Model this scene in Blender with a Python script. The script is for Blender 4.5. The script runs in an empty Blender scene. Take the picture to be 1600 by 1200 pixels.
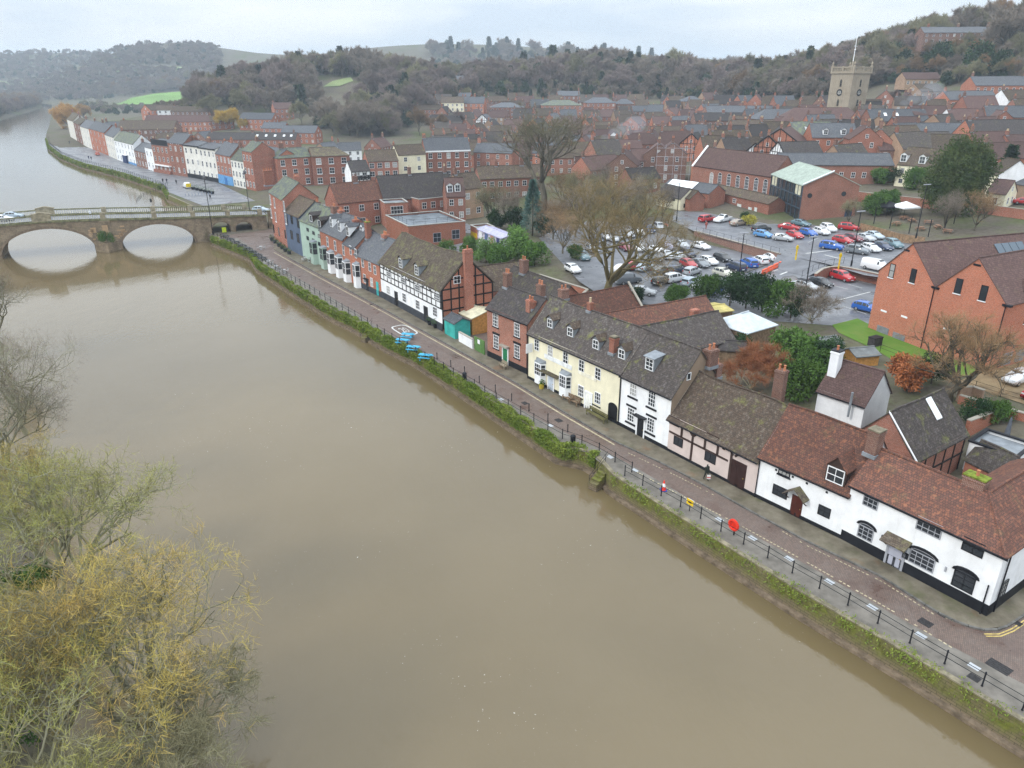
import bpy, bmesh, math, random
import numpy as np
from mathutils import Vector, Matrix
random.seed(7)
rad = math.radians
scene = bpy.context.scene
COL = scene.collection

# ---------------------------------------------------------------- camera
CAM_H, FPX, HORIZON = 35.5, 1140.0, 122.0
PITCH = math.atan((600 - HORIZON) / FPX)
cam_data = bpy.data.cameras.new('camera')
cam_data.sensor_width = 36.0
cam_data.lens = FPX / 1600 * 36
cam_data.clip_start, cam_data.clip_end = 0.5, 12000
cam = bpy.data.objects.new('camera', cam_data)
cam.location = (0, 0, CAM_H)
cam.rotation_euler = (math.pi / 2 - PITCH, 0, 0)
COL.objects.link(cam)
scene.camera = cam

# ---------------------------------------------------------------- sky, sun, exposure (overcast winter day)
SUN_EL, SUN_AZ = rad(38), rad(242)
world = bpy.data.worlds.new('World'); scene.world = world; world.use_nodes = True
wn = world.node_tree; wn.nodes.clear()
def wnode(t, **k):
    n = wn.nodes.new(t)
    for a, b in k.items(): setattr(n, a, b)
    return n
w_out = wnode('ShaderNodeOutputWorld')
w_sky = wnode('ShaderNodeTexSky', sky_type='NISHITA', sun_disc=False)
w_sky.sun_elevation, w_sky.sun_rotation = SUN_EL, SUN_AZ
w_bg1 = wnode('ShaderNodeBackground'); w_bg1.inputs[1].default_value = 0.1
wn.links.new(w_sky.outputs[0], w_bg1.inputs[0])
w_tc = wnode('ShaderNodeTexCoord'); w_sep = wnode('ShaderNodeSeparateXYZ')
wn.links.new(w_tc.outputs['Generated'], w_sep.inputs[0])
w_map = wnode('ShaderNodeMapping'); w_map.inputs['Scale'].default_value = (1.6, 1.6, 7.0)
wn.links.new(w_tc.outputs['Generated'], w_map.inputs[0])
w_noise = wnode('ShaderNodeTexNoise'); w_noise.inputs['Scale'].default_value = 1.5; w_noise.inputs['Detail'].default_value = 4.0
wn.links.new(w_map.outputs[0], w_noise.inputs[0])
w_ramp = wnode('ShaderNodeValToRGB')          # cloud tone: grey-blue undersides to white breaks
w_ramp.color_ramp.elements[0].position, w_ramp.color_ramp.elements[1].position = 0.4, 0.6
w_ramp.color_ramp.elements[0].color = (0.66, 0.76, 0.88, 1); w_ramp.color_ramp.elements[1].color = (0.95, 0.985, 1.0, 1)
wn.links.new(w_noise.outputs[0], w_ramp.inputs[0])
w_el = wnode('ShaderNodeMapRange'); w_el.inputs[1].default_value = 0.0; w_el.inputs[2].default_value = 1.0
w_el.inputs[3].default_value = 1.0; w_el.inputs[4].default_value = 3.0     # overcast sky: brighter towards the zenith
wn.links.new(w_sep.outputs[2], w_el.inputs[0])
w_mul = wnode('ShaderNodeVectorMath', operation='SCALE')
wn.links.new(w_ramp.outputs[0], w_mul.inputs[0]); wn.links.new(w_el.outputs[0], w_mul.inputs['Scale'])
w_bg2 = wnode('ShaderNodeBackground'); w_bg2.inputs[1].default_value = 0.88
wn.links.new(w_mul.outputs[0], w_bg2.inputs[0])
w_mix = wnode('ShaderNodeMixShader'); w_mix.inputs[0].default_value = 0.94
wn.links.new(w_bg1.outputs[0], w_mix.inputs[1]); wn.links.new(w_bg2.outputs[0], w_mix.inputs[2])
wn.links.new(w_mix.outputs[0], w_out.inputs[0])
sun_d = bpy.data.lights.new('sun', 'SUN'); sun_d.energy = 1.5; sun_d.angle = rad(12); sun_d.color = (1.0, 0.97, 0.92)
sun = bpy.data.objects.new('sun', sun_d); COL.objects.link(sun); sun.location = (-40, 0, 90)
sun.rotation_euler = (math.pi / 2 - SUN_EL, 0, -rad(62))
vs = scene.view_settings
vs.view_transform = 'Standard'; vs.look = 'None'; vs.gamma = 1; vs.exposure = 0.2; vs.use_curve_mapping = False
scene.cycles.max_bounces = 5; scene.cycles.diffuse_bounces = 2; scene.cycles.glossy_bounces = 2
scene.cycles.transmission_bounces = 2; scene.cycles.volume_bounces = 0; scene.cycles.transparent_max_bounces = 6
scene.cycles.use_denoising = True; scene.cycles.denoising_prefilter = 'NONE'; scene.cycles.caustics_reflective = False; scene.cycles.caustics_refractive = False

# ---------------------------------------------------------------- photograph pixel -> point in the place
_F = np.array([0, math.cos(PITCH), -math.sin(PITCH)]); _R = np.array([1.0, 0, 0]); _U = np.cross(_R, _F)
CO = np.array([0, 0, CAM_H])
def ray(px, py): return _F + _R * (px - 800) / FPX + _U * (600 - py) / FPX
def at(px, py, z=0.0):
    d = ray(px, py); return CO + d * ((z - CAM_H) / d[2])
def lerp(a, b, t): return a + (b - a) * t
def pl(x, xs, ys):
    if x <= xs[0]: return float(ys[0])
    for i in range(1, len(xs)):
        if x <= xs[i]: return ys[i - 1] + (ys[i] - ys[i - 1]) * (x - xs[i - 1]) / ((xs[i] - xs[i - 1]) or 1)
    return float(ys[-1])

# ---------------------------------------------------------------- terrain
B0 = np.array([33.8, 41.6]); UD = np.array([-0.55, 0.835]); ND = np.array([0.835, 0.55])
WATER_Z = -2.0
BUMPS = [(-178, 630, 108, 120, 22), (-60, 650, 150, 130, 22), (95, 690, 110, 120, 28), (312, 448, 140, 150, 45), (240, 580, 110, 130, 20),
         (300, 1650, 800, 320, 66), (640, 920, 330, 260, 82), (-1150, 2000, 640, 330, 92), (-720, 1600, 200, 190, 62), (-250, 1600, 420, 300, 50)]
def st(x, y): a, b = x - 33.8, y - 41.6; return a * .835 + b * .55, b * .835 - a * .55
def xy(s, t): return B0 + ND * s + UD * t
def T(x, y):
    s, t = st(x, y)
    b = pl(s, [9, 30, 68, 72, 98, 130, 200, 260], [0, 3, 3, 4.6, 4.6, 8, 13.5, 16])
    b *= pl(t, [130, 230, 330], [1, .5, .3])
    for cx, cy, rx, ry, h in BUMPS:
        q = ((x - cx) / rx) ** 2 + ((y - cy) / ry) ** 2
        if q < 2.99: b += h * (math.exp(-q) - 0.05) / 0.95
    return b
def on(px, py, h=0.0):
    """where the line of sight through a pixel meets the terrain raised by h"""
    d = ray(px, py); p = CO.copy(); t = 18.0; step = 3.0
    while t < 3000:
        p = CO + d * t
        if p[2] <= T(p[0], p[1]) + h: break
        t += step; step = max(3.0, t * .012)
    lo, hi = t - step, t
    for _ in range(14):
        m = (lo + hi) / 2; p = CO + d * m
        if p[2] <= T(p[0], p[1]) + h: hi = m
        else: lo = m
    return CO + d * hi

# ---------------------------------------------------------------- naming and tagging
def tag(o, label=None, cat=None, group=None, kind=None):
    if label: o['label'] = label
    if cat: o['category'] = cat
    if group: o['group'] = group
    if kind: o['kind'] = kind
    return o
def thing(name, label, cat, loc=(0, 0, 0), rz=0.0, group=None):
    o = bpy.data.objects.new(name, None); COL.objects.link(o)
    o.location = [float(a) for a in loc]; o.rotation_euler = (0, 0, rz); o.empty_display_size = .3
    return tag(o, label, cat, group)
def link(name, me, parent=None, loc=(0, 0, 0), rz=0.0, mat=None, scale=None):
    o = bpy.data.objects.new(name, me); COL.objects.link(o)
    o.location = [float(a) for a in loc]; o.rotation_euler = (0, 0, rz)
    if parent: o.parent = parent
    if scale: o.scale = scale if hasattr(scale, '__len__') else (scale,) * 3
    if mat:
        if not me.materials: me.materials.append(None)
        o.material_slots[0].link = 'OBJECT'; o.material_slots[0].material = mat
    return o
def copy_tree(o, parent=None):
    c = o.copy(); COL.objects.link(c); c.parent = parent
    for ch in o.children: copy_tree(ch, c)
    return c

# ---------------------------------------------------------------- mesh builder
class MB:
    def __init__(s): s.v = []; s.f = []; s.m = []; s.mi = 0
    def quad(s, *pts):
        i = len(s.v); s.v += [tuple(map(float, p)) for p in pts]; s.f.append(tuple(range(i, i + len(pts)))); s.m.append(s.mi); return s
    def box(s, x0, x1, y0, y1, z0, z1):
        i = len(s.v)
        s.v += [(x0, y0, z0), (x1, y0, z0), (x1, y1, z0), (x0, y1, z0), (x0, y0, z1), (x1, y0, z1), (x1, y1, z1), (x0, y1, z1)]
        for q in ((0, 3, 2, 1), (4, 5, 6, 7), (0, 1, 5, 4), (1, 2, 6, 5), (2, 3, 7, 6), (3, 0, 4, 7)):
            s.f.append(tuple(i + k for k in q)); s.m.append(s.mi)
        return s
    def extrude(s, poly, vec):
        n = len(poly); i = len(s.v); vec = np.array(vec, float)
        s.v += [tuple(map(float, p)) for p in poly] + [tuple(np.array(p, float) + vec) for p in poly]
        s.f.append(tuple(range(i + n - 1, i - 1, -1))); s.f.append(tuple(range(i + n, i + 2 * n)))
        for k in range(n): s.f.append((i + k, i + (k + 1) % n, i + n + (k + 1) % n, i + n + k))
        s.m += [s.mi] * (n + 2); return s
    def bar(s, a, b, w, h=None, up=(0, 0, 1)):
        a = np.array(a, float); b = np.array(b, float); d = b - a; L = np.linalg.norm(d); d /= L; h = h or w
        upv = np.array(up, float)
        if abs(d @ upv) > .98: upv = np.array((0, 1.0, 0))
        r = np.cross(d, upv); r /= np.linalg.norm(r); q = np.cross(r, d)
        pts = [a + r * sx * w / 2 + q * sy * h / 2 for sx, sy in ((-1, -1), (1, -1), (1, 1), (-1, 1))]
        return s.extrude(pts, d * L)
    def tube(s, pts, r, n=6, r2=None, cap=True):
        pts = [np.array(p, float) for p in pts]; k = len(pts); i = len(s.v)
        for j, p in enumerate(pts):
            d = pts[min(j + 1, k - 1)] - pts[max(j - 1, 0)]; d /= (np.linalg.norm(d) + 1e-9)
            a = np.array((0, 0, 1.0)) if abs(d[2]) < .9 else np.array((1.0, 0, 0))
            x = np.cross(d, a); x /= np.linalg.norm(x); y = np.cross(d, x)
            rr = r if r2 is None else lerp(r, r2, j / (k - 1))
            for q in range(n):
                an = 2 * math.pi * q / n; s.v.append(tuple(p + rr * (math.cos(an) * x + math.sin(an) * y)))
        for j in range(k - 1):
            for q in range(n):
                s.f.append((i + j * n + q, i + j * n + (q + 1) % n, i + (j + 1) * n + (q + 1) % n, i + (j + 1) * n + q)); s.m.append(s.mi)
        if cap:
            s.f.append(tuple(range(i + n - 1, i - 1, -1))); s.f.append(tuple(range(i + (k - 1) * n, i + k * n))); s.m += [s.mi] * 2
        return s
    def lathe(s, prof, c=(0, 0, 0), n=10):
        i = len(s.v); k = len(prof)
        for r, z in prof:
            for q in range(n):
                a = 2 * math.pi * q / n; s.v.append((c[0] + r * math.cos(a), c[1] + r * math.sin(a), c[2] + z))
        for j in range(k - 1):
            for q in range(n):
                s.f.append((i + j * n + q, i + j * n + (q + 1) % n, i + (j + 1) * n + (q + 1) % n, i + (j + 1) * n + q)); s.m.append(s.mi)
        s.f.append(tuple(range(i + n - 1, i - 1, -1))); s.f.append(tuple(range(i + (k - 1) * n, i + k * n))); s.m += [s.mi] * 2
        return s
    def mesh(s, name, mats=(), smooth=False):
        me = bpy.data.meshes.new(name); me.from_pydata(s.v, [], s.f)
        for m in mats: me.materials.append(m)
        if len(mats) > 1: me.polygons.foreach_set('material_index', s.m)
        if smooth: me.polygons.foreach_set('use_smooth', [True] * len(me.polygons))
        uvs = me.uv_layers.new(name='uv'); out = np.zeros((len(me.loops), 2)); V = np.array(s.v); li = 0
        for f in s.f:
            P = V[list(f)]; nn = np.zeros(3)
            for k in range(len(f)):
                p, q = P[k], P[(k + 1) % len(f)]
                nn += ((p[1] - q[1]) * (p[2] + q[2]), (p[2] - q[2]) * (p[0] + q[0]), (p[0] - q[0]) * (p[1] + q[1]))
            l = math.sqrt(nn @ nn) + 1e-12; nn = nn / l
            h = math.hypot(nn[0], nn[1])
            if h < .05: t = (1.0, 0, 0); b = (0, 1.0, 0)
            else:
                t = (-nn[1] / h, nn[0] / h, 0.0)
                b = (nn[1] * t[2] - nn[2] * t[1], nn[2] * t[0] - nn[0] * t[2], nn[0] * t[1] - nn[1] * t[0])
            out[li:li + len(f), 0] = P @ np.array(t); out[li:li + len(f), 1] = P @ np.array(b); li += len(f)
        uvs.data.foreach_set('uv', out.ravel())
        me.update(); return me
    def build(s, name, mat, parent=None, loc=(0, 0, 0), rz=0.0, smooth=False):
        mats = mat if isinstance(mat, (list, tuple)) else [mat]
        return link(name, s.mesh(name, mats, smooth), parent, loc, rz)

def sheet(name, poly, mat, dz=0.0, cell=None, z=None):
    """a flat or draped sheet over a polygon of world points"""
    bm = bmesh.new(); vs_ = [bm.verts.new((float(p[0]), float(p[1]), 0)) for p in poly]; bm.faces.new(vs_)
    if cell:
        P = np.array([[p[0], p[1]] for p in poly]); lo = P.min(0); hi = P.max(0)
        for ax in (0, 1):
            c = math.floor(lo[ax] / cell) * cell + cell
            while c < hi[ax]:
                co = [0, 0, 0]; co[ax] = c; no = [0, 0, 0]; no[ax] = 1
                bmesh.ops.bisect_plane(bm, geom=bm.verts[:] + bm.edges[:] + bm.faces[:], plane_co=co, plane_no=no); c += cell
    for v in bm.verts: v.co.z = (T(v.co.x, v.co.y) if z is None else z) + dz
    bmesh.ops.triangulate(bm, faces=[f for f in bm.faces if len(f.verts) > 4])
    bm.normal_update()
    for f in bm.faces:
        if f.normal.z < 0: f.normal_flip()
    me = bpy.data.meshes.new(name); bm.to_mesh(me); bm.free(); me.materials.append(mat)
    o = link(name, me); o['kind'] = 'structure'; return o

# ---------------------------------------------------------------- materials
_mats = {}
class N:
    def __init__(s, name):
        s.m = bpy.data.materials.new(name); s.m.use_nodes = True; s.t = s.m.node_tree
        s.b = s.t.nodes['Principled BSDF']; s.pos = None
    def n(s, t, **k):
        x = s.t.nodes.new(t)
        for a, v in k.items():
            if a.startswith('i_'): x.inputs[a[2:].replace('_', ' ')].default_value = v
            else: setattr(x, a, v)
        return x
    def l(s, a, b): s.t.links.new(a, b)
    def P(s):
        if s.pos is None: s.pos = s.n('ShaderNodeNewGeometry').outputs['Position']
        return s.pos
    def noise(s, scale, detail=3.0, rough=.6, vec=None, stretch=None):
        x = s.n('ShaderNodeTexNoise'); x.inputs['Scale'].default_value = scale; x.inputs['Detail'].default_value = detail; x.inputs['Roughness'].default_value = rough
        v = vec or s.P()
        if stretch:
            mp = s.n('ShaderNodeMapping'); mp.inputs['Scale'].default_value = stretch; s.l(v, mp.inputs[0]); v = mp.outputs[0]
        s.l(v, x.inputs['Vector']); return x.outputs['Fac']
    def ramp(s, fac, a, b, lo=.35, hi=.65):
        x = s.n('ShaderNodeValToRGB'); e = x.color_ramp.elements
        e[0].position, e[1].position = lo, hi; e[0].color = (*a, 1); e[1].color = (*b, 1); s.l(fac, x.inputs[0]); return x.outputs[0]
    def mix(s, fac, a, b, mode='MIX'):
        x = s.n('ShaderNodeMix', data_type='RGBA', blend_type=mode)
        for k, v in ((0, fac), (6, a), (7, b)):
            if hasattr(v, 'is_output'): s.l(v, x.inputs[k])
            else: x.inputs[k].default_value = v if k == 0 else (*v, 1)
        return x.outputs[2]
    def bump(s, h, st=.3, dist=.05):
        x = s.n('ShaderNodeBump'); x.inputs['Strength'].default_value = st; x.inputs['Distance'].default_value = dist
        s.l(h, x.inputs['Height']); s.l(x.outputs[0], s.b.inputs['Normal'])
    def done(s, col, rough=.8, spec=.3, metal=0):
        if hasattr(col, 'is_output'): s.l(col, s.b.inputs['Base Color'])
        else: s.b.inputs['Base Color'].default_value = (*col, 1)
        if hasattr(rough, 'is_output'): s.l(rough, s.b.inputs['Roughness'])
        else: s.b.inputs['Roughness'].default_value = rough
        s.b.inputs['Specular IOR Level'].default_value = spec; s.b.inputs['Metallic'].default_value = metal
        return s.m
def sc(c, k): return tuple(min(1, a * k) for a in c)
def plain(name, c, rough=.7, var=.18, scale=1.2, spec=.15, metal=0):
    if name in _mats: return _mats[name]
    n = N(name); col = n.ramp(n.noise(scale), sc(c, 1 - var), sc(c, 1 + var))
    _mats[name] = n.done(col, rough, spec, metal); return _mats[name]
def render_wall(name, c, dirt=(.25, .24, .2), amt=.35):
    if name in _mats: return _mats[name]
    n = N(name); a = n.ramp(n.noise(.6, 4), sc(c, .9), sc(c, 1.05))
    stain = n.ramp(n.noise(1.0, 5, .7, stretch=(1.6, 1.6, .25)), (0, 0, 0), (amt, amt, amt), .52, .85)
    col = n.mix(stain, a, dirt); n.bump(n.noise(9, 3), .25, .02)
    _mats[name] = n.done(col, .8, .08); return _mats[name]
def brick(name, c1, c2, mortar=(.42, .36, .3), soot=(.1, .07, .055), amt=.45, w=.24, h=.082):
    if name in _mats: return _mats[name]
    n = N(name); uv = n.n('ShaderNodeUVMap').outputs[0]
    b = n.n('ShaderNodeTexBrick'); n.l(uv, b.inputs['Vector'])
    b.inputs['Color1'].default_value = (*c1, 1); b.inputs['Color2'].default_value = (*c2, 1); b.inputs['Mortar'].default_value = (*mortar, 1)
    b.inputs['Scale'].default_value = 1; b.inputs['Mortar Size'].default_value = .009; b.inputs['Brick Width'].default_value = w; b.inputs['Row Height'].default_value = h; b.inputs['Bias'].default_value = -.1
    big = n.ramp(n.noise(.45, 5, .65), (0, 0, 0), (amt, amt, amt), .42, .78)
    col = n.mix(big, b.outputs[0], soot)
    col = n.mix(n.ramp(n.noise(5.5, 2), (0, 0, 0), (.4, .4, .4), .5, .75), col, sc(c2, .55))
    oi = n.n('ShaderNodeObjectInfo'); hs = n.n('ShaderNodeHueSaturation'); n.l(col, hs.inputs['Color'])
    mr = n.n('ShaderNodeMapRange'); mr.inputs[3].default_value = .82; mr.inputs[4].default_value = 1.18; n.l(oi.outputs['Random'], mr.inputs[0]); n.l(mr.outputs[0], hs.inputs['Value'])
    n.bump(b.outputs[1], -.25, .02)
    _mats[name] = n.done(hs.outputs[0], .9, .04); return _mats[name]
def tiles(name, c1, c2, gap=(.05, .04, .035), moss=(.2, .21, .06), amt=.5, w=.19, h=.21, light=(.36, .32, .26), rough=.8, mlo=.56, lm=.3):
    if name in _mats: return _mats[name]
    n = N(name); uv = n.n('ShaderNodeUVMap').outputs[0]
    wob = n.n('ShaderNodeVectorMath', operation='ADD'); nz = n.n('ShaderNodeTexNoise'); nz.inputs['Scale'].default_value = .8
    n.l(uv, nz.inputs[0]); k = n.n('ShaderNodeVectorMath', operation='SCALE'); k.inputs['Scale'].default_value = .16; n.l(nz.outputs['Color'], k.inputs[0])
    n.l(uv, wob.inputs[0]); n.l(k.outputs[0], wob.inputs[1])
    b = n.n('ShaderNodeTexBrick'); n.l(wob.outputs[0], b.inputs['Vector'])
    b.inputs['Color1'].default_value = (*c1, 1); b.inputs['Color2'].default_value = (*c2, 1); b.inputs['Mortar'].default_value = (*gap, 1)
    b.inputs['Scale'].default_value = 1; b.inputs['Mortar Size'].default_value = .016; b.inputs['Brick Width'].default_value = w; b.inputs['Row Height'].default_value = h
    col = n.mix(n.ramp(n.noise(.7, 5, .7), (0, 0, 0), (.55, .55, .55), .4, .75), b.outputs[0], sc(c1, .5))
    col = n.mix(n.ramp(n.noise(3.2, 3, .7), (0, 0, 0), (lm, lm, lm), .52, .7), col, light)
    col = n.mix(n.ramp(n.noise(.9, 6, .72), (0, 0, 0), (amt, amt, amt), mlo, mlo + .12), col, moss)
    oi = n.n('ShaderNodeObjectInfo'); hs = n.n('ShaderNodeHueSaturation'); n.l(col, hs.inputs['Color'])
    mr = n.n('ShaderNodeMapRange'); mr.inputs[3].default_value = .8; mr.inputs[4].default_value = 1.2; n.l(oi.outputs['Random'], mr.inputs[0]); n.l(mr.outputs[0], hs.inputs['Value'])
    n.bump(b.outputs[1], -.6, .04)
    _mats[name] = n.done(hs.outputs[0], rough, .09); return _mats[name]
def glossy(name, c, rough=.12, spec=.5, metal=0, coat=0):
    if name in _mats: return _mats[name]
    n = N(name); m = n.done(c, rough, spec, metal); n.b.inputs['Coat Weight'].default_value = coat; n.b.inputs['Coat Roughness'].default_value = .05
    _mats[name] = m; return m

WHITE = render_wall('white_render', (.83, .84, .85), (.42, .41, .38), amt=.34); CREAM = render_wall('cream_render', (.80, .75, .56), amt=.22); PINK = render_wall('pink_render', (.62, .52, .48), amt=.25)
STUCCO = render_wall('stucco', (.72, .70, .64), amt=.4); PALE = render_wall('pale_green_render', (.36, .47, .40), amt=.3); BLUEW = render_wall('slate_blue_render', (.10, .13, .19), amt=.3)
BRK = brick('red_brick', (.36, .095, .05), (.25, .066, .04)); BRO = brick('orange_brick', (.43, .115, .05), (.33, .088, .044), amt=.3)
BRD = brick('dark_brick', (.20, .075, .052), (.13, .052, .042)); BRP = brick('pink_brick', (.33, .102, .062), (.24, .076, .05))
BRT = brick('tan_brick', (.36, .22, .13), (.3, .18, .11))
BRM = brick('modern_brick', (.47, .118, .05), (.35, .088, .042), amt=.28, soot=(.16, .07, .05))
TRED = tiles('red_tiles', (.165, .076, .056), (.1, .055, .045), moss=(.15, .12, .065), light=(.34, .14, .075), amt=.4, lm=.6)
TBRN = tiles('brown_tiles', (0.115, 0.083, 0.061), (0.072, 0.056, 0.045)); TMOS = tiles('mossy_tiles', (0.125, 0.098, 0.074), (0.078, 0.062, 0.048), moss=(.17, .165, .075), amt=.6, mlo=.5)
TGRY = tiles('grey_brown_tiles', (0.098, 0.083, 0.075), (0.060, 0.053, 0.051), light=(.3, .28, .27)); TDRK = tiles('dark_tiles', (0.068, 0.060, 0.060), (0.044, 0.040, 0.042), amt=.2, light=(.2, .19, .18))
TPUR = tiles('plum_tiles', (0.133, 0.082, 0.074), (0.101, 0.062, 0.058), amt=.15, light=(.26, .17, .15), w=.3, h=.25); SLATE = tiles('slate', (0.117, 0.125, 0.140), (0.078, 0.086, 0.098), moss=(.2, .21, .15), amt=.25, w=.3, h=.22, light=(.26, .27, .28), rough=.5)
SLG = tiles('green_slate', (0.136, 0.152, 0.144), (0.096, 0.112, 0.104), moss=(.19, .22, .1), amt=.6, w=.3, h=.22, mlo=.48)
BLACK = plain('black_paint', (.015, .016, .02), .5); TIMBER = plain('black_timber', (.022, .02, .02), .7); BTIMB = plain('brown_timber', (.055, .035, .03), .75)
PAINTW = plain('white_paint', (.82, .83, .84), .4, .05); GREYP = plain('grey_paint', (.34, .35, .38), .5, .06); STONE = render_wall('sandstone', (.33, .26, .17), (.12, .11, .07), .7)
STONEG = render_wall('grey_stone', (.36, .33, .28), (.13, .13, .09), .6); LEAD = plain('lead', (.22, .24, .26), .5); TERRA = plain('terracotta', (.42, .17, .09), .7); BUFF = plain('buff_clay', (.5, .4, .26), .7)
GLASS = glossy('window_glass', (.028, .033, .04), .06, .6); GLASSL = glossy('curtained_glass', (.36, .36, .35), .12, .5)
CONC = plain('concrete', (.36, .35, .32), .8); WOOD = plain('weathered_wood', (.2, .14, .09), .8, .3, 3); WOODO = plain('orange_wood', (.5, .25, .07), .7, .2, 3)
# ================================================================= THE SETTING
def ground_mat():
    n = N('ground'); a = n.ramp(n.noise(.12, 6, .7), (.12, .105, .085), (.14, .13, .09), .4, .6)
    g = n.ramp(n.noise(.03, 5, .7), (0, 0, 0), (.8, .8, .8), .5, .6)
    col = n.mix(g, a, (.09, .11, .045)); col = n.mix(n.ramp(n.noise(1.2, 4), (0, 0, 0), (.6, .6, .6), .45, .7), col, (.07, .055, .04))
    n.bump(n.noise(2.5, 4), .5, .15); return n.done(col, .95, .03)
GROUND = ground_mat()
def asphalt(name, c, gloss=.5):
    n = N(name); col = n.ramp(n.noise(.25, 6, .7), sc(c, .72), sc(c, 1.25), .35, .68)
    col = n.mix(n.ramp(n.noise(28, 2), (0, 0, 0), (.35, .35, .35), .4, .7), col, sc(c, 1.6))
    r = n.n('ShaderNodeMapRange'); r.inputs[1].default_value = .35; r.inputs[2].default_value = .65; r.inputs[3].default_value = gloss - .25; r.inputs[4].default_value = gloss + .2
    n.l(n.noise(.22, 5), r.inputs[0]); n.bump(n.noise(20, 2), .2, .01); return n.done(col, r.outputs[0], .3)
ASPH = asphalt('asphalt', (.16, .162, .172), .5); ASPHW = asphalt('wet_asphalt', (.135, .138, .15), .45)
def paving():
    n = N('block_paving'); v = n.n('ShaderNodeMapping'); v.inputs['Rotation'].default_value = (0, 0, math.atan2(UD[1], UD[0])); n.l(n.P(), v.inputs[0])
    b = n.n('ShaderNodeTexBrick'); n.l(v.outputs[0], b.inputs['Vector'])
    b.inputs['Color1'].default_value = (.185, .132, .105, 1); b.inputs['Color2'].default_value = (.13, .096, .08, 1); b.inputs['Mortar'].default_value = (.08, .062, .055, 1)
    b.inputs['Scale'].default_value = 1; b.inputs['Mortar Size'].default_value = .012; b.inputs['Brick Width'].default_value = .22; b.inputs['Row Height'].default_value = .11
    patch = n.noise(.28, 5, .65)
    col = n.mix(n.ramp(patch, (0, 0, 0), (.75, .75, .75), .5, .68), b.outputs[0], (.085, .05, .04))
    col = n.mix(n.ramp(n.noise(.9, 5, .7), (0, 0, 0), (.5, .5, .5), .5, .75), col, (.17, .145, .13))
    r = n.n('ShaderNodeMapRange'); r.inputs[1].default_value = .45; r.inputs[2].default_value = .66; r.inputs[3].default_value = .62; r.inputs[4].default_value = .22
    n.l(patch, r.inputs[0]); n.bump(b.outputs[1], -.3, .01); return n.done(col, r.outputs[0], .3)
PAVING = paving()
def flags():
    n = N('pavement'); col = n.ramp(n.noise(.5, 6, .7), (.10, .085, .06), (.20, .175, .13), .35, .65)
    col = n.mix(n.ramp(n.noise(.22, 5, .7), (0, 0, 0), (.6, .6, .6), .52, .68), col, (.075, .085, .03))
    col = n.mix(n.ramp(n.noise(.35, 3), (0, 0, 0), (.5, .5, .5), .6, .7), col, (.2, .1, .05))
    n.bump(n.noise(6, 3), .3, .02); return n.done(col, .65, .2)
FLAGS = flags()
CONCP = plain('promenade_concrete', (.16, .145, .125), .7, .25, .8); KERB = plain('kerb_granite', (.13, .125, .115), .7, .3, 2)
GRASS = N('lawn'); GRASS = GRASS.done(GRASS.mix(GRASS.ramp(GRASS.noise(.5, 5), (0, 0, 0), (.6, .6, .6), .45, .65), (.10, .19, .03), (.15, .20, .05)), .95, .1)
FIELD = plain('field_grass', (.15, .27, .06), .95, .2, .02, .1); FIELDP = plain('pale_field', (.22, .27, .12), .95, .2, .02, .1)
LINE = plain('road_paint', (.52, .52, .5), .6, .2, 3); LINEY = plain('yellow_line', (.5, .38, .13), .6, .3, 3); LINEC = plain('cream_setts', (.42, .36, .24), .7, .3, 3)

QUAY = [at(x, y) for x, y in [(1700, 1195), (1640, 1155), (1413, 1020), (1240, 920), (1100, 833), (957, 743), (932, 715), (907, 701), (880, 701), (760, 622), (650, 552), (600, 528), (580, 516), (553, 500), (520, 485), (460, 448), (402, 411), (392, 395), (365, 384), (330, 371)]]
QN = [at(x, y) for x, y in [(300, 322), (262, 305), (255, 292), (190, 271), (128, 256), (95, 243), (75, 228), (72, 216), (74, 206), (77, 196), (79, 185), (80, 174), (81, 164)]]
_q = QUAY + QN
_qs = [(-60.0, None)] + [None] * 0
_qt = [st(p[0], p[1]) for p in _q]
_qT = [-200.0] + [b for a, b in _qt] + [3000.0]; _qS = [_qt[0][0]] + [a for a, b in _qt] + [_qt[-1][0] + 120]
EB = [(-6, -120), (-13, -40), (-17, 0), (-24, 28), (-42, 54), (-72, 90), (-118, 135), (-150, 160), (-185, 215), (-260, 320), (-360, 470), (-455, 640)] + [tuple(at(x, y, -2)[:2]) for x, y in ((-22, 200), (2, 187), (36, 177), (66, 168.5))] + [(-1500, 2500)]
_et = [st(*p) for p in EB]
_eT = [b for a, b in _et]; _eS = [a for a, b in _et]
def se(t): return pl(t, _eT, _eS)
TEND = _qT[-2]
def sq(t): return pl(t, _qT, _qS) if t <= TEND else lerp(pl(TEND, _qT, _qS), se(t) - 4, min(1, (t - TEND) / 90))   # the river bends out of sight
ROWS = sorted(set([-200, -120] + list(range(-70, 360, 8)) + [130, 230, 330] + [round(b, 2) for b in _qT[1:-1]] + list(range(360, 900, 14)) + list(range(900, 1500, 20)) + list(range(1500, 2600, 40)) + [2800]))
SC = [-4, 0, 5, 9, 14, 20, 30, 40, 50, 60, 68, 72, 85, 98, 112, 130, 150, 175, 200, 230, 260] + list(range(275, 900, 15)) + list(range(900, 2400, 45))
def grid_obj(name, rows, cols, fn, mat):
    V = []; Fc = []
    for r in rows:
        for j, c in enumerate(cols): V.append(fn(r, j, c))
    nc = len(cols)
    for i in range(len(rows) - 1):
        for j in range(nc - 1): Fc.append((i * nc + j, i * nc + j + 1, (i + 1) * nc + j + 1, (i + 1) * nc + j))
    me = bpy.data.meshes.new(name); me.from_pydata(V, [], Fc); me.materials.append(mat); me.polygons.foreach_set('use_smooth', [True] * len(Fc)); me.update()
    return tag(link(name, me), kind='structure')
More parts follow.
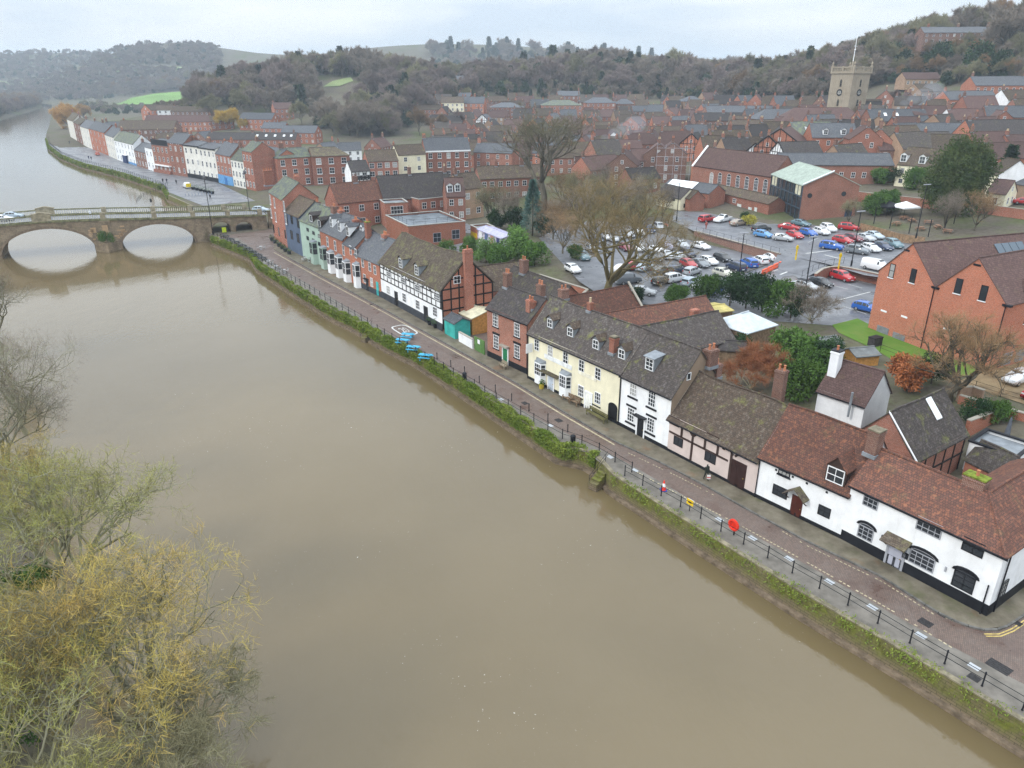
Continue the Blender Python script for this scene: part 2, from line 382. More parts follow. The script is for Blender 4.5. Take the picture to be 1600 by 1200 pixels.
def _gw(t, j, c):
    q = sq(t); s = q if j == 0 else max(c, q + .6 * j); p = xy(s, t); return (p[0], p[1], T(*p) - .004)
grid_obj('ground', ROWS, [0] + SC, _gw, GROUND)
def _ge(t, j, c):
    e = se(t); p = xy(e - c, t); k = t > TEND + 70; return (p[0], p[1], (T(*p) if c > 9 or k else 0) + (-.3 if k else [-3.4, -1.9, -.6, .3, .5][min(j, 4)]))
grid_obj('far_bank_ground', ROWS, [-1.5, 0.3, 3, 9, 16, 30, 60, 100, 160, 240, 340, 460, 600, 800, 1100], _ge, GROUND)

def water_mat():
    n = N('river_water')
    col = n.ramp(n.noise(.035, 5, .65), (.126, .094, .047), (.142, .108, .058), .35, .7)
    foam = n.noise(3.4, 3, .7); fl = n.ramp(n.noise(.05, 4, .7), (0, 0, 0), (1, 1, 1), .5, .6)
    fm = n.ramp(foam, (0, 0, 0), (1, 1, 1), .69, .73)
    col = n.mix(n.mix(1.0, fm, fl, 'MULTIPLY'), col, (.55, .52, .45))
    h1 = n.noise(.35, 4, .55, stretch=(1.3, .55, 1)); h2 = n.noise(2.2, 3, .5, stretch=(1.2, .7, 1))
    x = n.n('ShaderNodeMath', operation='MULTIPLY_ADD'); x.inputs[1].default_value = .22; n.l(h2, x.inputs[0]); n.l(h1, x.inputs[2])
    calm = n.n('ShaderNodeMapRange'); calm.inputs[1].default_value = .35; calm.inputs[2].default_value = .7; calm.inputs[3].default_value = .16; calm.inputs[4].default_value = .5
    n.l(n.noise(.03, 4, .6), calm.inputs[0])
    b = n.n('ShaderNodeBump'); b.inputs['Distance'].default_value = .09; n.l(calm.outputs[0], b.inputs['Strength']); n.l(x.outputs[0], b.inputs['Height']); n.l(b.outputs[0], n.b.inputs['Normal'])
    n.b.inputs['IOR'].default_value = 1.5
    return n.done(col, .085, .5)
WATER = water_mat()
mb = MB(); mb.quad((-1800, -300, WATER_Z), (900, -300, WATER_Z), (900, 2600, WATER_Z), (-1800, 2600, WATER_Z))
tag(mb.build('river', WATER), kind='structure')

# street, promenade, pavement along the quay (near side of the bridge)
KERBL = [at(x, y) for x, y in [(1640, 935), (1600, 962), (1575, 979), (1552, 987), (1527, 984), (1501, 976), (1459, 955), (1377, 902), (1263, 848), (1177, 802), (1097, 757), (1035, 725), (960, 690), (882, 645), (800, 595), (720, 550), (597, 482), (500, 430), (428, 390)]]
FRONT = [at(x, y) for x, y in [(1540, 964), (1313, 843), (1178, 777), (1042, 705), (966, 665), (825, 592), (762, 557), (692, 519), (597, 466), (558, 447), (505, 417), (451, 389), (421, 362)]]
def strip(name, L1, L2, mat, z, kind='structure'):
    """sheet between two polylines"""
    def res(Ln, k=60):
        P = np.array([[p[0], p[1]] for p in Ln]); d = np.r_[0, np.cumsum(np.linalg.norm(np.diff(P, axis=0), axis=1))]
        q = np.linspace(0, d[-1], k); return np.c_[np.interp(q, d, P[:, 0]), np.interp(q, d, P[:, 1])]
    A, B = res(L1), res(L2); m = MB()
    for i in range(len(A) - 1): m.quad((*A[i], z), (*A[i + 1], z), (*B[i + 1], z), (*B[i], z))
    o = m.build(name, mat); o['kind'] = kind; return o
def offs(Ln, d):
    P = np.array([[p[0], p[1]] for p in Ln]); out = []
    for i in range(len(P)):
        t = P[min(i + 1, len(P) - 1)] - P[max(i - 1, 0)]; t = t / np.linalg.norm(t); out.append(P[i] + np.array([t[1], -t[0]]) * d)
    return out
backline = [B0 + ND * 7 + UD * a for a in (-25, 0, 30, 60, 90, 120, 150, 175)]
strip('street', QUAY[1:], backline, PAVING, .004)
prom_in = [at(x, y) for x, y in [(1700, 1130), (1640, 1090), (1439, 985), (1295, 902), (1124, 806), (992, 730), (953, 709), (891, 680), (835, 652), (755, 604), (690, 568), (600, 517), (520, 466), (440, 420), (400, 392), (372, 372)]]
strip('promenade', QUAY[1:], prom_in, CONCP, .009)
# pavement: raised slab with kerb stones
slab = MB(); front_out = [np.array([36.5, 50.0, 0])] + FRONT
def resamp(Ln, k):
    P = np.array([[p[0], p[1]] for p in Ln]); d = np.r_[0, np.cumsum(np.linalg.norm(np.diff(P, axis=0), axis=1))]; q = np.linspace(0, d[-1], k)
    return np.c_[np.interp(q, d, P[:, 0]), np.interp(q, d, P[:, 1])], d[-1]
inner = offs(front_out, 1.2)
A, la = resamp(KERBL, 80); Bn, _ = resamp(inner, 80)
for i in range(79): slab.quad((*A[i], .11), (*A[i + 1], .11), (*Bn[i + 1], .11), (*Bn[i], .11)); slab.quad((*A[i], 0), (*A[i + 1], 0), (*A[i + 1], .11), (*A[i], .11))
pavement = tag(slab.build('pavement', FLAGS), kind='structure')
kst = MB().box(0, .93, -.075, .075, 0, .135).mesh('kerb_stone', [KERB])
K, lk = resamp(KERBL, int(la / .97))
for i in range(min(len(K) - 1, 150)):
    d = K[i + 1] - K[i]; link('kerb_stone', kst, pavement, (*K[i], .003), math.atan2(d[1], d[0]))
# sett lines and other marks on the street
def dashes(name, Ln, mat, step, size, z=.014):
    P, l = resamp(Ln, 2); P, l = resamp(Ln, int(l / step)); m = MB()
    for i in range(len(P) - 1):
        if random.random() < .12: continue
        d = (P[i + 1] - P[i]); d = d / np.linalg.norm(d); nrm = np.array([-d[1], d[0]]) * size[1] / 2; c = P[i]; e = c + d * size[0]
        m.quad((*(c - nrm), z), (*(e - nrm), z), (*(e + nrm), z), (*(c + nrm), z))
    o = m.build(name, mat); o['kind'] = 'structure'; return o
dashes('road_marking', [at(x, y) for x, y in [(1487, 1012), (1400, 958), (1263, 880), (1155, 820), (1040, 762), (985, 732)]], LINEC, .34, (.22, .12))
dashes('road_marking', [at(x, y) for x, y in [(1512, 980), (1470, 962)]], LINEC, .34, (.22, .12))
dashes('road_marking', [at(x, y) for x, y in [(1459, 960), (1377, 908), (1263, 854), (1215, 826)]], LINEC, .34, (.2, .1))
dashes('road_marking', [at(x, y) for x, y in [(1120, 776), (1060, 745), (980, 707)]], LINEC, .34, (.2, .1))
strip('road_marking', [at(x, y) for x, y in [(960, 694), (882, 649), (800, 599), (720, 554), (597, 486), (500, 434), (428, 394)]], [at(x, y) for x, y in [(960, 696), (882, 651), (800, 600.5), (720, 555.5), (597, 487), (500, 435), (428, 395)]], LINEC, .014)
for o in (0, .22):
    strip('road_marking', [p + np.array([0, -o, 0]) for p in [at(x, y) for x, y in [(1537, 990), (1560, 990), (1580, 982), (1605, 965)]]], [p + np.array([0, -o - .1, 0]) for p in [at(x, y) for x, y in [(1537, 990), (1560, 990), (1580, 982), (1605, 965)]]], LINEY, .014)
# speed roundel painted on the street: a rounded white outline with 20 inside
rc = at(632, 516); ra = math.atan2(-UD[1], -UD[0])
ring = MB(); pts = []
for k in range(32):
    a = 2 * math.pi * k / 32; ca, sa = math.cos(a), math.sin(a); pts.append((math.copysign(abs(ca) ** .5, ca), math.copysign(abs(sa) ** .5, sa)))
for k in range(32):
    p, q = pts[k], pts[(k + 1) % 32]; ring.quad((p[0] * 2.7, p[1] * 1.35, 0), (q[0] * 2.7, q[1] * 1.35, 0), (q[0] * 2.45, q[1] * 1.12, 0), (p[0] * 2.45, p[1] * 1.12, 0))
rr = ring.build('road_marking', LINE, None, (rc[0], rc[1], .016), ra); rr['kind'] = 'structure'
tc = bpy.data.curves.new('road_number', 'FONT'); tc.body = '20'; tc.size = 1.5; tc.align_x = 'CENTER'; tc.align_y = 'CENTER'; tc.materials.append(LINE)
tn = bpy.data.objects.new('road_number', tc); COL.objects.link(tn); tn.location = (rc[0], rc[1], .018); tn.rotation_euler = (0, 0, ra + math.pi / 2); tn.scale = (.8, 2.2, 1); tn['kind'] = 'structure'
# iron covers and drains
IRON = plain('cast_iron', (.035, .033, .034), .5, .3, 6)
for k, (x, y, w, h) in enumerate([(1446, 973, .9, .7), (1473, 961, .55, .45), (1590, 974, .55, .5), (1561, 1042, 1.4, .9), (1522, 1059, .7, .6), (820, 630, .8, .6), (873, 657, .9, .7), (580, 476, .6, .5)]):
    c = at(x, y); m = MB(); m.box(-w / 2, w / 2, -h / 2, h / 2, 0, .012)
    for j in range(5): m.box(-w / 2 + .05, w / 2 - .05, -h / 2 + .06 + j * (h - .12) / 4 - .015, -h / 2 + .06 + j * (h - .12) / 4 + .015, .012, .022)
    tag(m.build('drain_cover', IRON, None, (c[0], c[1], .006), ra), ['large iron cover in the street opposite the white corner house', 'iron drain grate at the kerb opposite the white corner house', 'iron drain grate at the end of the double yellow lines', 'wide rusty cover in the street nearest the frame edge', 'small rusty cover beside the nearest railing posts', 'iron cover in the street opposite the cream pub door', 'iron cover in the street opposite the cream pub benches', 'iron cover in the street opposite the brick cottages'][k], 'drain cover', 'iron covers in the street')
plate = MB().box(-.35, .35, -.22, .22, 0, .012).mesh('flood_plate', [plain('galvanised_plate', (.4, .42, .44), .4, .1)])
ORD = ['first', 'second', 'third', 'fourth', 'fifth', 'sixth', 'seventh', 'eighth', 'ninth', 'tenth', 'eleventh', 'twelfth']
for k, (x, y) in enumerate([(1522, 1042), (1439, 993), (1363, 949), (1296, 909), (1233, 873), (1176, 841), (1124, 812), (1078, 782), (992, 735), (953, 714), (860, 665), (783, 624)]):
    c = at(x, y); tag(link('flood_plate', plate, None, (c[0], c[1], .012), ra), f'pale metal plate in the paving beside the quay railing, {ORD[k]} from the bottom right', 'ground plate', 'flood barrier plates along the quay')

# ------------------------------------------------ quay wall
def quaystone():
    n = N('quay_stone'); uv = n.n('ShaderNodeUVMap').outputs[0]; b = n.n('ShaderNodeTexBrick'); n.l(uv, b.inputs['Vector'])
    b.inputs['Color1'].default_value = (.20, .155, .10, 1); b.inputs['Color2'].default_value = (.15, .115, .08, 1); b.inputs['Mortar'].default_value = (.07, .055, .04, 1)
    b.inputs['Scale'].default_value = 1; b.inputs['Mortar Size'].default_value = .02; b.inputs['Brick Width'].default_value = .62; b.inputs['Row Height'].default_value = .22
    z = n.n('ShaderNodeSeparateXYZ'); n.l(n.P(), z.inputs[0])
    m = n.n('ShaderNodeMapRange'); m.inputs[1].default_value = -1.75; m.inputs[2].default_value = -.9; n.l(z.outputs[2], m.inputs[0])
    f = n.n('ShaderNodeMath', operation='MULTIPLY'); n.l(m.outputs[0], f.inputs[0]); n.l(n.ramp(n.noise(.8, 6, .75), (.25, .25, .25), (1, 1, 1), .35, .6), f.inputs[1])
    moss = n.ramp(n.noise(2.5, 4), (.085, .085, .02), (.16, .18, .03)); col = n.mix(f.outputs[0], b.outputs[0], moss)
    n.bump(b.outputs[1], -.7, .05); return n.done(col, .85, .2)
QSTONE = quaystone()
def quay_wall(name, label, Ln, top=.12):
    P, l = resamp(Ln, 2); P, l = resamp(Ln, max(3, int(l / 1.6))); Q = offs(P, -.18); F = offs(P, -.5); I = offs(P, .42)
    root = thing(name, label, 'quay wall', (*P[0], 0)); m = MB(); m2 = MB(); m3 = MB(); o = P[0]
    def L(p, z): return (p[0] - o[0], p[1] - o[1], z)
    for i in range(len(P) - 1):
        m.quad(L(Q[i], -3), L(Q[i + 1], -3), L(P[i + 1], top - .1), L(P[i], top - .1))
        m2.extrude([L(F[i], -3), L(F[i + 1], -3), L(P[i + 1], -3), L(P[i], -3)], (0, 0, 1.28))
    m.build('wall', QSTONE, root); m2.build('footing', plain('footing_stone', (.17, .13, .09), .8, .35, 1.5), root)
    cop = MB()
    for i in range(len(P) - 1):
        a, b = np.array(P[i]), np.array(P[i + 1]); c = np.array(I[i]); e = np.array(I[i + 1]); z = top + random.uniform(-.015, .02)
        g = (b - a) * .006; cm = MB(); A_, B_, C_, D_ = a + g, b - g, e - g, c + g
        cm.extrude([L(A_, z - .2), L(B_, z - .2), L(C_, z - .2), L(D_, z - .2)], (0, 0, .2)); cm.build('coping_stone', plain('coping', (.2, .175, .12), .8, .35, 1.4), root)
    return root
quay_wall('quay_wall', 'stone quay wall below the white and pink houses, nearest stretch', QUAY[0:7])
quay_wall('quay_wall', 'ivy topped stone quay wall below the pub, between the two recesses', QUAY[6:13])
quay_wall('quay_wall', 'mossy stone quay wall running up to the bridge', QUAY[12:])
quay_wall('quay_wall', 'grass topped quay wall beyond the bridge', QN[:8])

# ------------------------------------------------ railings
def railing(name, label, Ln, gap, post_h=1.12, rails=(.55, 1.0), r=.05, ball=True, z=.1, group=None, pr=.022):
    P, l = resamp(Ln, 2); P, l = resamp(Ln, max(2, int(l / gap) + 1)); o = P[0]
    root = thing(name, label, 'railing', (*o, 0), 0, group)
    prof = [(r * 1.5, 0), (r * 1.5, .06), (r, .1), (r, post_h * .9), (r * 1.35, post_h * .92), (r * 1.35, post_h * .95), (r * .8, post_h * .96), (r * 1.2, post_h * .99), (0.01, post_h * 1.05)]
    if not ball: prof = [(r, 0), (r, post_h), (.01, post_h + .01)]
    me = MB().lathe(prof, n=7).mesh('post', [BLACK])
    for i, p in enumerate(P): link('post', me, root, (p[0] - o[0], p[1] - o[1], z if not callable(z) else z(p)))
    for hz in rails:
        m = MB(); m.tube([(p[0] - o[0], p[1] - o[1], hz + (z if not callable(z) else z(p))) for p in P], pr, 5); m.build('rail', BLACK, root)
    return root
RL1 = [at(x, y) for x, y in [(1665, 1152), (1598, 1112.6), (1534, 1074), (1475, 1038.8), (1421, 1006.7), (1370, 975.5), (1322, 946), (1278, 920), (1236, 896), (1197, 872), (1160, 851), (1125, 831), (1092, 810), (1061, 792), (1031, 775), (1002.5, 759), (976, 744.5)]]
RL2 = [at(x, y) for x, y in [(987, 739), (962, 724), (937, 709), (918, 698), (891, 692), (876, 685), (855, 673), (835, 662), (797, 640), (762, 620), (731, 600), (715, 592), (674, 568), (640, 549), (612, 532), (590, 519)]]
RL3 = [at(x, y) for x, y in [(575, 508), (555, 496), (535, 485), (509, 470), (484, 455), (462, 442), (440, 428), (420, 415), (398, 399), (385, 391), (360, 380), (335, 368)]]
railing('quay_railing', 'black post and rail quay railing in front of the white houses', RL1, 2.3)
railing('quay_railing', 'black post and rail quay railing opposite the cream pub', RL2, 2.35)
railing('quay_railing', 'black quay railing from the second recess to the bridge', RL3, 2.4)
RN = [at(x, y) for x, y in [(262, 298), (250, 288), (190, 268), (128, 253), (97, 241), (78, 226), (76, 216)]]
railing('quay_railing', 'long black railing curving along the far promenade beyond the bridge', RN, 3.0, 1.25, (.5, .85, 1.15), .06, False, .05, None, .035)
railing('quay_railing', 'short black railing round the landing by the bike racks', [at(x, y) for x, y in [(214, 318), (222, 309), (238, 303), (252, 296), (262, 290)]], 2.6, 1.25, (.6, 1.1), .06, False)
# bollards on the street side of the promenade
bol = MB().lathe([(.075, 0), (.075, .1), (.05, .14), (.05, .75), (.07, .78), (.07, .84), (.045, .86), (.06, .92), (.01, .98)], n=8).mesh('bollard', [BLACK])
for k, (x, y) in enumerate([(683, 561), (704.5, 573), (726, 583), (749, 598), (774, 612), (799.5, 626), (826.5, 642), (856, 658), (887, 675)]):
    c = at(x, y); tag(link('bollard', bol, None, (c[0], c[1], .008)), f'black iron bollard on the promenade, {ORD[k]} from the turquoise picnic tables', 'bollard', 'bollards along the promenade')

# ------------------------------------------------ steps in the wall recesses
def river_steps(label, px0, px1, n, w):
    a = at(*px0); b = at(*px1); d = b - a; d /= np.linalg.norm(d); root = thing('river_steps', label, 'steps', (a[0], a[1], 0), math.atan2(d[1], d[0]))
    for i in range(n): MB().box(i * .42, i * .42 + .44, -w, -.02, -3, -.02 - i * .24).build('step', QSTONE, root)
    for yy in (-w + .05,):
        m = MB(); 
        for k in (0, n * .21, n * .42): m.tube([(k, yy, -k * .57 - .1), (k, yy, -k * .57 + .95)], .025, 5)
        for hh in (.5, .92): m.tube([(-.3, yy, hh + .17), (n * .42, yy, -n * .24 + hh)], .022, 5)
        m.build('handrail', BLACK, root)
    return root
river_steps('steps with black handrail going down to the water below the pink house', (958, 727), (932, 742), 6, 1.0)
river_steps('steps going down to the water near the blue picnic tables', (588, 510), (569, 517), 6, 1.1)

# ------------------------------------------------ stone bridge
bA = at(170, 391, -2.0); bB = at(312, 379, -2.0); bd = (bB - bA) / np.linalg.norm(bB - bA); bang = math.atan2(bd[1], bd[0])
bridge = thing('stone_bridge', 'sandstone arched road bridge with white balusters over the river', 'bridge', (bA[0], bA[1], 0), bang)
BX = [-62, -45, -30, -12, 0, 11, 24, 37]; BZ = [3.6, 4.5, 5.3, 5.65, 5.2, 4.6, 4.0, 3.5]
BW = 9.6
def deck(x): return pl(x, BX, BZ)
ARCH = [(11.0, 8.1, -1.9, 3.2), (-11.8, 9.4, -1.9, 3.95), (-34.6, 8.1, -1.9, 3.2), (25.6, 2.1, .9, 2.6), (30.9, 2.0, .6, 2.2)]
def intr(x):
    for c, h, z0, z1 in ARCH:
        if abs(x - c) < h: return z0 + (z1 - z0) * math.sqrt(max(0, 1 - ((x - c) / h) ** 2)) ** .9
    return -4.0
xs = sorted(set([round(x, 3) for x in np.arange(-60, 37.01, .6)] + [round(c + s_ * h * k, 3) for c, h, _, _ in ARCH for s_ in (-1, 1) for k in (.9999, .995, .97, .9)] + [round(c + s_ * h * 1.0001, 3) for c, h, _, _ in ARCH for s_ in (-1, 1)]))
m = MB()
for a, b in zip(xs[:-1], xs[1:]):
    ia, ib = intr(a + 1e-4), intr(b - 1e-4)
    for y in (0, BW): m.quad((a, y, ia), (b, y, ib), (b, y, deck(b)), (a, y, deck(a)))
    m.quad((a, 0, ia), (b, 0, ib), (b, BW, ib), (a, BW, ia)); m.quad((a, 0, deck(a) - .05), (b, 0, deck(b) - .05), (b, BW, deck(b) - .05), (a, BW, deck(a) - .05))
for c, h, z0, z1 in ARCH:
    for s_ in (-1, 1): m.quad((c + s_ * h, 0, -4), (c + s_ * h, BW, -4), (c + s_ * h, BW, z0), (c + s_ * h, 0, z0))
def ashlar():
    n = N('bridge_ashlar'); uv = n.n('ShaderNodeUVMap').outputs[0]; b = n.n('ShaderNodeTexBrick'); n.l(uv, b.inputs['Vector'])
    b.inputs['Color1'].default_value = (.33, .26, .18, 1); b.inputs['Color2'].default_value = (.27, .21, .145, 1); b.inputs['Mortar'].default_value = (.12, .095, .07, 1)
    b.inputs['Scale'].default_value = 1; b.inputs['Mortar Size'].default_value = .015; b.inputs['Brick Width'].default_value = .8; b.inputs['Row Height'].default_value = .38
    col = n.mix(n.ramp(n.noise(.5, 5, .7), (0, 0, 0), (.7, .7, .7), .45, .65), b.outputs[0], (.11, .085, .06))
    return n.done(n.mix(n.ramp(n.noise(.7, 4, .7, stretch=(1, 1, .3)), (0, 0, 0), (.5, .5, .5), .55, .7), col, (.1, .1, .04)), .9, .1)
ASHL = ashlar()
m.build('span', ASHL, bridge)
PATCH = plain('repaired_stone', (.44, .30, .18), .9, .12, 2)
for c, h, z0, z1 in ARCH:                                   # arch rings stand proud of the face
    m = MB(); K_ = 22
    for k in range(K_):
        t0, t1 = math.pi * k / K_, math.pi * (k + 1) / K_; rw = .55 if h > 4 else .3
        def pt(t, e): return (c + (h + e) * math.cos(t), z0 + (z1 - z0 + e) * max(0, math.sin(t)) ** .95)
        (xa, za), (xb, zb), (xc, zc), (xd, zd) = pt(t0, .0), pt(t1, .0), pt(t1, rw), pt(t0, rw)
        for yy, yb in ((-.07, .1), (BW - .1, BW + .07)): m.extrude([(xa, yy, za), (xb, yy, zb), (xc, yy, zc), (xd, yy, zd)], (0, yb - yy, 0))
    m.build('arch_ring', plain('ring_stone', (.20, .15, .105), .9, .25, 2), bridge)
for px in (0.2,):                                           # pilaster over the pier, with patched paler stones
    MB().box(px - 1.2, px + 1.2, -.32, 0, -4, deck(px) - .3).build('pilaster', ASHL, bridge)
    MB().box(px - .6, px + .6, -.36, -.32, 1.3, 3.9).build('niche', PATCH, bridge)
    random.seed(3)
    for k in range(26):
        row = k % 7; sx = random.choice((-1, 1)); x = px + sx * (1.35 + random.random() * (2.7 - row * .05)); w = random.uniform(.5, 1.1); z = .6 + row * .42
        if intr(x) > z - .3 or intr(x + w) > z - .3: continue
        MB().box(x, x + w, -.03, 0, z, z + .36).build('pale_stone', PATCH, bridge)
mcut = MB(); mcut.extrude([(-2.7, 0, -4), (0.2, -3.4, -4), (3.1, 0, -4)], (0, 0, 4.3)); mcut.build('cutwater', ASHL, bridge)
m = MB()
for a, b in zip(xs[:-1], xs[1:]):
    for y0, y1 in ((-.22, .02), (BW - .02, BW + .22)): m.extrude([(a, y0, deck(a) - .28), (b, y0, deck(b) - .28), (b, y1, deck(b) - .28), (a, y1, deck(a) - .28)], (0, 0, .3))
MOSSST = plain('mossy_stone', (.17, .165, .09), .9, .4, 1.3); m.build('cornice', MOSSST, bridge)
m = MB(); [m.quad((a, .35, deck(a) + .02), (b, .35, deck(b) + .02), (b, BW - .35, deck(b) + .02), (a, BW - .35, deck(a) + .02)) for a, b in zip(xs[:-1], xs[1:])]
m.build('roadway', ASPH, bridge)
balm = [(.08, 0), (.11, .04), (.06, .12), (.11, .36), (.06, .74), (.1, .86), (.09, .92)]
for y, x1 in ((.15, 35.5), (BW - .15, 33.0)):
    pa = thing('parapet', None, None); pa.parent = bridge; pa.location = (0, y, 0)
    m = MB(); [m.extrude([(a, -.16, deck(a) + .02), (b, -.16, deck(b) + .02), (b, .16, deck(b) + .02), (a, .16, deck(a) + .02)], (0, 0, .2)) for a, b in zip(xs[:-1], xs[1:]) if b <= x1]; m.build('plinth', MOSSST, pa)
    m = MB(); [m.extrude([(a, -.2, deck(a) + 1.12), (b, -.2, deck(b) + 1.12), (b, .2, deck(b) + 1.12), (a, .2, deck(a) + 1.12)], (0, 0, .24)) for a, b in zip(xs[:-1], xs[1:]) if b <= x1]; m.build('top_rail', MOSSST, pa)
    piers = [-58, -48.5, -39, -25, -12, .2, 11, 19.5, 27.5, x1 - .4]
    for p in piers:
        w = 1.9 if p == -12 else .55; m = MB(); m.box(p - w, p + w, -.24, .24, deck(p) - .05, deck(p) + (1.5 if p != -12 else 1.6))
        if p == -12: m.extrude([(p - w - .3, -.27, deck(p) + 1.6), (p + w + .3, -.27, deck(p) + 1.6), (p, -.27, deck(p) + 2.05)], (0, .54, 0))
        m.build('pedestal', plain('pedestal_stone', (.3, .26, .18), .9, .3, 1.5), pa)
    m = MB(); x = -57
    while x < x1 - 1:
        if all(abs(x - p) > (2.0 if p == -12 else .7) for p in piers): m.lathe(balm, (x, 0, deck(x) + .21), 6)
        x += .46
    tag(m.build('balusters', plain('pale_baluster', (.62, .6, .52), .8, .2, 2), pa), kind='stuff')
# approach walls between bridge end and the quay street
app = thing('approach_wall', 'stone retaining wall at the town end of the bridge', 'wall', (bA[0], bA[1], 0), bang)
MB().box(37, 46, .3, .75, -.2, 4.3).build('wall', ASHL, app); MB().box(36.8, 46.2, .2, .85, 4.3, 4.5).build('coping', MOSSST, app)
p_ = lambda x, y: np.array([bA[0] + bd[0] * x - bd[1] * y, bA[1] + bd[1] * x + bd[0] * y])
def slope_sheet(name, quads, mat):
    m = MB(); [m.quad(*q) for q in quads]; return tag(m.build(name, mat), kind='structure')
slope_sheet('load_street', [[(*p_(37, .7), 3.45), (*p_(52, 1.5), 3.2), (*p_(52, 12), 3.2), (*p_(37, 9.3), 3.45)], [(*p_(52, 1.5), 3.2), (*p_(100, 6), 2.9), (*p_(100, 16), 2.9), (*p_(52, 12), 3.2)]], ASPHW)
# far quay street beyond the bridge
FNR = [at(x, y) for x, y in [(418, 312), (400, 300), (370, 294), (340, 286), (292, 275), (243, 268), (212, 258), (184, 250), (160, 240), (140, 232), (125, 225), (110, 218), (98, 205)]]
QNi = [at(x, y) for x, y in [(318, 322), (262, 300), (250, 290), (190, 269), (128, 254), (97, 242), (78, 227), (75, 216), (80, 208), (84, 204)]]
sheet('far_street', [np.array([p[0], p[1], 0]) for p in QNi] + [np.array([p[0], p[1], 0]) for p in offs(FNR, 3)][::-1], ASPH, 0, None, .06)
# ================================================================= BUILDINGS: the kit
_wm = {}
def win_mesh(w, h, c, r, fm, sill=None, arch=0, gm=None, two=False):
    key = (round(w, 2), round(h, 2), c, r, fm.name, sill.name if sill else 0, arch, gm.name if gm else 0, two)
    if key in _wm: return _wm[key]
    gm = gm or GLASS; m = MB(); t = .075; d = -.055
    m.box(-w / 2, -w / 2 + t, d, .01, -h / 2, h / 2); m.box(w / 2 - t, w / 2, d, .01, -h / 2, h / 2)
    m.box(-w / 2 + t, w / 2 - t, d, .01, h / 2 - t, h / 2); m.box(-w / 2 + t, w / 2 - t, d, .01, -h / 2, -h / 2 + t)
    for i in range(1, c): x = -w / 2 + w * i / c; m.box(x - .024, x + .024, d + .012, .008, -h / 2 + t, h / 2 - t)
    for i in range(1, r):
        z = -h / 2 + h * i / r; th = .035 if (r > 1 and i == r // 2) else .022
        m.box(-w / 2 + t, w / 2 - t, d + .017, .006, z - th, z + th)
    if arch:
        K = 8
        for k in range(K):
            a0, a1 = math.pi * k / K, math.pi * (k + 1) / K
            m.quad((w / 2 * math.cos(a0), d, h / 2 + arch * math.sin(a0)), (w / 2 * math.cos(a1), d, h / 2 + arch * math.sin(a1)), ((w / 2 - t) * math.cos(a1), d, h / 2 + (arch - t) * math.sin(a1)), ((w / 2 - t) * math.cos(a0), d, h / 2 + (arch - t) * math.sin(a0)))
    if sill: m.mi = 1; m.box(-w / 2 - .08, w / 2 + .08, -.13, .01, -h / 2 - .11, -h / 2 - .003)
    g = MB(); g.quad((-w / 2 + .03, -.02, -h / 2 + .03), (w / 2 - .03, -.02, -h / 2 + .03), (w / 2 - .03, -.02, h / 2 - .03), (-w / 2 + .03, -.02, h / 2 - .03))
    if arch: g.quad(*[((w / 2 - .02) * math.cos(math.pi * k / 8), -.02, h / 2 - .03 + (arch - .02) * math.sin(math.pi * k / 8)) for k in range(9)])
    if two:
        off = len(m.v); m.v += g.v; m.f += [tuple(i + off for i in f) for f in g.f]; m.m += [2 if sill else 1] * len(g.f)
        out = (m.mesh('window', [fm] + ([sill] if sill else []) + [gm]), None)
    else: out = (m.mesh('window', [fm] + ([sill] if sill else [])), g.mesh('pane', [gm]))
    _wm[key] = out; return out

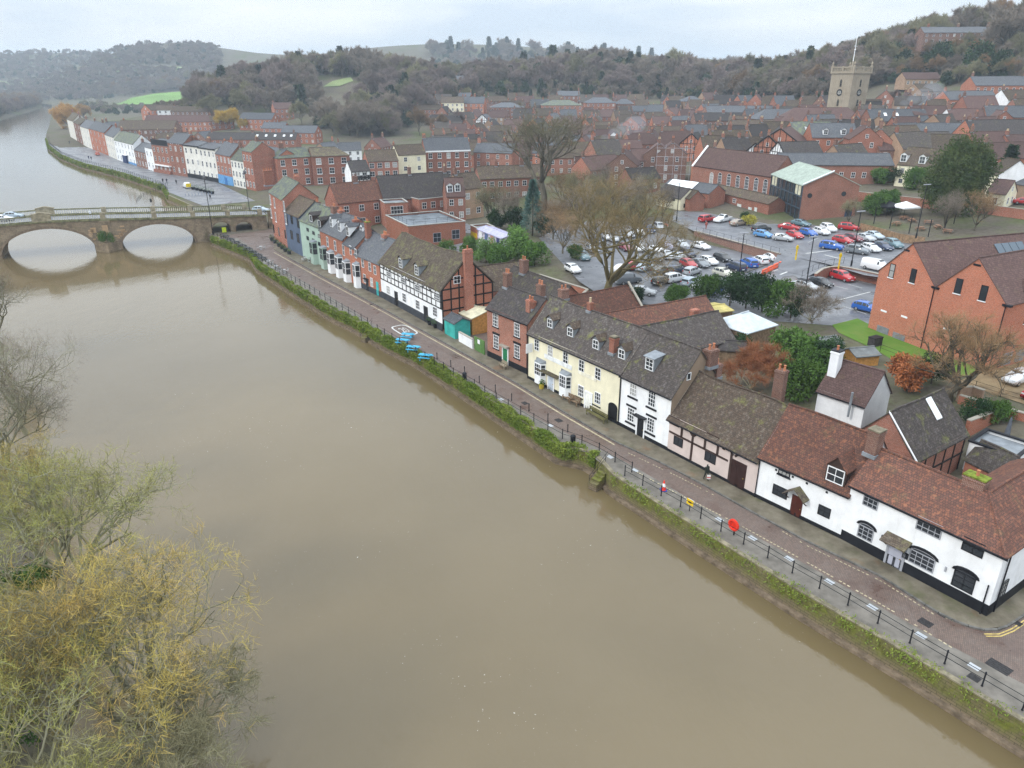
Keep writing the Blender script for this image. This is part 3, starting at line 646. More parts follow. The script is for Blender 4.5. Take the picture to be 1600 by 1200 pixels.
HC = []; HO = []
class House:
    """local frame: x along the front, y going back, z up; origin at the front's left foot"""
    def __init__(s, name, label, a, b, D, eave, ridge, wall, roof, cat='house', z=0.0, ov=.22, og=.14, hipL=0, hipR=0, ry=None, sag=.05, plinth=None, group=None, ridge_mat=None, flat=False, wing=0, gable_mat=None, base=-1.5):
        a = np.array(a, float); b = np.array(b, float); d = b[:2] - a[:2]; s.W = float(np.linalg.norm(d)); d /= s.W
        s.a = np.array([a[0], a[1], z]); s.u = np.array([d[0], d[1], 0]); s.n = np.array([-d[1], d[0], 0]); s.z0 = z
        s.D, s.e, s.r = D, eave, ridge; HC.append(s.a[:2] + s.u[:2] * s.W / 2 + s.n[:2] * D / 2); s.ry = ry if ry is not None else D / 2; s.ov = ov
        s.root = thing(name, label, cat, s.a, math.atan2(d[1], d[0]), group); HO.append(s.root)
        W, E_, Rz, Y = s.W, eave, ridge, s.ry; m = MB()
        m.quad((0, 0, base), (W, 0, base), (W, 0, E_), (0, 0, E_)); m.quad((W, D, base), (0, D, base), (0, D, E_), (W, D, E_))
        for x, hip in ((0, hipL), (W, hipR)):
            gm = MB() if gable_mat else m
            if hip or flat or (wing and x): gm.quad((x, 0, base), (x, D, base), (x, D, E_), (x, 0, E_))
            else: gm.quad((x, 0, base), (x, D, base), (x, D, E_), (x, Y, Rz - .04), (x, 0, E_))
            if gable_mat: gm.build('gable_wall', gable_mat, s.root)
        s.wall = m.build('wall', wall, s.root)
        m = MB()
        if flat:
            m.quad((0, 0, E_ - .3), (W, 0, E_ - .3), (W, D, E_ - .3), (0, D, E_ - .3)); s.roof = m.build('roof', roof, s.root)
            pm = MB(); pm.box(-.12, W + .12, -.12, .2, E_, E_ + .15); pm.box(-.12, W + .12, D - .2, D + .12, E_, E_ + .15); pm.box(-.12, .2, .2, D - .2, E_, E_ + .15); pm.box(W - .2, W + .12, .2, D - .2, E_, E_ + .15)
            pm.build('parapet', ridge_mat or CONC, s.root); s.mf = 0
        elif wing:                                             # L plan: the roof turns the corner at the right end
            k = Rz - E_; mf = k / Y; e0 = E_ - ov * mf; X = W - Y; Lb = wing
            m.quad((-og, -ov, e0), (W + ov, -ov, e0), (X, Y, Rz), (-og, Y, Rz)); m.quad((W + ov, -ov, e0), (W + ov, Lb, e0), (X, Lb, Rz), (X, Y, Rz))
            m.quad((-og, Y, Rz), (X, Y, Rz), (X - Y - ov, D + ov, e0), (-og, D + ov, e0)); m.quad((X, Y, Rz), (X, Lb, Rz), (X - Y - ov, Lb, e0), (X - Y - ov, D + ov, e0))
            m.quad((-og, -ov, e0 - .12), (W + ov, -ov, e0 - .12), (W + ov, -ov, e0), (-og, -ov, e0)); m.quad((W + ov, -ov, e0 - .12), (W + ov, Lb, e0 - .12), (W + ov, Lb, e0), (W + ov, -ov, e0))
            s.roof = m.build('roof', roof, s.root); s.mf = mf
            wm = MB(); wm.quad((W, D, base), (W, Lb, base), (W, Lb, E_), (W, D, E_)); wm.quad((X - Y, D, base), (X - Y, Lb, base), (X - Y, Lb, E_), (X - Y, D, E_)); wm.build('wing_wall', wall, s.root)
            rm = MB(); rm.tube([(-og, Y, Rz + .02), (X, Y, Rz + .02), (X, Lb, Rz + .02)], .12, 6); rm.tube([(X, Y, Rz + .02), (W + ov, -ov, e0 + .04)], .11, 6); rm.build('ridge', ridge_mat or TRED, s.root)
        else:
            mf, mb_ = (Rz - E_) / Y, (Rz - E_) / (D - Y); s.mf = mf; nx = max(2, int(W / 1.6)); xs_ = [-og + (W + 2 * og) * i / nx for i in range(nx + 1)]
            ph = random.random() * 9; th = .13
            def prof(i, x):
                dz = sag * (math.sin(x * .7 + ph) * .5 + math.sin(x * .27 + ph * 2)) if 0 < i < nx else 0
                return [(x, -ov, E_ - ov * mf + dz * .4), (x, Y * .5, (E_ + Rz) / 2 + dz * .2 - sag * .5), (x, Y, Rz + dz), (x, (Y + D) / 2, (E_ + Rz) / 2 + dz * .2 - sag * .5), (x, D + ov, E_ - ov * mb_ + dz * .4)]
            if hipL or hipR:
                l, r_ = hipL, W - hipR; o2 = ov
                A0, B0_, C0, D0 = (-o2, -o2, E_ - ov * mf), (W + o2, -o2, E_ - ov * mf), (W + o2, D + o2, E_ - ov * mb_), (-o2, D + o2, E_ - ov * mb_)
                if not hipL: A0 = (-og,) + A0[1:]; D0 = (-og,) + D0[1:]
                if not hipR: B0_ = (W + og,) + B0_[1:]; C0 = (W + og,) + C0[1:]
                P, Q = (l if hipL else -og, Y, Rz), (r_ if hipR else W + og, Y, Rz)
                m.quad(A0, B0_, Q, P); m.quad(C0, D0, P, Q)
                if hipL: m.quad(D0, A0, P)
                if hipR: m.quad(B0_, C0, Q)
                dn = lambda p: (p[0], p[1], p[2] - th)
                for p, q in ((A0, B0_), (B0_, C0), (C0, D0), (D0, A0)): m.quad(dn(p), dn(q), q, p)
                m.quad(dn(A0), dn(D0), dn(C0), dn(B0_)); s.xr = (P[0], Q[0])
            else:
                PR = [prof(i, x) for i, x in enumerate(xs_)]
                for A_, B_ in zip(PR[:-1], PR[1:]):
                    for k in range(4): m.quad(A_[k], B_[k], B_[k + 1], A_[k + 1])
                    for k in (0, 4): m.quad(A_[k], (A_[k][0], A_[k][1], A_[k][2] - th), (B_[k][0], B_[k][1], B_[k][2] - th), B_[k])
                for A_ in (PR[0], PR[-1]):
                    for k in range(4): m.quad(A_[k], A_[k + 1], (*A_[k + 1][:2], A_[k + 1][2] - th), (*A_[k][:2], A_[k][2] - th))
                for A_, B_ in ((PR[0], PR[-1]),):
                    for k in (0, 3): m.quad((*A_[k][:2], A_[k][2] - th), (*B_[k][:2], B_[k][2] - th), (*B_[k + 1][:2], B_[k + 1][2] - th), (*A_[k + 1][:2], A_[k + 1][2] - th))
                s.xr = (-og, W + og); s.PR = PR
            s.roof = m.build('roof', roof, s.root)
            rm = MB()
            if hipL or hipR: rm.tube([(s.xr[0], Y, Rz + .02), (s.xr[1], Y, Rz + .02)], .11, 6)
            else: rm.tube([(p[2][0], p[2][1], p[2][2] + .02) for p in PR], .1, 6)
            rm.build('ridge', ridge_mat or roof, s.roof)
        if plinth: MB().box(-.03, W + .03, -.05, 0, base, plinth[0]).build('plinth', plinth[1], s.root)
    def fz(s, y): return s.e + s.mf * y
    def plane(s, px, py, y=0.0):
        d = ray(px, py); p0 = s.a + s.n * y; t = ((p0 - CO) @ s.n) / (d @ s.n); p = CO + d * t - s.a; return float(p @ s.u), float(p[2])
    def side(s, px, py, x=None):
        x = s.W if x is None else x; d = ray(px, py); p0 = s.a + s.u * x; t = ((p0 - CO) @ s.u) / (d @ s.u); p = CO + d * t - s.a; return float(p @ s.n), float(p[2])
    def put_win(s, x, y, z, w, h, c=2, r=2, fm=None, sill=None, rz=0.0, arch=0, gm=None, name='window', lint=None):
        if gm is None: gm = GLASSL if random.random() < .16 else GLASS
        f, g = win_mesh(w, h, c, r, fm or PAINTW, sill, arch, gm); o = link(name, f, s.root, (x, y, z), rz)
        link('pane', g, o)
        if lint: link('lintel', lint_mesh(w + .3, .16 if lint is not PAINTW else .2, lint), s.root, (x - .0 * math.sin(rz), y, z + h / 2 + .1 + arch), rz)
        return o
    def win(s, px, py, w, h, c=2, r=2, fm=None, sill=None, y=0.0, **k):
        x, z = s.plane(px, py, y); return s.put_win(x, y - .012, z, w, h, c, r, fm, sill, 0, **k)
    def swin(s, px, py, w, h, c=2, r=2, fm=None, sill=None, **k):
        y, z = s.side(px, py); return s.put_win(s.W + .012, y, z, w, h, c, r, fm, sill, math.pi / 2, **k)
    def door(s, px, py, w, h, mat, surround=None, foot=True, y=0.0, x=None):
        if x is None: x, z = s.plane(px, py, y)
        m = MB(); m.box(-w / 2, w / 2, -.04, .02, 0, h)
        for i in (-1, 1):
            for k in range(2): m.box(i * w * .24 - w * .15, i * w * .24 + w * .15, -.055, -.04, .2 + k * h * .45, .2 + k * h * .45 + h * .35)
        o = m.build('door', mat, s.root, (x, y - .01, .02)); MB().box(w * .34, w * .41, -.1, -.04, h * .45, h * .49).build('handle', plain('brass', (.5, .36, .12), .3, metal=.8), o)
        if surround:
            m = MB(); m.box(-w / 2 - .18, -w / 2, -.09, .01, -.02, h + .18); m.box(w / 2, w / 2 + .18, -.09, .01, -.02, h + .18); m.box(-w / 2, w / 2, -.09, .01, h, h + .18); m.build('door_surround', surround, o)
        MB().box(-w / 2 - .15, w / 2 + .15, -.45, -.06, -.12, .05).build('doorstep', STONEG, o)
        return o
    def chimney(s, px, py, y, w=.7, d=.6, pots=2, mat=None, z=None, x=None, ztop=None, cap=None, pot=None, below=None):
        if x is None: x, zt = s.plane(px, py, y)
        else: zt = ztop
        yy = y if y <= s.ry else s.D - y
        zb = (s.e + s.mf * max(0, min(y, s.ry)) if y <= s.ry else s.r - (s.r - s.e) / (s.D - s.ry) * (y - s.ry)) - .5
        if below is not None: zb = below
        zt = max(zt, zb + 1.0); m = MB(); m.box(-w / 2, w / 2, -d / 2, d / 2, 0, zt - zb - .25); m.box(-w / 2 - .06, w / 2 + .06, -d / 2 - .06, d / 2 + .06, zt - zb - .25, zt - zb - .1); m.box(-w / 2, w / 2, -d / 2, d / 2, zt - zb - .1, zt - zb)
        o = m.build('chimney', mat or BRD, s.root, (x, y, zb))
        me = pot_mesh(pot or TERRA)
        for k in range(pots): link('chimney_pot', me, o, ((-w / 2 + w * (k + .5) / pots) if w >= d else 0, 0 if w >= d else (-d / 2 + d * (k + .5) / pots), zt - zb))
        if cap: MB().box(-w / 2 - .05, w / 2 + .05, -d / 2 - .05, d / 2 + .05, zt - zb, zt - zb + .12).build('moss_cap', cap, o)
        fl = MB(); fl.box(-w / 2 - .08, w / 2 + .08, -d / 2 - .12, d / 2 + .08, .1, .42); fl.build('flashing', LEAD, o); return o
    def dormer(s, px, py, yf, w=1.0, h=1.0, gable=True, roof=None, cheek=None, c=2, r=2, fm=None, rise=.55, x=None, z=None):
        if x is None:
            for k in range(40):                                # set the face where its sill meets the slope
                yf = .2 + k * (s.ry - .4) / 40; x, z = s.plane(px, py, yf)
                if s.fz(yf) >= z - h / 2 - .12: break
        hw = w / 2 + .12; zt = z + h / 2 + .1; zb = s.fz(yf) - .05; yb = (zt - s.e) / s.mf; rz_ = zt + (rise if gable else 0); yr = min((rz_ - s.e) / s.mf, s.ry)
        m = MB(); m.quad((-hw, 0, zb), (hw, 0, zb), (hw, 0, zt), (-hw, 0, zt))
        for sx in (-hw, hw): m.quad((sx, 0, zb), (sx, 0, zt), (sx, yb - yf, zt))
        if gable: m.quad((-hw, 0, zt), (hw, 0, zt), (0, 0, rz_ - .05))
        o = m.build('dormer', cheek or LEAD, s.root, (x, yf, 0)); q = MB(); ow = hw + .12
        if gable:
            k = (rz_ - zt) / hw; ze = zt - .12 * k; ye = max(.1, (ze - s.e) / s.mf - yf)
            for sx in (-1, 1): q.extrude([(0, -.2, rz_), (sx * ow, -.2, ze), (sx * ow, ye, ze), (0, yr - yf, rz_)], (0, 0, -.07))
        else: q.extrude([(-ow, -.2, zt - .04), (ow, -.2, zt - .04), (ow, yb - yf + .5, zt + .25), (-ow, yb - yf + .5, zt + .25)], (0, 0, .08))
        q.build('dormer_roof', roof or s.roof.data.materials[0], o)
        f, _ = win_mesh(w, h, c, r, fm or PAINTW, None, 0, GLASS, True); link('window', f, o, (0, -.012, z)); return o
    def beam(s, x0, z0, x1, z1, w=.2, mat=None, y=-.03, name='beam'):
        m = MB(); m.bar((x0, y, z0), (x1, y, z1), .06, w, up=(0, -1, 0) if False else (0, 0, 1)) if abs(x1 - x0) > 1e-6 else m.box(x0 - w / 2, x0 + w / 2, y - .03, y + .03, z0, z1)
        return m.build(name, mat or TIMBER, s.root)
    def sbeam(s, y0, z0, y1, z1, w=.2, mat=None):
        m = MB(); X = s.W + .03
        m.bar((X, y0, z0), (X, y1, z1), .06, w) if abs(y1 - y0) > 1e-6 else m.box(X - .03, X + .03, y0 - w / 2, y0 + w / 2, z0, z1)
        return m.build('beam', mat or TIMBER, s.root)
    def downpipe(s, x, z1=None, y=-.08):
        return MB().tube([(x, y, 0), (x, y, z1 or s.e - .15)], .05, 6).build('downpipe', BLACK, s.root)
    def gutter(s): return MB().box(-.1, s.W + .1, -s.ov - .1, -s.ov, s.e - s.ov * s.mf - .12, s.e - s.ov * s.mf - .02).build('gutter', BLACK, s.root)
    def bay(s, px, py, w, h, d=.6, roof=None, mat=None, x=None, z=None, c=3, r=2, base=None):
        if x is None: x, z = s.plane(px, py, -d)
        mat = mat or PAINTW; zb, zt = z - h / 2, z + h / 2; hw = w / 2; iw = hw * .62; m = MB(); poly = [(-hw, 0), (-iw, -d), (iw, -d), (hw, 0)]
        m.extrude([(p[0], p[1], 0 if base is None else base) for p in poly], (0, 0, zb - (0 if base is None else base)))
        o = m.build('bay_window', mat, s.root, (x, -.01, 0)); MB().extrude([(p[0], p[1], zt) for p in poly], (0, 0, .14)).build('bay_head', mat, o); f, _ = win_mesh(iw * 2, h, c, r, mat, None, 0, GLASS, True); link('window', f, o, (0, -d, z))
        sl = math.hypot(hw - iw, d); an = math.atan2(d, hw - iw); f2, _ = win_mesh(sl, h, 1, r, mat, None, 0, GLASS, True)
        link('window', f2, o, (-(hw + iw) / 2, -d / 2, z), -an); link('window', f2, o, ((hw + iw) / 2, -d / 2, z), an)
        q = MB(); t = zt + .14
        q.quad((-hw - .08, 0, t), (-iw - .05, -d - .08, t), (-iw * .6, -.02, t + .35), (-hw, 0, t + .35)); q.quad((-iw - .05, -d - .08, t), (iw + .05, -d - .08, t), (iw * .6, -.02, t + .35), (-iw * .6, -.02, t + .35)); q.quad((iw + .05, -d - .08, t), (hw + .08, 0, t), (hw, 0, t + .35), (iw * .6, -.02, t + .35))
        q.build('bay_roof', roof or LEAD, o); return o
    def grid_wins(s, n, rows, w, h, c=2, r=2, fm=None, sill=None, m0=.9, **k):
        for z in rows:
            for i in range(n): s.put_win(m0 + (s.W - 2 * m0) * ((i + .5) / n), -.012, z, w, h, c, r, fm, sill, **k)
_lm = {}
def lint_mesh(w, h, mat):
    k = (round(w, 2), h, mat.name)
    if k not in _lm: _lm[k] = MB().box(-w / 2, w / 2, -.05, .02, -h / 2, h / 2).mesh('lintel', [mat])
    return _lm[k]
_pm = {}
def pot_mesh(mat):
    if mat.name not in _pm: _pm[mat.name] = MB().lathe([(.15, 0), (.13, .1), (.11, .45), (.14, .5), (.14, .55), (.1, .55)], n=8).mesh('chimney_pot', [mat])
    return _pm[mat.name]
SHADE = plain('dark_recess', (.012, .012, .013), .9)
YAW = math.atan2(-UD[1], -UD[0])
def house_at(name, label, px, py, rh, W, D, eave, yaw, wall, roof, **k):
    """a house whose ridge middle is seen at a pixel; rh ridge height above its ground, yaw of the ridge in degrees (0 = across the view)"""
    p = on(px, py, rh); z = T(p[0], p[1]); an = rad(yaw); u = np.array([math.cos(an), math.sin(an)]); n = np.array([-u[1], u[0]])
    a = p[:2] - u * W / 2 - n * D / 2; b = p[:2] + u * W / 2 - n * D / 2
    return House(name, label, a, b, D, eave, rh, wall, roof, z=z, **k)

# ================================================================= the quay row, from the near corner to the bridge
def PX(x, y): return at(x, y)
h = House('corner_cottage', 'white rendered corner cottage with grey windows, arched ground floor windows and red tile roof', PX(1313, 843), PX(1540, 964), 6.0, 5.35, 7.75, WHITE, TRED, plinth=(1.0, BLACK), wing=15)
H1 = h
h.win(1361, 783, 1.25, 1.15, 3, 3, GREYP); h.win(1452, 824, 1.85, 1.15, 4, 3, GREYP); h.win(1521, 855, 1.45, 1.1, 2, 2, BLACK)
for px, py, w, hh, c, fm in ((1352.5, 833, 1.3, 1.15, 3, GREYP), (1440.5, 876, 1.9, 1.15, 4, GREYP), (1505.5, 909, 1.5, 1.35, 2, BLACK)):
    o = h.win(px, py, w, hh, c, 3, fm, arch=.28); m = MB()
    for k in range(8):
        a0, a1 = math.pi * k / 8, math.pi * (k + 1) / 8; f = lambda t, e: ((w / 2 + e) * math.cos(t), (.28 + e) * math.sin(t) + hh / 2)
        p, q, r_, t_ = f(a0, .0), f(a1, .0), f(a1, .2), f(a0, .2); m.extrude([(p[0], -.09, p[1]), (q[0], -.09, q[1]), (r_[0], -.09, r_[1]), (t_[0], -.09, t_[1])], (0, .1, 0))
    m.build('arch_band', BLACK, o)
d = h.door(1396, 880, 1.15, 2.15, plain('lilac_grey_paint', (.42, .43, .5), .45, .05), GREYP)
m = MB(); m.extrude([(-1.0, -1.0, 2.35), (1.0, -1.0, 2.35), (1.0, 0, 2.75), (-1.0, 0, 2.75)], (0, 0, .1)); m.build('porch_roof', TMOS, d)
m = MB(); [m.bar((sx, -.05, 1.7), (sx, -.85, 2.35), .08, .08) for sx in (-.85, .85)]; m.build('porch_bracket', BLACK, d)
h.put_win(h.W + .012, 1.6, 1.7, 1.1, 1.3, 3, 3, BLACK, None, math.pi / 2, arch=.25); MB().box(h.W, h.W + .05, 0, 15, -1, 1.0).build('side_plinth', BLACK, h.root)
MB().tube([(h.W + .1, .9, 0), (h.W + .1, .9, 5.2)], .055, 6).build('downpipe', BLACK, h.root); MB().box(-.1, h.W + .35, -.34, -.24, 5.1, 5.24).build('gutter', BLACK, h.root)
MB().tube([(h.W - .35, -.14, 0), (h.W - .35, -.14, 2.6)], .05, 6).build('downpipe', BLACK, h.root)
h.chimney(1527, 745, 3.3, 1.5, .9, 1, BRD, cap=plain('moss', (.16, .2, .03), .9, .4, 3)); h.chimney(1371, 672, 2.6, .95, 1.0, 0, BRD, cap=plain('chimney_crust', (.16, .14, .1), .9, .4))
for px, py in ((1383, 843), (1380, 838)): x, z = h.plane(px, py); MB().box(x - .1, x + .1, -.12, -.01, z - .12, z + .12).build('wall_lamp', BLACK, h.root)
x, z = h.plane(1415, 868); MB().box(x - .22, x + .22, -.1, -.01, z - .25, z + .25).build('post_box', BLACK, h.root)
x, z = h.plane(1478, 889); MB().box(x - .06, x + .06, -.1, -.01, z - .2, z + .2).build('lamp_bracket', GREYP, h.root)

h = House('dormer_cottage', 'white rendered cottage with red tile roof, one big tiled dormer and brown porch door', PX(1178, 777), PX(1313, 843), 7.4, 4.4, 8.3, WHITE, TRED, plinth=(.45, BLACK), sag=.1); H2 = h
h.win(1226, 737, 1.15, .75, 3, 2, BLACK, BLACK); h.win(1219, 768, 1.45, 1.0, 3, 2, BLACK); h.win(1288, 799, 1.1, .95, 2, 2, BLACK)
d = h.door(1243, 800, 1.05, 2.1, plain('oxblood_door', (.08, .022, .015), .5)); m = MB()
for sx in (-1, 1): m.extrude([(0, -.9, 3.05), (sx * 1.05, -.9, 2.2), (sx * 1.05, 0, 2.2), (0, 0, 3.05)], (0, 0, .08))
m.build('porch_roof', TMOS, d); m = MB(); [m.bar((sx, -.05, 1.6), (sx, -.8, 2.25), .08, .08) for sx in (-.85, .85)]; m.build('porch_bracket', BTIMB, d)
h.dormer(1305.5, 743, .45, 1.5, 1.35, True, TRED, BTIMB, 2, 2, PAINTW, 1.0)
for px, py in ((1213, 734), (1239, 745), (1261, 755), (1292, 769)): x, z = h.plane(px, py); MB().box(x - .09, x + .09, -.05, -.01, z - .09, z + .09).build('tie_plate', BLACK, h.root)
h.gutter(); h.downpipe(.1)

h = House('pink_timbered_house', 'pale pink rendered house with brown timber framing and mottled brown tile roof', PX(1042, 705), PX(1178, 777), 7.4, 4.15, 8.05, PINK, TBRN, plinth=(.4, BLACK), sag=.12, ov=.4); H3 = h
h.win(1054, 658, 1.3, .9, 3, 2, BTIMB); h.win(1114, 686, 1.5, .9, 4, 2, BTIMB); h.win(1060, 690, 1.2, .95, 2, 1, BLACK); h.win(1110, 715, 1.35, 1.0, 2, 1, BLACK); h.win(1131, 700, .3, .3, 1, 1, BTIMB)
x0, zr = h.plane(1045, 675); x1, z1 = h.plane(1137, 715); h.beam(0.1, 2.35, 7.6, 2.3, .2, BTIMB)
for px, lo, hi in ((1063, 2.35, 4.1), (1081, 0.4, 4.1), (1101, 2.3, 4.1), (1122, 2.3, 4.1), (1145, 0.4, 4.1)): x, _ = h.plane(px, 700); h.beam(x, lo, x, hi, .24, BTIMB)
xa, _ = h.plane(1081, 700); xb, _ = h.plane(1145, 730)
for x, sx in ((xa, -1), (xa, 1), (xb, -1), (xb, 1)): h.beam(x + sx * .1, 3.1, x + sx * 1.05, 4.05, .2, BTIMB)
h.door(1151, 755, 1.75, 2.75, plain('dark_brown_door', (.04, .02, .018), .6)); h.gutter()

h = House('white_townhouse', 'white rendered house with black sills, lead dormer and bare brown gable', PX(966, 665), PX(1042, 705), 7.2, 6.2, 10.35, WHITE, TGRY, plinth=(.5, BLACK), gable_mat=render_wall('brown_roughcast', (.28, .21, .15))); H4 = h
for px, py, w, hh in ((990, 607, 1.05, 1.75), (1019, 623, 1.05, 1.75), (986, 648, 1.05, 1.6), (1017, 664, 1.05, 1.6)):
    x, z = h.plane(px, py); h.put_win(x, -.012, z, w, hh, 3, 4); MB().box(x - .75, x + .75, -.12, .01, z - hh / 2 - .32, z - hh / 2 - .14).build('sill', BLACK, h.root)
    if py > 640: MB().box(x - .75, x + .75, -.1, .01, z + hh / 2 + .1, z + hh / 2 + .3).build('lintel', BLACK, h.root)
d = h.door(1000, 683, .95, 2.1, plain('black_door', (.02, .021, .025), .35), PAINTW); MB().box(-.8, .8, -.55, .0, 2.4, 2.52).build('door_hood', BLACK, d)
h.dormer(1015, 569, .7, 1.1, 1.3, False, LEAD, LEAD, 2, 3); h.swin(1076, 588, .6, .8, 1, 1, PAINTW); h.downpipe(.05); h.gutter()
h.chimney(1112, 545, 5.2, 1.0, 1.2, 2, BRD); h.chimney(1121, 568, 6.6, .8, .8, 1, BRD)

h = House('cream_pub', 'long cream rendered pub with four small dormers, two bow windows and dark tile roof', PX(825, 592), PX(966, 665), 7.2, 6.35, 10.4, CREAM, TGRY, plinth=(.45, BLACK), sag=.1, cat='pub'); H5 = h
for px, py in ((839, 539), (860, 549), (884, 559), (909, 571.5), (934.5, 584)): h.win(px, py, .95, 1.45, 2, 3)
h.bay(840, 577, 1.9, 1.55, .55, LEAD, PAINTW, c=3, r=3, base=.4); h.bay(879, 596, 1.9, 1.55, .55, LEAD, PAINTW, c=3, r=3, base=.4)
d = h.door(861, 610, .95, 2.05, plain('pale_blue_door', (.5, .56, .64), .4), PAINTW); MB().box(-2.2, 1.9, -.75, 0, 2.3, 2.42).build('door_canopy', TMOS, d)
h.win(908, 611, 1.0, 1.4, 3, 3); h.win(934, 622, 1.0, 1.4, 3, 3)
d = h.door(919, 640, 1.0, 2.1, plain('ivory_door', (.78, .78, .72), .4), PAINTW)
for x_, z_ in (h.plane(905, 621), h.plane(932, 634)): MB().box(x_ - .7, x_ + .7, -.08, .01, z_ - .08, z_ + .05).build('sill', BLACK, h.root)
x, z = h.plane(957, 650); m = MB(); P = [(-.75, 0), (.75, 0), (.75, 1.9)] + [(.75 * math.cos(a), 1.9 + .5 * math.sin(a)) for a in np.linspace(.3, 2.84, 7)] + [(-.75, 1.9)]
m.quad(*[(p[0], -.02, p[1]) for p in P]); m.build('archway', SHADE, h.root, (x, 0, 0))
for px, py in ((859.5, 505), (891, 518.5), (931, 538), (971.5, 553)): h.dormer(px, py, .75, .95, 1.05, True, TBRN, LEAD, 2, 2)
h.chimney(828, 468, 2.0, .8, .75, 1, BRK, below=6.0); h.chimney(922.5, 472, 3.6, .55, .55, 1, BRK, pot=BUFF); h.chimney(960, 527, 1.2, .75, .75, 0, BRK, cap=plain('chimney_crust', (.16, .14, .1), .9, .4)); h.chimney(845, 444, 4.3, 1.0, .8, 2, BRD)
h.downpipe(.02); h.downpipe(h.W - .02); h.gutter()
x, z = h.plane(827, 543, -.6); o = MB().box(x - .03, x + .03, -1.1, -.1, z - .7, z + .5).build('hanging_sign', PAINTW, h.root)
x, z = h.plane(872, 565); MB().box(x - 2.6, x + 2.6, -.06, -.01, z - .28, z + .28).build('sign_board', plain('pale_signboard', (.72, .74, .74), .5), h.root)
x, z = h.plane(918, 587); MB().box(x - 1.6, x + 1.6, -.06, -.01, z - .22, z + .22).build('sign_board', plain('ivory_signboard', (.76, .73, .6), .5), h.root)

h = House('green_door_house', 'red brick house with a green front door and black window heads', PX(762, 557), PX(824, 586), 5.8, 7.1, 9.75, BRP, TDRK, plinth=(.9, BLACK)); H6 = h
for px, py, hh in ((774.5, 500, 1.85), (808, 515.5, 1.85), (775.5, 534, 1.9), (808, 549, 1.85)):
    x, z = h.plane(px, py); h.put_win(x, -.012, z, 1.15, hh, 3, 4); MB().box(x - .75, x + .75, -.1, .01, z + hh / 2 + .06, z + hh / 2 + .34).build('lintel', BLACK, h.root); MB().box(x - .7, x + .7, -.12, .01, z - hh / 2 - .16, z - hh / 2 - .02).build('sill', BLACK, h.root)
d = h.door(790, 570, 1.0, 2.3, plain('green_door', (.03, .22, .1), .4), PAINTW); MB().box(-.85, .85, -.6, .0, 2.65, 2.8).build('door_hood', STONEG, d)
h.chimney(793, 426, 3.0, .9, .9, 2, BRD); h.chimney(832, 470, 1.6, .7, .7, 1, BRK); h.downpipe(h.W - .05); h.gutter()

h = House('half_timbered_house', 'long black and white half-timbered house with mossy roof and brick gable with outside chimney', PX(597, 466), PX(692, 519), 9.0, 6.7, 11.0, WHITE, TMOS, sag=.16, plinth=(1.3, plain('dark_plinth', (.05, .055, .065), .6)), gable_mat=BRO, ov=.35); H7 = h
for x in [.1] + [1.45 * i for i in range(1, 16)] + [h.W - .1]: h.beam(x, 3.6, x, 6.6, .16)
for z in (3.6, 4.6, 5.6, 6.55): h.beam(0, z, h.W, z, .17)
for x in (2.9, 10.1, 17.4): h.beam(x - 1.3, 5.65, x - .1, 6.5, .15); h.beam(x + 1.3, 5.65, x + .1, 6.5, .15)
for px, py in ((607.5, 430), (630, 439), (652.5, 451), (682.5, 463)): h.win(px, py, 1.7, 1.2, 4, 3, y=-.07)
for px, py in ((607, 453), (632, 465), (653, 476), (680, 487)): h.win(px, py, 1.4, 1.5, 3, 3)
h.door(620, 475, 1.3, 2.6, plain('black_door', (.02, .021, .025), .35)); h.door(666, 498, 1.4, 2.7, plain('black_door', (.02, .021, .025), .35))
h.dormer(626, 411, 1.1, 1.2, 1.5, True, TMOS, LEAD, 2, 3); h.dormer(651, 422, 1.1, 1.2, 1.5, True, TMOS, LEAD, 2, 3)
for z in (3.3, 4.9, 6.5): h.sbeam(0.1, z, 8.9, z, .22)
for y, zt in ((.1, 6.5), (1.6, 7.9), (3.0, 9.3), (5.9, 9.4), (7.3, 8.1), (8.9, 6.5)): h.sbeam(y, .4, y, zt, .22)
h.sbeam(.1, 6.6, 4.4, 10.75, .3); h.sbeam(8.9, 6.6, 4.6, 10.75, .3); h.sbeam(1.6, 7.9, 7.4, 7.9, .2)
h.swin(714, 437, 1.2, 1.2, 2, 2); 
o = MB().box(h.W + .02, h.W + .75, 3.75, 5.1, -.5, 12.2).build('chimney', BRK, h.root); MB().box(h.W - .05, h.W + .82, 3.68, 5.17, 11.6, 11.8).build('corbel', BRK, o); link('chimney_pot', pot_mesh(TERRA), o, (h.W + .4, 4.4, 12.2))

h = House('brick_terrace_house', 'brick cottage with slate roof and turquoise side door beside the half-timbered house', PX(558, 447), PX(597, 466), 7.0, 6.15, 9.7, BRO, SLATE); H8 = h
for px, py in ((567, 411), (578, 417), (586, 422)): h.win(px, py, .95, 1.6, 2, 2)
for px, py in ((570, 435), (581, 441)): h.win(px, py, .95, 1.6, 2, 2)
d = h.door(575, 455, .95, 2.2, plain('black_door', (.02, .021, .025), .35)); MB().box(-.7, .7, -.6, 0, 2.3, 2.4).build('door_hood', BLACK, d)
h.door(591, 463, .9, 2.6, plain('turquoise_door', (.05, .42, .42), .5)); MB().box(0, h.W, -.05, 0, -.5, 1.1).build('plinth', plain('dark_plinth', (.05, .055, .065), .6), h.root)
h.chimney(602, 366, 3.4, 1.2, 1.1, 3, BRK); h.chimney(574, 347, 2.6, .9, .9, 2, BRK, cap=plain('moss', (.16, .2, .03), .9, .4, 3)); h.dormer(565, 359, 2.2, 1.1, 1.3, True, SLATE, PAINTW, 2, 2)

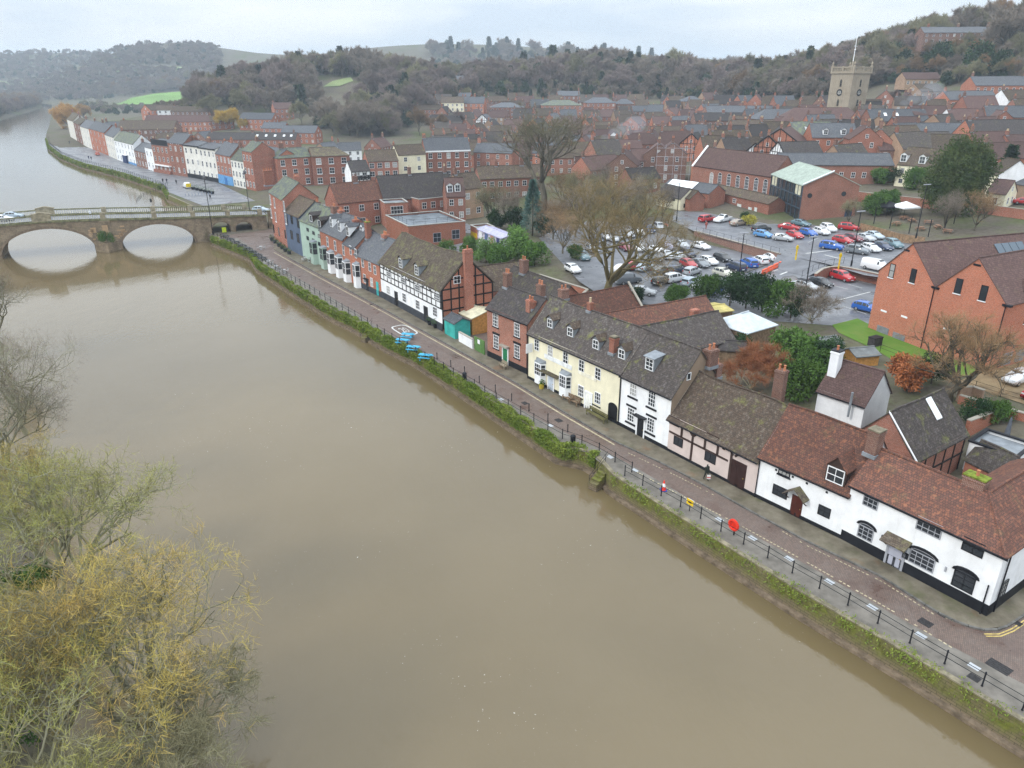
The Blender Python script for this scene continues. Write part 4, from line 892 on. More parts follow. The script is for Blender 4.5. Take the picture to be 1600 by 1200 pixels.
h = House('bay_fronted_cottage', 'narrow brick cottage with one white bay window and low slate roof', PX(541, 437), PX(558, 447), 7.0, 7.1, 10.2, BRO, SLATE); H9 = h
h.win(548, 391, .95, 1.7, 2, 2); h.win(556, 396, .95, 1.7, 2, 2); h.bay(553, 423, 2.0, 2.2, .8, LEAD, PAINTW, c=2, r=2); h.chimney(556, 343, 2.8, 1.2, 1.1, 3, BRK)

h = House('bay_fronted_terrace', 'brick terrace with three white bay windows and three white dormers in a slate roof', PX(505, 417), PX(541, 437), 7.5, 7.7, 11.2, BRO, SLATE); H10 = h
for px, py in ((512, 378), (524, 384), (537, 391)): h.win(px, py, 1.0, 2.0, 2, 2)
for px, py in ((513, 404), (525.5, 411), (537.5, 419)): h.bay(px, py, 2.3, 2.3, .9, LEAD, PAINTW, c=2, r=2)
for px, py in ((517.5, 347.5), (530, 354), (543, 361)): h.dormer(px, py, 1.2, 1.2, 1.7, True, SLATE, PAINTW, 2, 2)
h.chimney(522, 322, 3.2, 1.4, 1.1, 3, BRD); h.chimney(533, 333, 3.6, 1.2, 1.1, 2, BRK)

h = House('pale_green_house', 'pale green rendered house with two dark dormers and bay windows', PX(474, 402), PX(505, 417), 7.5, 8.1, 11.2, PALE, SLG); H11 = h
for px, py in ((481, 359), (490, 364), (499, 369)): h.win(px, py, 1.2, .7, 2, 1, BLACK)
for px, py in ((481, 372), (490, 376), (499, 381)): h.win(px, py, 1.2, .8, 2, 1, BLACK)
h.bay(486, 388, 2.4, 2.4, .9, LEAD, PALE, c=2, r=2); h.bay(502, 397, 2.4, 2.4, .9, LEAD, PALE, c=2, r=2)
h.dormer(486, 341, 1.0, 1.3, 1.3, True, TDRK, BTIMB, 1, 1); h.dormer(499, 349, 1.0, 1.3, 1.3, True, TDRK, BTIMB, 1, 1)

h = House('slate_blue_house', 'dark slate blue rendered house with rusty tile roof next to the tall brick house', PX(450, 389), PX(474, 402), 7.5, 8.6, 11.6, BLUEW, TBRN); H12 = h
for px, py in ((456, 343), (466, 349)): h.win(px, py, 1.3, 1.9, 2, 2, BLACK)
for px, py in ((456, 367), (466, 372)): h.win(px, py, 1.5, 2.0, 2, 2, BLACK)
h.chimney(495, 315, 5.6, 1.2, 1.2, 2, BRD)

h = House('tall_brick_townhouse', 'tall red brick townhouse with green slate roof nearest the bridge on the lower street', PX(429, 372), PX(450, 389), 8.0, 11.0, 14.3, BRK, SLG); H13 = h
for row in ((422.5, 312, 429, 317, 444, 322), (424, 333, 431, 339, 447, 342)):
    for k in range(0, 6, 2): h.win(row[k], row[k + 1], 1.1, 2.2, 2, 2, sill=PAINTW, gm=GLASS)
for px, py in ((428, 357), (436, 362), (446, 366)): h.win(px, py, 1.1, 2.0, 2, 2, BLACK)
h.chimney(418, 266, 1.2, 1.3, 2.2, 4, BRK); h.chimney(463, 275, 6, 1.0, 1.2, 3, BRK)
# ================================================================= buildings and yards behind the row
def house_e(name, label, eL, eR, D, eave, ridge, wall, roof, z0=None, **k):
    """a house whose front eaves are seen between two pixels"""
    p = on((eL[0] + eR[0]) / 2, (eL[1] + eR[1]) / 2, eave); z = T(p[0], p[1]) if z0 is None else z0
    return House(name, label, at(*eL, z + eave), at(*eR, z + eave), D, eave, ridge, wall, roof, z=z, **k)
def lwin(h, px, py, w, hh, c=2, r=2, fm=None, sill=None, **k):
    y, z = h.side(px, py, 0.0); return h.put_win(-.012, y, z, w, hh, c, r, fm, sill, -math.pi / 2, **k)

# car parks
LC = [at(x, y, 3.0) for x, y in [(842, 372), (905, 440), (940, 463), (1010, 476), (1100, 474), (1180, 500), (1250, 505), (1345, 512), (1372, 500), (1378, 438), (1300, 424), (1215, 398), (1150, 382), (1085, 362), (1035, 345), (960, 340), (880, 352)]]
sheet('car_park', LC, ASPHW, 0, None, 3.03)
UC = [at(x, y, 4.6) for x, y in [(1050, 345), (1090, 364), (1219, 398), (1290, 412), (1350, 430), (1480, 450), (1500, 420), (1440, 380), (1400, 345), (1330, 342), (1240, 350), (1200, 350), (1100, 332), (1055, 330)]]
sheet('upper_car_park', UC, ASPHW, 0, None, 4.64)
ra_ = [at(1205, 418, 3.1), at(1262, 432, 3.1)]; rb_ = [at(1215, 398, 4.6), at(1300, 412, 4.6)]
slope_sheet('car_park_ramp', [[(ra_[0][0], ra_[0][1], 3.06), (ra_[1][0], ra_[1][1], 3.06), (rb_[1][0], rb_[1][1], 4.68), (rb_[0][0], rb_[0][1], 4.68)]], ASPHW)
def paint(px0, px1, w, z, mat=None, name='road_marking'):
    a, b = at(*px0, z), at(*px1, z); d = (b - a)[:2]; d /= np.linalg.norm(d); n = np.array([-d[1], d[0]]) * w / 2
    m = MB(); m.quad((*(a[:2] - n), z), (*(b[:2] - n), z), (*(b[:2] + n), z), (*(a[:2] + n), z)); return tag(m.build(name, mat or LINE), kind='structure')
for a, b, w, z in [((1207, 424), (1235, 414), .35, 3.05), ((1219, 429), (1247, 418), .35, 3.05), ((1259, 396), (1300, 391), .4, 4.67), ((1288, 398), (1312, 404), .4, 4.67), ((1325, 444), (1347, 450), .14, 3.05), ((1335, 438), (1361, 444), .14, 3.05), ((1302, 446), (1325, 452), .14, 3.05), ((1306, 470), (1360, 456), .2, 3.05), ((1317, 478), (1354, 491), .14, 3.05), ((1075, 425), (1112, 417), .12, 3.05), ((1105, 420), (1140, 431), .12, 3.05), ((1095, 405), (1078, 409), .1, 3.05), ((1322, 396), (1340, 400), .12, 4.67), ((1278, 372), (1262, 379), .12, 4.67)]: paint(a, b, w, z)
# raised kerbed islands
for label_pts, z in (([(1137, 429), (1160, 428), (1190, 417), (1215, 405), (1219, 400), (1210, 396), (1180, 408), (1150, 419), (1140, 423)], 3.03), ([(1218, 440), (1222, 450), (1236, 458), (1262, 460), (1290, 449), (1262, 444), (1240, 432), (1224, 434)], 3.03)):
    P = [at(x, y, z) for x, y in label_pts]; m = MB(); m.extrude([(p[0], p[1], z) for p in P], (0, 0, .12)); o = m.build('traffic_island', asphalt('island_tarmac', (.13, .12, .12), .6)); o['kind'] = 'structure'
    for i in range(len(P)):
        a, b = P[i], P[(i + 1) % len(P)]; MB().bar((a[0], a[1], z + .075), (b[0], b[1], z + .075), .15, .16).build('kerb_stone', KERB, o)
sheet('lawn', [at(x, y, 3.0) for x, y in [(1300, 508), (1340, 498), (1356, 506), (1440, 543), (1500, 560), (1546, 576), (1530, 590), (1470, 585), (1420, 578), (1370, 548), (1310, 520)]], GRASS, 0, None, 3.05)
sheet('yard', [at(x, y, 3.0) for x, y in [(1495, 597), (1546, 577), (1600, 556), (1660, 560), (1690, 640), (1600, 632), (1540, 612)]], plain('yard_concrete', (.22, .16, .09), .7, .3, .5), 0, None, 3.06)

def wall_line(name, label, pts, z0, z1, th, mat, cat='wall', cope=None, group=None):
    """free-standing wall through world points"""
    o = pts[0]; root = thing(name, label, cat, (o[0], o[1], z0), 0, group); m = MB(); c = MB()
    for a, b in zip(pts[:-1], pts[1:]):
        m.bar((a[0] - o[0], a[1] - o[1], (z1 - z0) / 2 - .25), (b[0] - o[0], b[1] - o[1], (z1 - z0) / 2 - .25), th, z1 - z0 + .5)
        c.bar((a[0] - o[0], a[1] - o[1], z1 - z0 + .05), (b[0] - o[0], b[1] - o[1], z1 - z0 + .05), th + .1, .1)
    m.build('wall', mat, root); c.build('coping', cope or STONEG, root); return root
wall_line('retaining_wall', 'long dark brick retaining wall between the two car parks', [at(x, y, 4.6) for x, y in [(1086, 362), (1150, 379), (1219, 398)]], 3.0, 4.75, .4, BRD)
wall_line('retaining_wall', 'low red brick wall behind the lower row of parked cars', [at(x, y, 3.6) for x, y in [(1060, 356), (1090, 368), (1181, 393)]], 3.0, 3.9, .35, BRK)
wall_line('retaining_wall', 'curved brick retaining wall beside the red car below the upper car park', [at(x, y, 4.6) for x, y in [(1274, 430), (1285, 422), (1296, 419), (1312, 418), (1326, 420), (1345, 424), (1400, 436)]], 3.0, 4.8, .35, BRK)
railing('car_park_railing', 'thin railing on top of the long retaining wall between the car parks', [at(x, y, 4.75) for x, y in [(1088, 362), (1150, 379), (1217, 397)]], 2.2, 1.1, (.1, 1.05), .03, False, 4.8, None, .02)
railing('car_park_railing', 'thin railing curving above the red car in the car park', [at(x, y, 4.75) for x, y in [(1253, 432), (1270, 423), (1290, 415), (1318, 411)]], 2.2, 1.1, (.1, 1.05), .03, False, 4.7, None, .02)

# hall with round-headed windows
HZ = 4.6
a_ = at(1083, 258, HZ + 7.6); b_ = at(1206, 276, HZ + 7.6)
h = House('meeting_hall', 'long red brick hall with seven tall round headed windows beside the car park', a_, b_, 9.5, 7.6, 12.4, BRP, TPUR, z=HZ, cat='hall', ov=.1, sag=.02)
for k, px in enumerate((1111, 1124, 1138, 1152, 1166, 1180.5, 1195)):
    py = (285, 285.5, 287.5, 290, 292, 294.5, 297)[k]; h.win(px, py, 1.45, 4.1, 3 if k else 1, 5, arch=.7, gm=GLASS if k else GLASSL)
MB().extrude([(-.25, -.35, 7.3), (.45, -.35, 7.3), (.45, 4.75, 12.7), (-.25, 4.75, 12.7)], (0, 0, .22)).build('verge_coping', PAINTW, h.root); h.gutter(); HALL = h
# library: glazed front, seamed roof, brick gable
lb = at(1247, 346, HZ); la_ = h.a + h.u * (h.W + .02); d_ = lb - la_; d_[2] = 0
h2 = House('library', 'modern library with tall glazed front, pale green metal roof and brick gable with round windows', la_, lb, 13.0, 8.3, 11.2, GLASS, plain('green_metal_roof', (.36, .42, .36), .5, .15, .6), z=HZ, cat='library', gable_mat=BRP, ov=.3, sag=0)
W = h2.W
for i in range(9): MB().box(W * i / 8 - .09, W * i / 8 + .09, -.14, .0, 0, 8.3).build('mullion', plain('blue_grey_frame', (.05, .075, .1), .4), h2.root)
for z in (2.9, 5.6, 8.1): MB().box(-.1, W + .1, -.17, -.02, z - .12, z + .12).build('transom', plain('blue_grey_frame', (.05, .075, .1), .4), h2.root)
for x in (W * .02, W * .78): MB().box(x + .3, x + W * .17, -.05, -.01, 5.8, 7.9).build('blind', plain('cream_blind', (.6, .57, .42), .8), h2.root)
for i in range(22): x = -.1 + (W + .2) * i / 21; MB().bar((x, -.3, 8.24), (x, 6.5, 11.28), .06, .08).build('roof_seam', plain('seam', (.5, .55, .5), .5), h2.roof)
for y, z in ((1.8, 5.9), (9.6, 6.3)):
    m = MB(); m.lathe([(.55, 0), (.55, .08), (.01, .09)], n=14); o = m.build('round_window', GLASS, h2.root, (W + .01, y, z)); o.rotation_euler = (0, math.pi / 2, 0)
MB().box(W + .02, W + .1, 10.6, 12.2, 0, 2.6).build('side_door', plain('navy_door', (.03, .05, .09), .4), h2.root)
m = MB(); m.extrude([(W + .0, -.2, 8.35), (W + .4, -.2, 8.35), (W + .4, 6.5, 11.35), (W + .0, 6.5, 11.35)], (0, 0, .2)); m.build('verge', PAINTW, h2.root)
m = MB(); m.box(2.2, 6.5, -2.0, 0, 2.9, 3.05); m.build('entrance_canopy', plain('blue_grey_frame', (.05, .075, .1), .4), h2.root)
# low buildings at the foot of the hall
h = house_e('brick_annexe', 'low brick annexe with pale flat roof light in front of the hall', (1107, 296), (1202, 318), 5, 2.9, 4.3, BRK, TBRN, z0=HZ); o = h
for x_, w in ((3, 1.2), (12, 1.4)): h.put_win(x_, -.012, 1.6, w, 1.1, 3, 2)
x, z = h.plane(1132, 322); MB().box(x - 2.2, x + 2.2, -.14, -.03, z - .75, z + .75).build('sign_board', plain('blue_sign', (.02, .28, .55), .5, .05), h.root)
for k, (dx, w, dz) in enumerate(((-.7, 1.9, .35), (.0, 3.0, .0), (-.2, 2.6, -.35))): MB().box(x + dx - w / 2, x + dx + w / 2, -.16, -.14, z + dz - .07, z + dz + .07).build('sign_text', PAINTW, h.root)
for px, py, w, hh in ((1155, 324, 1.6, 1.7), (1172, 327, 1.3, 1.0), (1181, 328, 1.0, 1.2)): x, z = h.plane(px, py); MB().box(x - w / 2, x + w / 2, -.12, -.03, z - hh / 2, z + hh / 2).build('notice_board', plain('pale_poster', (.62, .66, .64), .6), h.root)
h = house_e('cream_bungalow', 'small cream bungalow with blue door at the edge of the car park', (1026, 302), (1064, 310), 5.5, 3.0, 5.2, CREAM, TDRK, z0=HZ, gable_mat=CREAM); h.put_win(h.W * .3, -.012, 2.3, 1.4, .6, 2, 1, BLACK); h.put_win(h.W * .7, -.012, 2.3, 1.4, .6, 2, 1, BLACK)
MB().box(h.W + .01, h.W + .08, 3.0, 4.2, 0, 2.2).build('side_door', plain('bright_blue_door', (.02, .16, .55), .4), h.root); MB().box(h.W + .01, h.W + .06, 1.0, 1.5, .6, 1.6).build('window', BLACK, h.root)
h = house_e('brick_outhouse', 'brick outhouse with brown roof between the cream bungalow and the hall', (1064, 306), (1078, 310), 4.2, 3.2, 5.0, BRK, TBRN, z0=HZ)
h = house_e('skylit_workshop', 'workshop with long white roof light behind the cream bungalow', (1034, 292), (1108, 302), 7, 3.8, 5.6, BRK, SLATE, z0=HZ); MB().extrude([(1.0, .2, 4.05), (h.W * .62, .2, 4.05), (h.W * .62, 3.2, 5.6), (1.0, 3.2, 5.6)], (0, 0, .1)).build('roof_light', plain('roof_light', (.8, .83, .85), .3, .05), h.root)

# big brick building with twin gables
BZ = 3.0; g0 = at(1356, 512, BZ); g1 = at(1440, 545, BZ); g2 = at(1546, 580, BZ)
for k, (near, far, lab, nm) in enumerate(((g1, g0, 'modern red brick block with two narrow gable windows, nearer the car park', 'brick_block'), (g2, g1, 'modern red brick block with second gable behind the bare tree', 'brick_block'))):
    Dd = float(np.linalg.norm((far - near)[:2])); yv = (far - near)[:2] / Dd; xv = np.array([yv[1], -yv[0]])
    h = House(nm, lab, near[:2], near[:2] + xv * (34 if k == 0 else 30), Dd, 8.3, 12.9, BRM, TPUR, z=BZ, cat='office block', og=.12, ov=.12, sag=0, group='twin gabled brick blocks')
    wins = ((1394, 423), (1427, 431)) if k == 0 else ((1498, 447), (1537, 458))
    for px, py in wins: lwin(h, px, py, .85, 1.85, 1, 2, BLACK, PAINTW)
    vents = ((1379, 517), (1404, 528)) if k == 0 else ()
    for px, py in vents: y, z = h.side(px, py, 0.0); MB().box(-.06, .0, y - 1.0, y + 1.0, z - .7, z + .6).build('louvre', plain('grey_louvre', (.2, .21, .23), .6), h.root)
    for px, py in (((1381, 486), (1413, 495)) if k == 0 else ((1480, 514), (1520, 526))): y, z = h.side(px, py, 0.0); MB().box(-.05, 0, y - .5, y + .5, z - .12, z + .12).build('stone_block', PAINTW, h.root)
    for px, py in (((1417, 391),) if k == 0 else ((1527, 414),)): y, z = h.side(px, py, 0.0); MB().box(-.05, 0, y - .45, y + .45, z - .12, z + .12).build('gable_vent', BLACK, h.root)
    MB().tube([(-.1, .1, -.3), (-.1, .1, 8.0)], .06, 6).build('downpipe', BLACK, h.root)
    MB().box(-.2, .3, -.5, .5, 8.05, 8.3).build('hopper', BLACK, h.root)
    if k == 1:
        h.put_win(5.2, -.012, 6.6, 1.5, 2.6, 2, 2, BLACK, PAINTW); h.dormer(0, 0, .2, 1.8, 1.2, True, TPUR, PAINTW, 2, 1, PAINTW, 1.0, x=5.2, z=8.6)
        for x_ in (3.0, 5.6, 9): MB().box(x_ - .9, x_ + .9, -.06, 0, .3, 1.9).build('louvre', plain('grey_louvre', (.2, .21, .23), .6), h.root)
        MB().tube([(7.4, -.1, -.3), (7.4, -.1, 8)], .06, 6).build('downpipe', BLACK, h.root)
    else:
        for j in range(4): MB().extrude([(13 + j * 1.3, 1.1, 8.3 + 1.1 * h.mf + .12), (14.2 + j * 1.3, 1.1, 8.3 + 1.1 * h.mf + .12), (14.2 + j * 1.3, 3.6, 8.3 + 3.6 * h.mf + .12), (13 + j * 1.3, 3.6, 8.3 + 3.6 * h.mf + .12)], (0, 0, .08)).build('solar_panel', glossy('solar_glass', (.08, .11, .14), .15), h.roof)

# backs of the quay row
h = house_e('white_back_cottage', 'white cottage with plum tile roof and white chimney behind the red roofed cottages', (1279, 608), (1352, 632), 5.2, 4.6, 7.4, WHITE, TPUR, z0=1.6, gable_mat=render_wall('grey_white_gable', (.6, .6, .6))); MB().tube([(h.W - 1.2, -.5, 3.0), (h.W - 1.2, -.5, 5.6)], .12, 8).build('flue', LEAD, h.root)
h.chimney(1309, 548, 1.6, .9, .9, 1, WHITE, cap=BLACK, below=2.0); h.gutter()
h = house_e('brick_barn', 'brick and timber barn with large grey tile roof and rooflight behind the corner cottage', (1430, 718), (1512, 676), 6.0, 4.2, 7.6, BRP, TGRY, z0=.8, gable_mat=BRP); HB = h
for x_ in np.linspace(.3, h.W - .3, 6): h.beam(x_, 0, x_, 4.0, .16)
h.beam(0, 2.2, h.W, 2.2, .16); x, z = h.plane(1474, 632, 2.2); MB().extrude([(h.W * .62, 1.4, 4.2 + 1.4 * h.mf + .06), (h.W * .62 + .9, 1.4, 4.2 + 1.4 * h.mf + .06), (h.W * .62 + .9, 2.8, 4.2 + 2.8 * h.mf + .06), (h.W * .62, 2.8, 4.2 + 2.8 * h.mf + .06)], (0, 0, .1)).build('rooflight', plain('roof_light', (.8, .83, .85), .3, .05), h.root)
m = MB(); m.extrude([(-.15, -.25, 4.02), (-.05, -.25, 4.02), (-.05, 3.0, 7.6), (-.15, 3.0, 7.6)], (0, 0, .14)); m.build('bargeboard', PAINTW, h.root)
h = house_e('lean_to_shed', 'small brick lean-to with mossy tile roof beside the barn', (1510, 715), (1565, 742), 3.2, 2.4, 3.9, BRO, TGRY, z0=.6)
h = house_e('flat_roofed_extension', 'flat roofed white extension with dark edging right of the barn', (1515, 690), (1590, 715), 4.0, 3.0, 3.2, WHITE, LEAD, z0=1.2, flat=True, ridge_mat=BLACK)
h = house_e('brick_store', 'old red brick store with tile roof and thick chimney behind the pink house', (1150, 650), (1205, 668), 4, 3.2, 5.0, BRK, TRED, z0=.6)
h.chimney(1222, 578, 2.0, 1.0, .9, 2, BRD, below=0)
h = house_at('red_roofed_wing', 'red tiled rear wing behind the cream pub, shorter of the two red roofs', 925, 456, 7.0, 13, 6.5, 4.4, 32, BRK, TRED); MB().extrude([(h.W + .02, -.3, 4.3), (h.W + .35, -.3, 4.3), (h.W + .35, 3.3, 7.4), (h.W + .02, 3.3, 7.4)], (0, 0, .2)).build('verge_coping', STONEG, h.root); h.chimney(0, 0, 3.2, 1.2, 1.0, 2, BRD, x=1.5, ztop=8.2)
h = house_at('red_roofed_wing', 'long red tiled rear wing behind the pub with a square brick stack', 1022, 476, 6.6, 18, 7.0, 3.8, 29, BRK, TRED); h.chimney(0, 0, 1.0, 1.1, .8, 0, BRK, x=14, ztop=5.9)
h = house_at('grey_roofed_wing', 'grey tiled rear wing behind the white townhouse', 1054, 499, 6.2, 15, 7.0, 3.4, 30, BRK, TGRY)
h = house_at('grey_roofed_wing', 'grey slate rear range behind the brick house with the green door', 845, 430, 7.2, 15, 6.0, 4.6, -57, BRK, TGRY); h.chimney(0, 0, 2.6, 1.1, 1.0, 2, BRD, x=3.5, ztop=8.9)
h = house_at('brown_roofed_wing', 'brown tiled rear wing behind the half-timbered gable', 772, 413, 8.0, 10, 7.0, 5.0, 32, BRK, TBRN)
h = house_at('shop_kiosk', 'turquoise kiosk with slate lean-to roof against the half-timbered gable', 714, 492, 3.2, 3.2, 2.6, 2.6, YAW * 57.2958, plain('turquoise_boards', (.05, .38, .34), .6), SLATE, cat='kiosk')
# pub terrace between the half-timbered gable and the brick house
wall_line('terrace_wall', 'low white wall with black emblem beside the turquoise kiosk', [at(718, 534), at(739, 546)], .05, 1.5, .25, WHITE)
g_ = thing('yard_gate', 'green double gate with paper notice beside the brick house', 'gate', at(742, 547), YAW); 
for i in range(2): MB().box(i * 1.35, i * 1.35 + 1.32, -.05, .05, .1, 2.1).build('gate_leaf', plain('moss_green_paint', (.1, .2, .06), .6), g_)
MB().box(.9, 1.5, -.08, -.05, 1.3, 1.9).build('notice', PAINTW, g_)
h = house_at('terrace_shelter', 'open wooden shelter with glowing lights and pale roof behind the green gate', 744, 478, 3.4, 6, 5.0, 2.7, YAW * 57.2958, WOODO, plain('cream_roofing', (.55, .52, .38), .7), cat='shelter')
g2_ = thing('hanging_light', 'warm lamp glowing under the shelter behind the green gate', 'lamp', at(742, 500, 1.9)); em = N('warm_lamp'); em.b.inputs['Emission Color'].default_value = (1, .45, .12, 1); em.b.inputs['Emission Strength'].default_value = 4; WARM = em.done((1, .6, .3), .5)
MB().lathe([(.02, .3), (.16, .1), (.16, 0), (.02, -.06)], n=8).build('lamp_shade', WARM, g2_)
h = house_e('glass_pavilion', 'garden pavilion with glazed hipped roof and wooden sides behind the pub', (1168, 519), (1213, 506), 6, 2.9, 4.3, WOOD, plain('glazed_roof', (.5, .55, .58), .25, .1), z0=2.2, hipL=2.2, hipR=2.2, cat='pavilion')
h = house_e('yellow_shelter', 'shelter with mustard yellow sheet roof beside the glazed pavilion', (1097, 491), (1145, 484), 4, 2.6, 2.9, WOOD, plain('mustard_sheet', (.45, .38, .14), .6), z0=2.4, cat='shelter')
h = house_e('garden_shed', 'garden shed with dark felt roof beside the bare brown shrub', (1124, 545), (1165, 548), 3, 2.0, 2.7, WOOD, TDRK, z0=1.6, cat='shed')
h = house_e('garden_shed', 'garden shed with grey felt roof and orange boards by the lawn fence', (1338, 556), (1375, 553), 2.8, 2.1, 2.6, WOODO, plain('roof_felt', (.16, .17, .17), .8), z0=2.4, cat='shed')
h = house_e('garden_shed', 'low shed with grey felt roof and dark green side near the lawn', (1290, 540), (1318, 535), 2.8, 2.0, 2.5, plain('dark_green_boards', (.02, .09, .06), .6), plain('roof_felt', (.16, .17, .17), .8), z0=2.4, cat='shed')
# garden walls
def gwall(label, pts, top, mat, th=.35):
    P = [on(x, y, top) for x, y in pts]; z = float(np.mean([T(p[0], p[1]) for p in P])); wall_line('garden_wall', label, P, z - .3, z + top, th, mat)
gwall('orange brick garden wall behind the brown roofed wing', [(842, 428), (918, 450), (905, 468)], 2.0, BRO)
gwall('tall old brick wall below the yard with the white car', [(1500, 618), (1555, 634), (1640, 655)], .9, BRO)
gwall('crumbling creeper covered brick wall running back from the barn', [(1512, 664), (1545, 645), (1570, 632)], 1.5, BRO)
gwall('ruined brick wall beside the bare tree', [(1500, 606), (1520, 604), (1538, 610)], 1.6, BRT)
gwall('grey garden wall behind the pink house', [(1120, 618), (1175, 628)], 1.5, STONEG)
gwall('red brick wall closing the walled garden below the evergreen', [(1335, 300), (1380, 304), (1470, 312)], 2.2, BRK)
gwall('brick wall along the lane at the right edge', [(1530, 318), (1620, 330)], 2.0, BRK)
railing('yard_railing', 'thin white-knobbed railing above the brick wall by the white car', [at(x, y, 3.2) for x, y in [(1375, 548), (1422, 566), (1470, 585), (1508, 602), (1555, 617), (1650, 645)]], 2.6, 1.0, (.5, .95), .03, True, 3.1, None, .018)
# flat-roofed orange brick building and the yards behind the bay fronted terrace
h = house_e('flat_roofed_building', 'orange brick building with wet flat roof and roof railing behind the terrace', (638, 354), (727, 346), 15, 5.4, 5.6, BRO, plain('wet_felt', (.12, .14, .16), .25, .35, .4), flat=True); FB = h
for px, py in ((683, 371), (712, 366)): h.win(px, py, 1.8, 2.0, 2, 2, GREYP)
railing('roof_railing', 'thin railing round the flat roof of the orange brick building', [h.a + h.u * x + h.n * y for x, y in ((.3, 14.5), (.3, .4), (h.W - .3, .4), (h.W - .3, 14.5))], 2.4, 1.0, (.5, 1.0), .025, False, h.z0 + 5.6, None, .02)
sheet('yard', [at(x, y, 1.2) for x, y in [(650, 395), (700, 408), (735, 412), (760, 400), (748, 375), (730, 360)]], ASPH, .06, 6)
h = house_e('mural_shed', 'long shed with painted figures on its wall beside the laurel bushes', (746, 357), (784, 372), 4, 2.8, 3.3, plain('mural_paint', (.45, .42, .5), .7, .6, 1.5), plain('lilac_roofing', (.38, .37, .5), .5), cat='shed'); 
for k in range(4): MB().box(h.W * (.08 + .24 * k), h.W * (.08 + .24 * k) + 1.3, -.06, -.01, .2, 2.5).build('painted_panel', [PAINTW, plain('mural_blue', (.1, .15, .3), .6), plain('mural_pink', (.5, .25, .2), .6), plain('mural_navy', (.05, .06, .16), .6)][k], h.root)
h = house_e('brick_shed', 'small orange brick shed with yellow sign by the mural', (735, 352), (746, 357), 4, 2.6, 2.7, BRO, LEAD, flat=True, cat='shed'); MB().box(.4, h.W - .3, -.06, -.01, .4, 1.4).build('yellow_sign', plain('yellow_sign', (.6, .42, .02), .5), h.root)
# ================================================================= the town beyond
def dress(h, st=2, fm=None, n=None, w=1.1, hh=1.5, gable=None, chim=None, gw=True, sill=None, c=2):
    W = h.W; n = n if n is not None else max(1, int(W / 2.9)); step = (h.e - .2) / st
    for k in range(st):
        for i in range(n): h.put_win(W * (i + .5) / n + random.uniform(-.1, .1), -.012, step * (k + .52), w, min(hh, step * .62), c, 2, fm, sill)
    if gable is not None and gw:
        rz = -math.pi / 2 if gable == 0 else math.pi / 2; X = -.012 if gable == 0 else W + .012
        for k in range(st): 
            for yy in ((.32, .68) if h.D > 6 else (.5,)): h.put_win(X, h.D * yy, step * (k + .52), .95, min(hh, step * .6), c, 2, fm, sill, rz)
        if h.r - h.e > 2.4: h.put_win(X, h.D * .5, h.e + .8, .85, 1.1, 2, 2, fm, sill, rz)
    for x, pots in (chim or ()): h.chimney(0, 0, h.ry + .01, .75 if pots < 3 else 1.2, .8, pots, random.choice((BRD, BRD, BRP)), x=x * W, pot=random.choice((TERRA, BUFF, BRD)), ztop=h.r + random.uniform(1.0, 1.7))
    return h
# Load Street: fronts facing the river
h = house_e('corner_block', 'three storey red brick corner block with hipped green slate roof facing the bridge', (432, 247), (486, 244), 11, 9.6, 12.2, BRK, SLG, hipL=4, hipR=.01); dress(h, 3, n=3, w=1.5, hh=2.0, sill=PAINTW); h.chimney(0, 0, 5.5, 1.6, 1, 4, BRD, x=h.W * .3, ztop=13.8); CB = h
h = house_e('brick_townhouse', 'orange brick return wing of the corner block along the far street', (399, 239.5), (431, 246.5), 8, 9.6, 12.0, BRO, SLATE, z0=CB.z0); dress(h, 3, n=3, w=1.4, hh=2.0, sill=PAINTW)
h = house_e('brick_townhouse', 'plain three storey brick house with mossy hipped roof right of the corner block', (487, 244), (546, 242), 10, 9.8, 12.2, BRK, TMOS, hipR=4, z0=CB.z0); dress(h, 3, n=3, w=1.7, hh=2.2, sill=PAINTW)
h = house_e('timbered_shop', 'small black and white timbered house with round patterned panels between brick houses', (549, 268), (578, 266), 6, 6.0, 9.0, WHITE, TDRK, z0=CB.z0)
for z in (2.0, 3.2, 4.4, 5.8): h.beam(0, z, h.W, z, .3)
for i in range(6): h.beam(h.W * i / 5, 2.0, h.W * i / 5, 5.8, .3)
h.grid_wins(2, (5.0,), 1.4, 1.0, 2, 1, PAINTW)
for i in range(5): x = h.W * (i + .5) / 5; o = MB().lathe([(.52, 0), (.52, .06), (.34, .06), (.34, 0)], n=12).build('timber_ring', TIMBER, h.root, (x, -.02, 3.8)); o.rotation_euler = (math.pi / 2, 0, 0)
h = house_e('white_windowed_house', 'brick house with large white sash windows left of the cream house', (575, 252), (622, 250), 8, 8.4, 11.6, BRK, TBRN, z0=CB.z0); dress(h, 3, n=4, w=1.6, hh=2.1)
h = house_e('cream_house', 'plain cream painted house between brick houses', (622, 242), (665, 240), 8, 9.4, 12.4, CREAM, TBRN, z0=CB.z0); dress(h, 3, n=2, w=1.2, hh=1.5)
h = house_e('georgian_house', 'five bay brick house with big slate roof and stacks at both ends', (665, 236), (735, 234), 9, 9.8, 14.0, BRK, SLATE, z0=CB.z0); dress(h, 3, n=5, w=1.4, hh=1.9, sill=PAINTW, chim=((.03, 4), (.97, 4))); MB().box(0, h.W, -.25, .0, 9.3, 9.8).build('cornice', PAINTW, h.root)
h = house_e('slate_roofed_house', 'brick house with slate roof hidden partly by the tall bare tree', (740, 237), (800, 239), 8, 8.5, 11.5, BRP, SLATE, z0=CB.z0); dress(h, 3, n=4, chim=((.05, 3),))
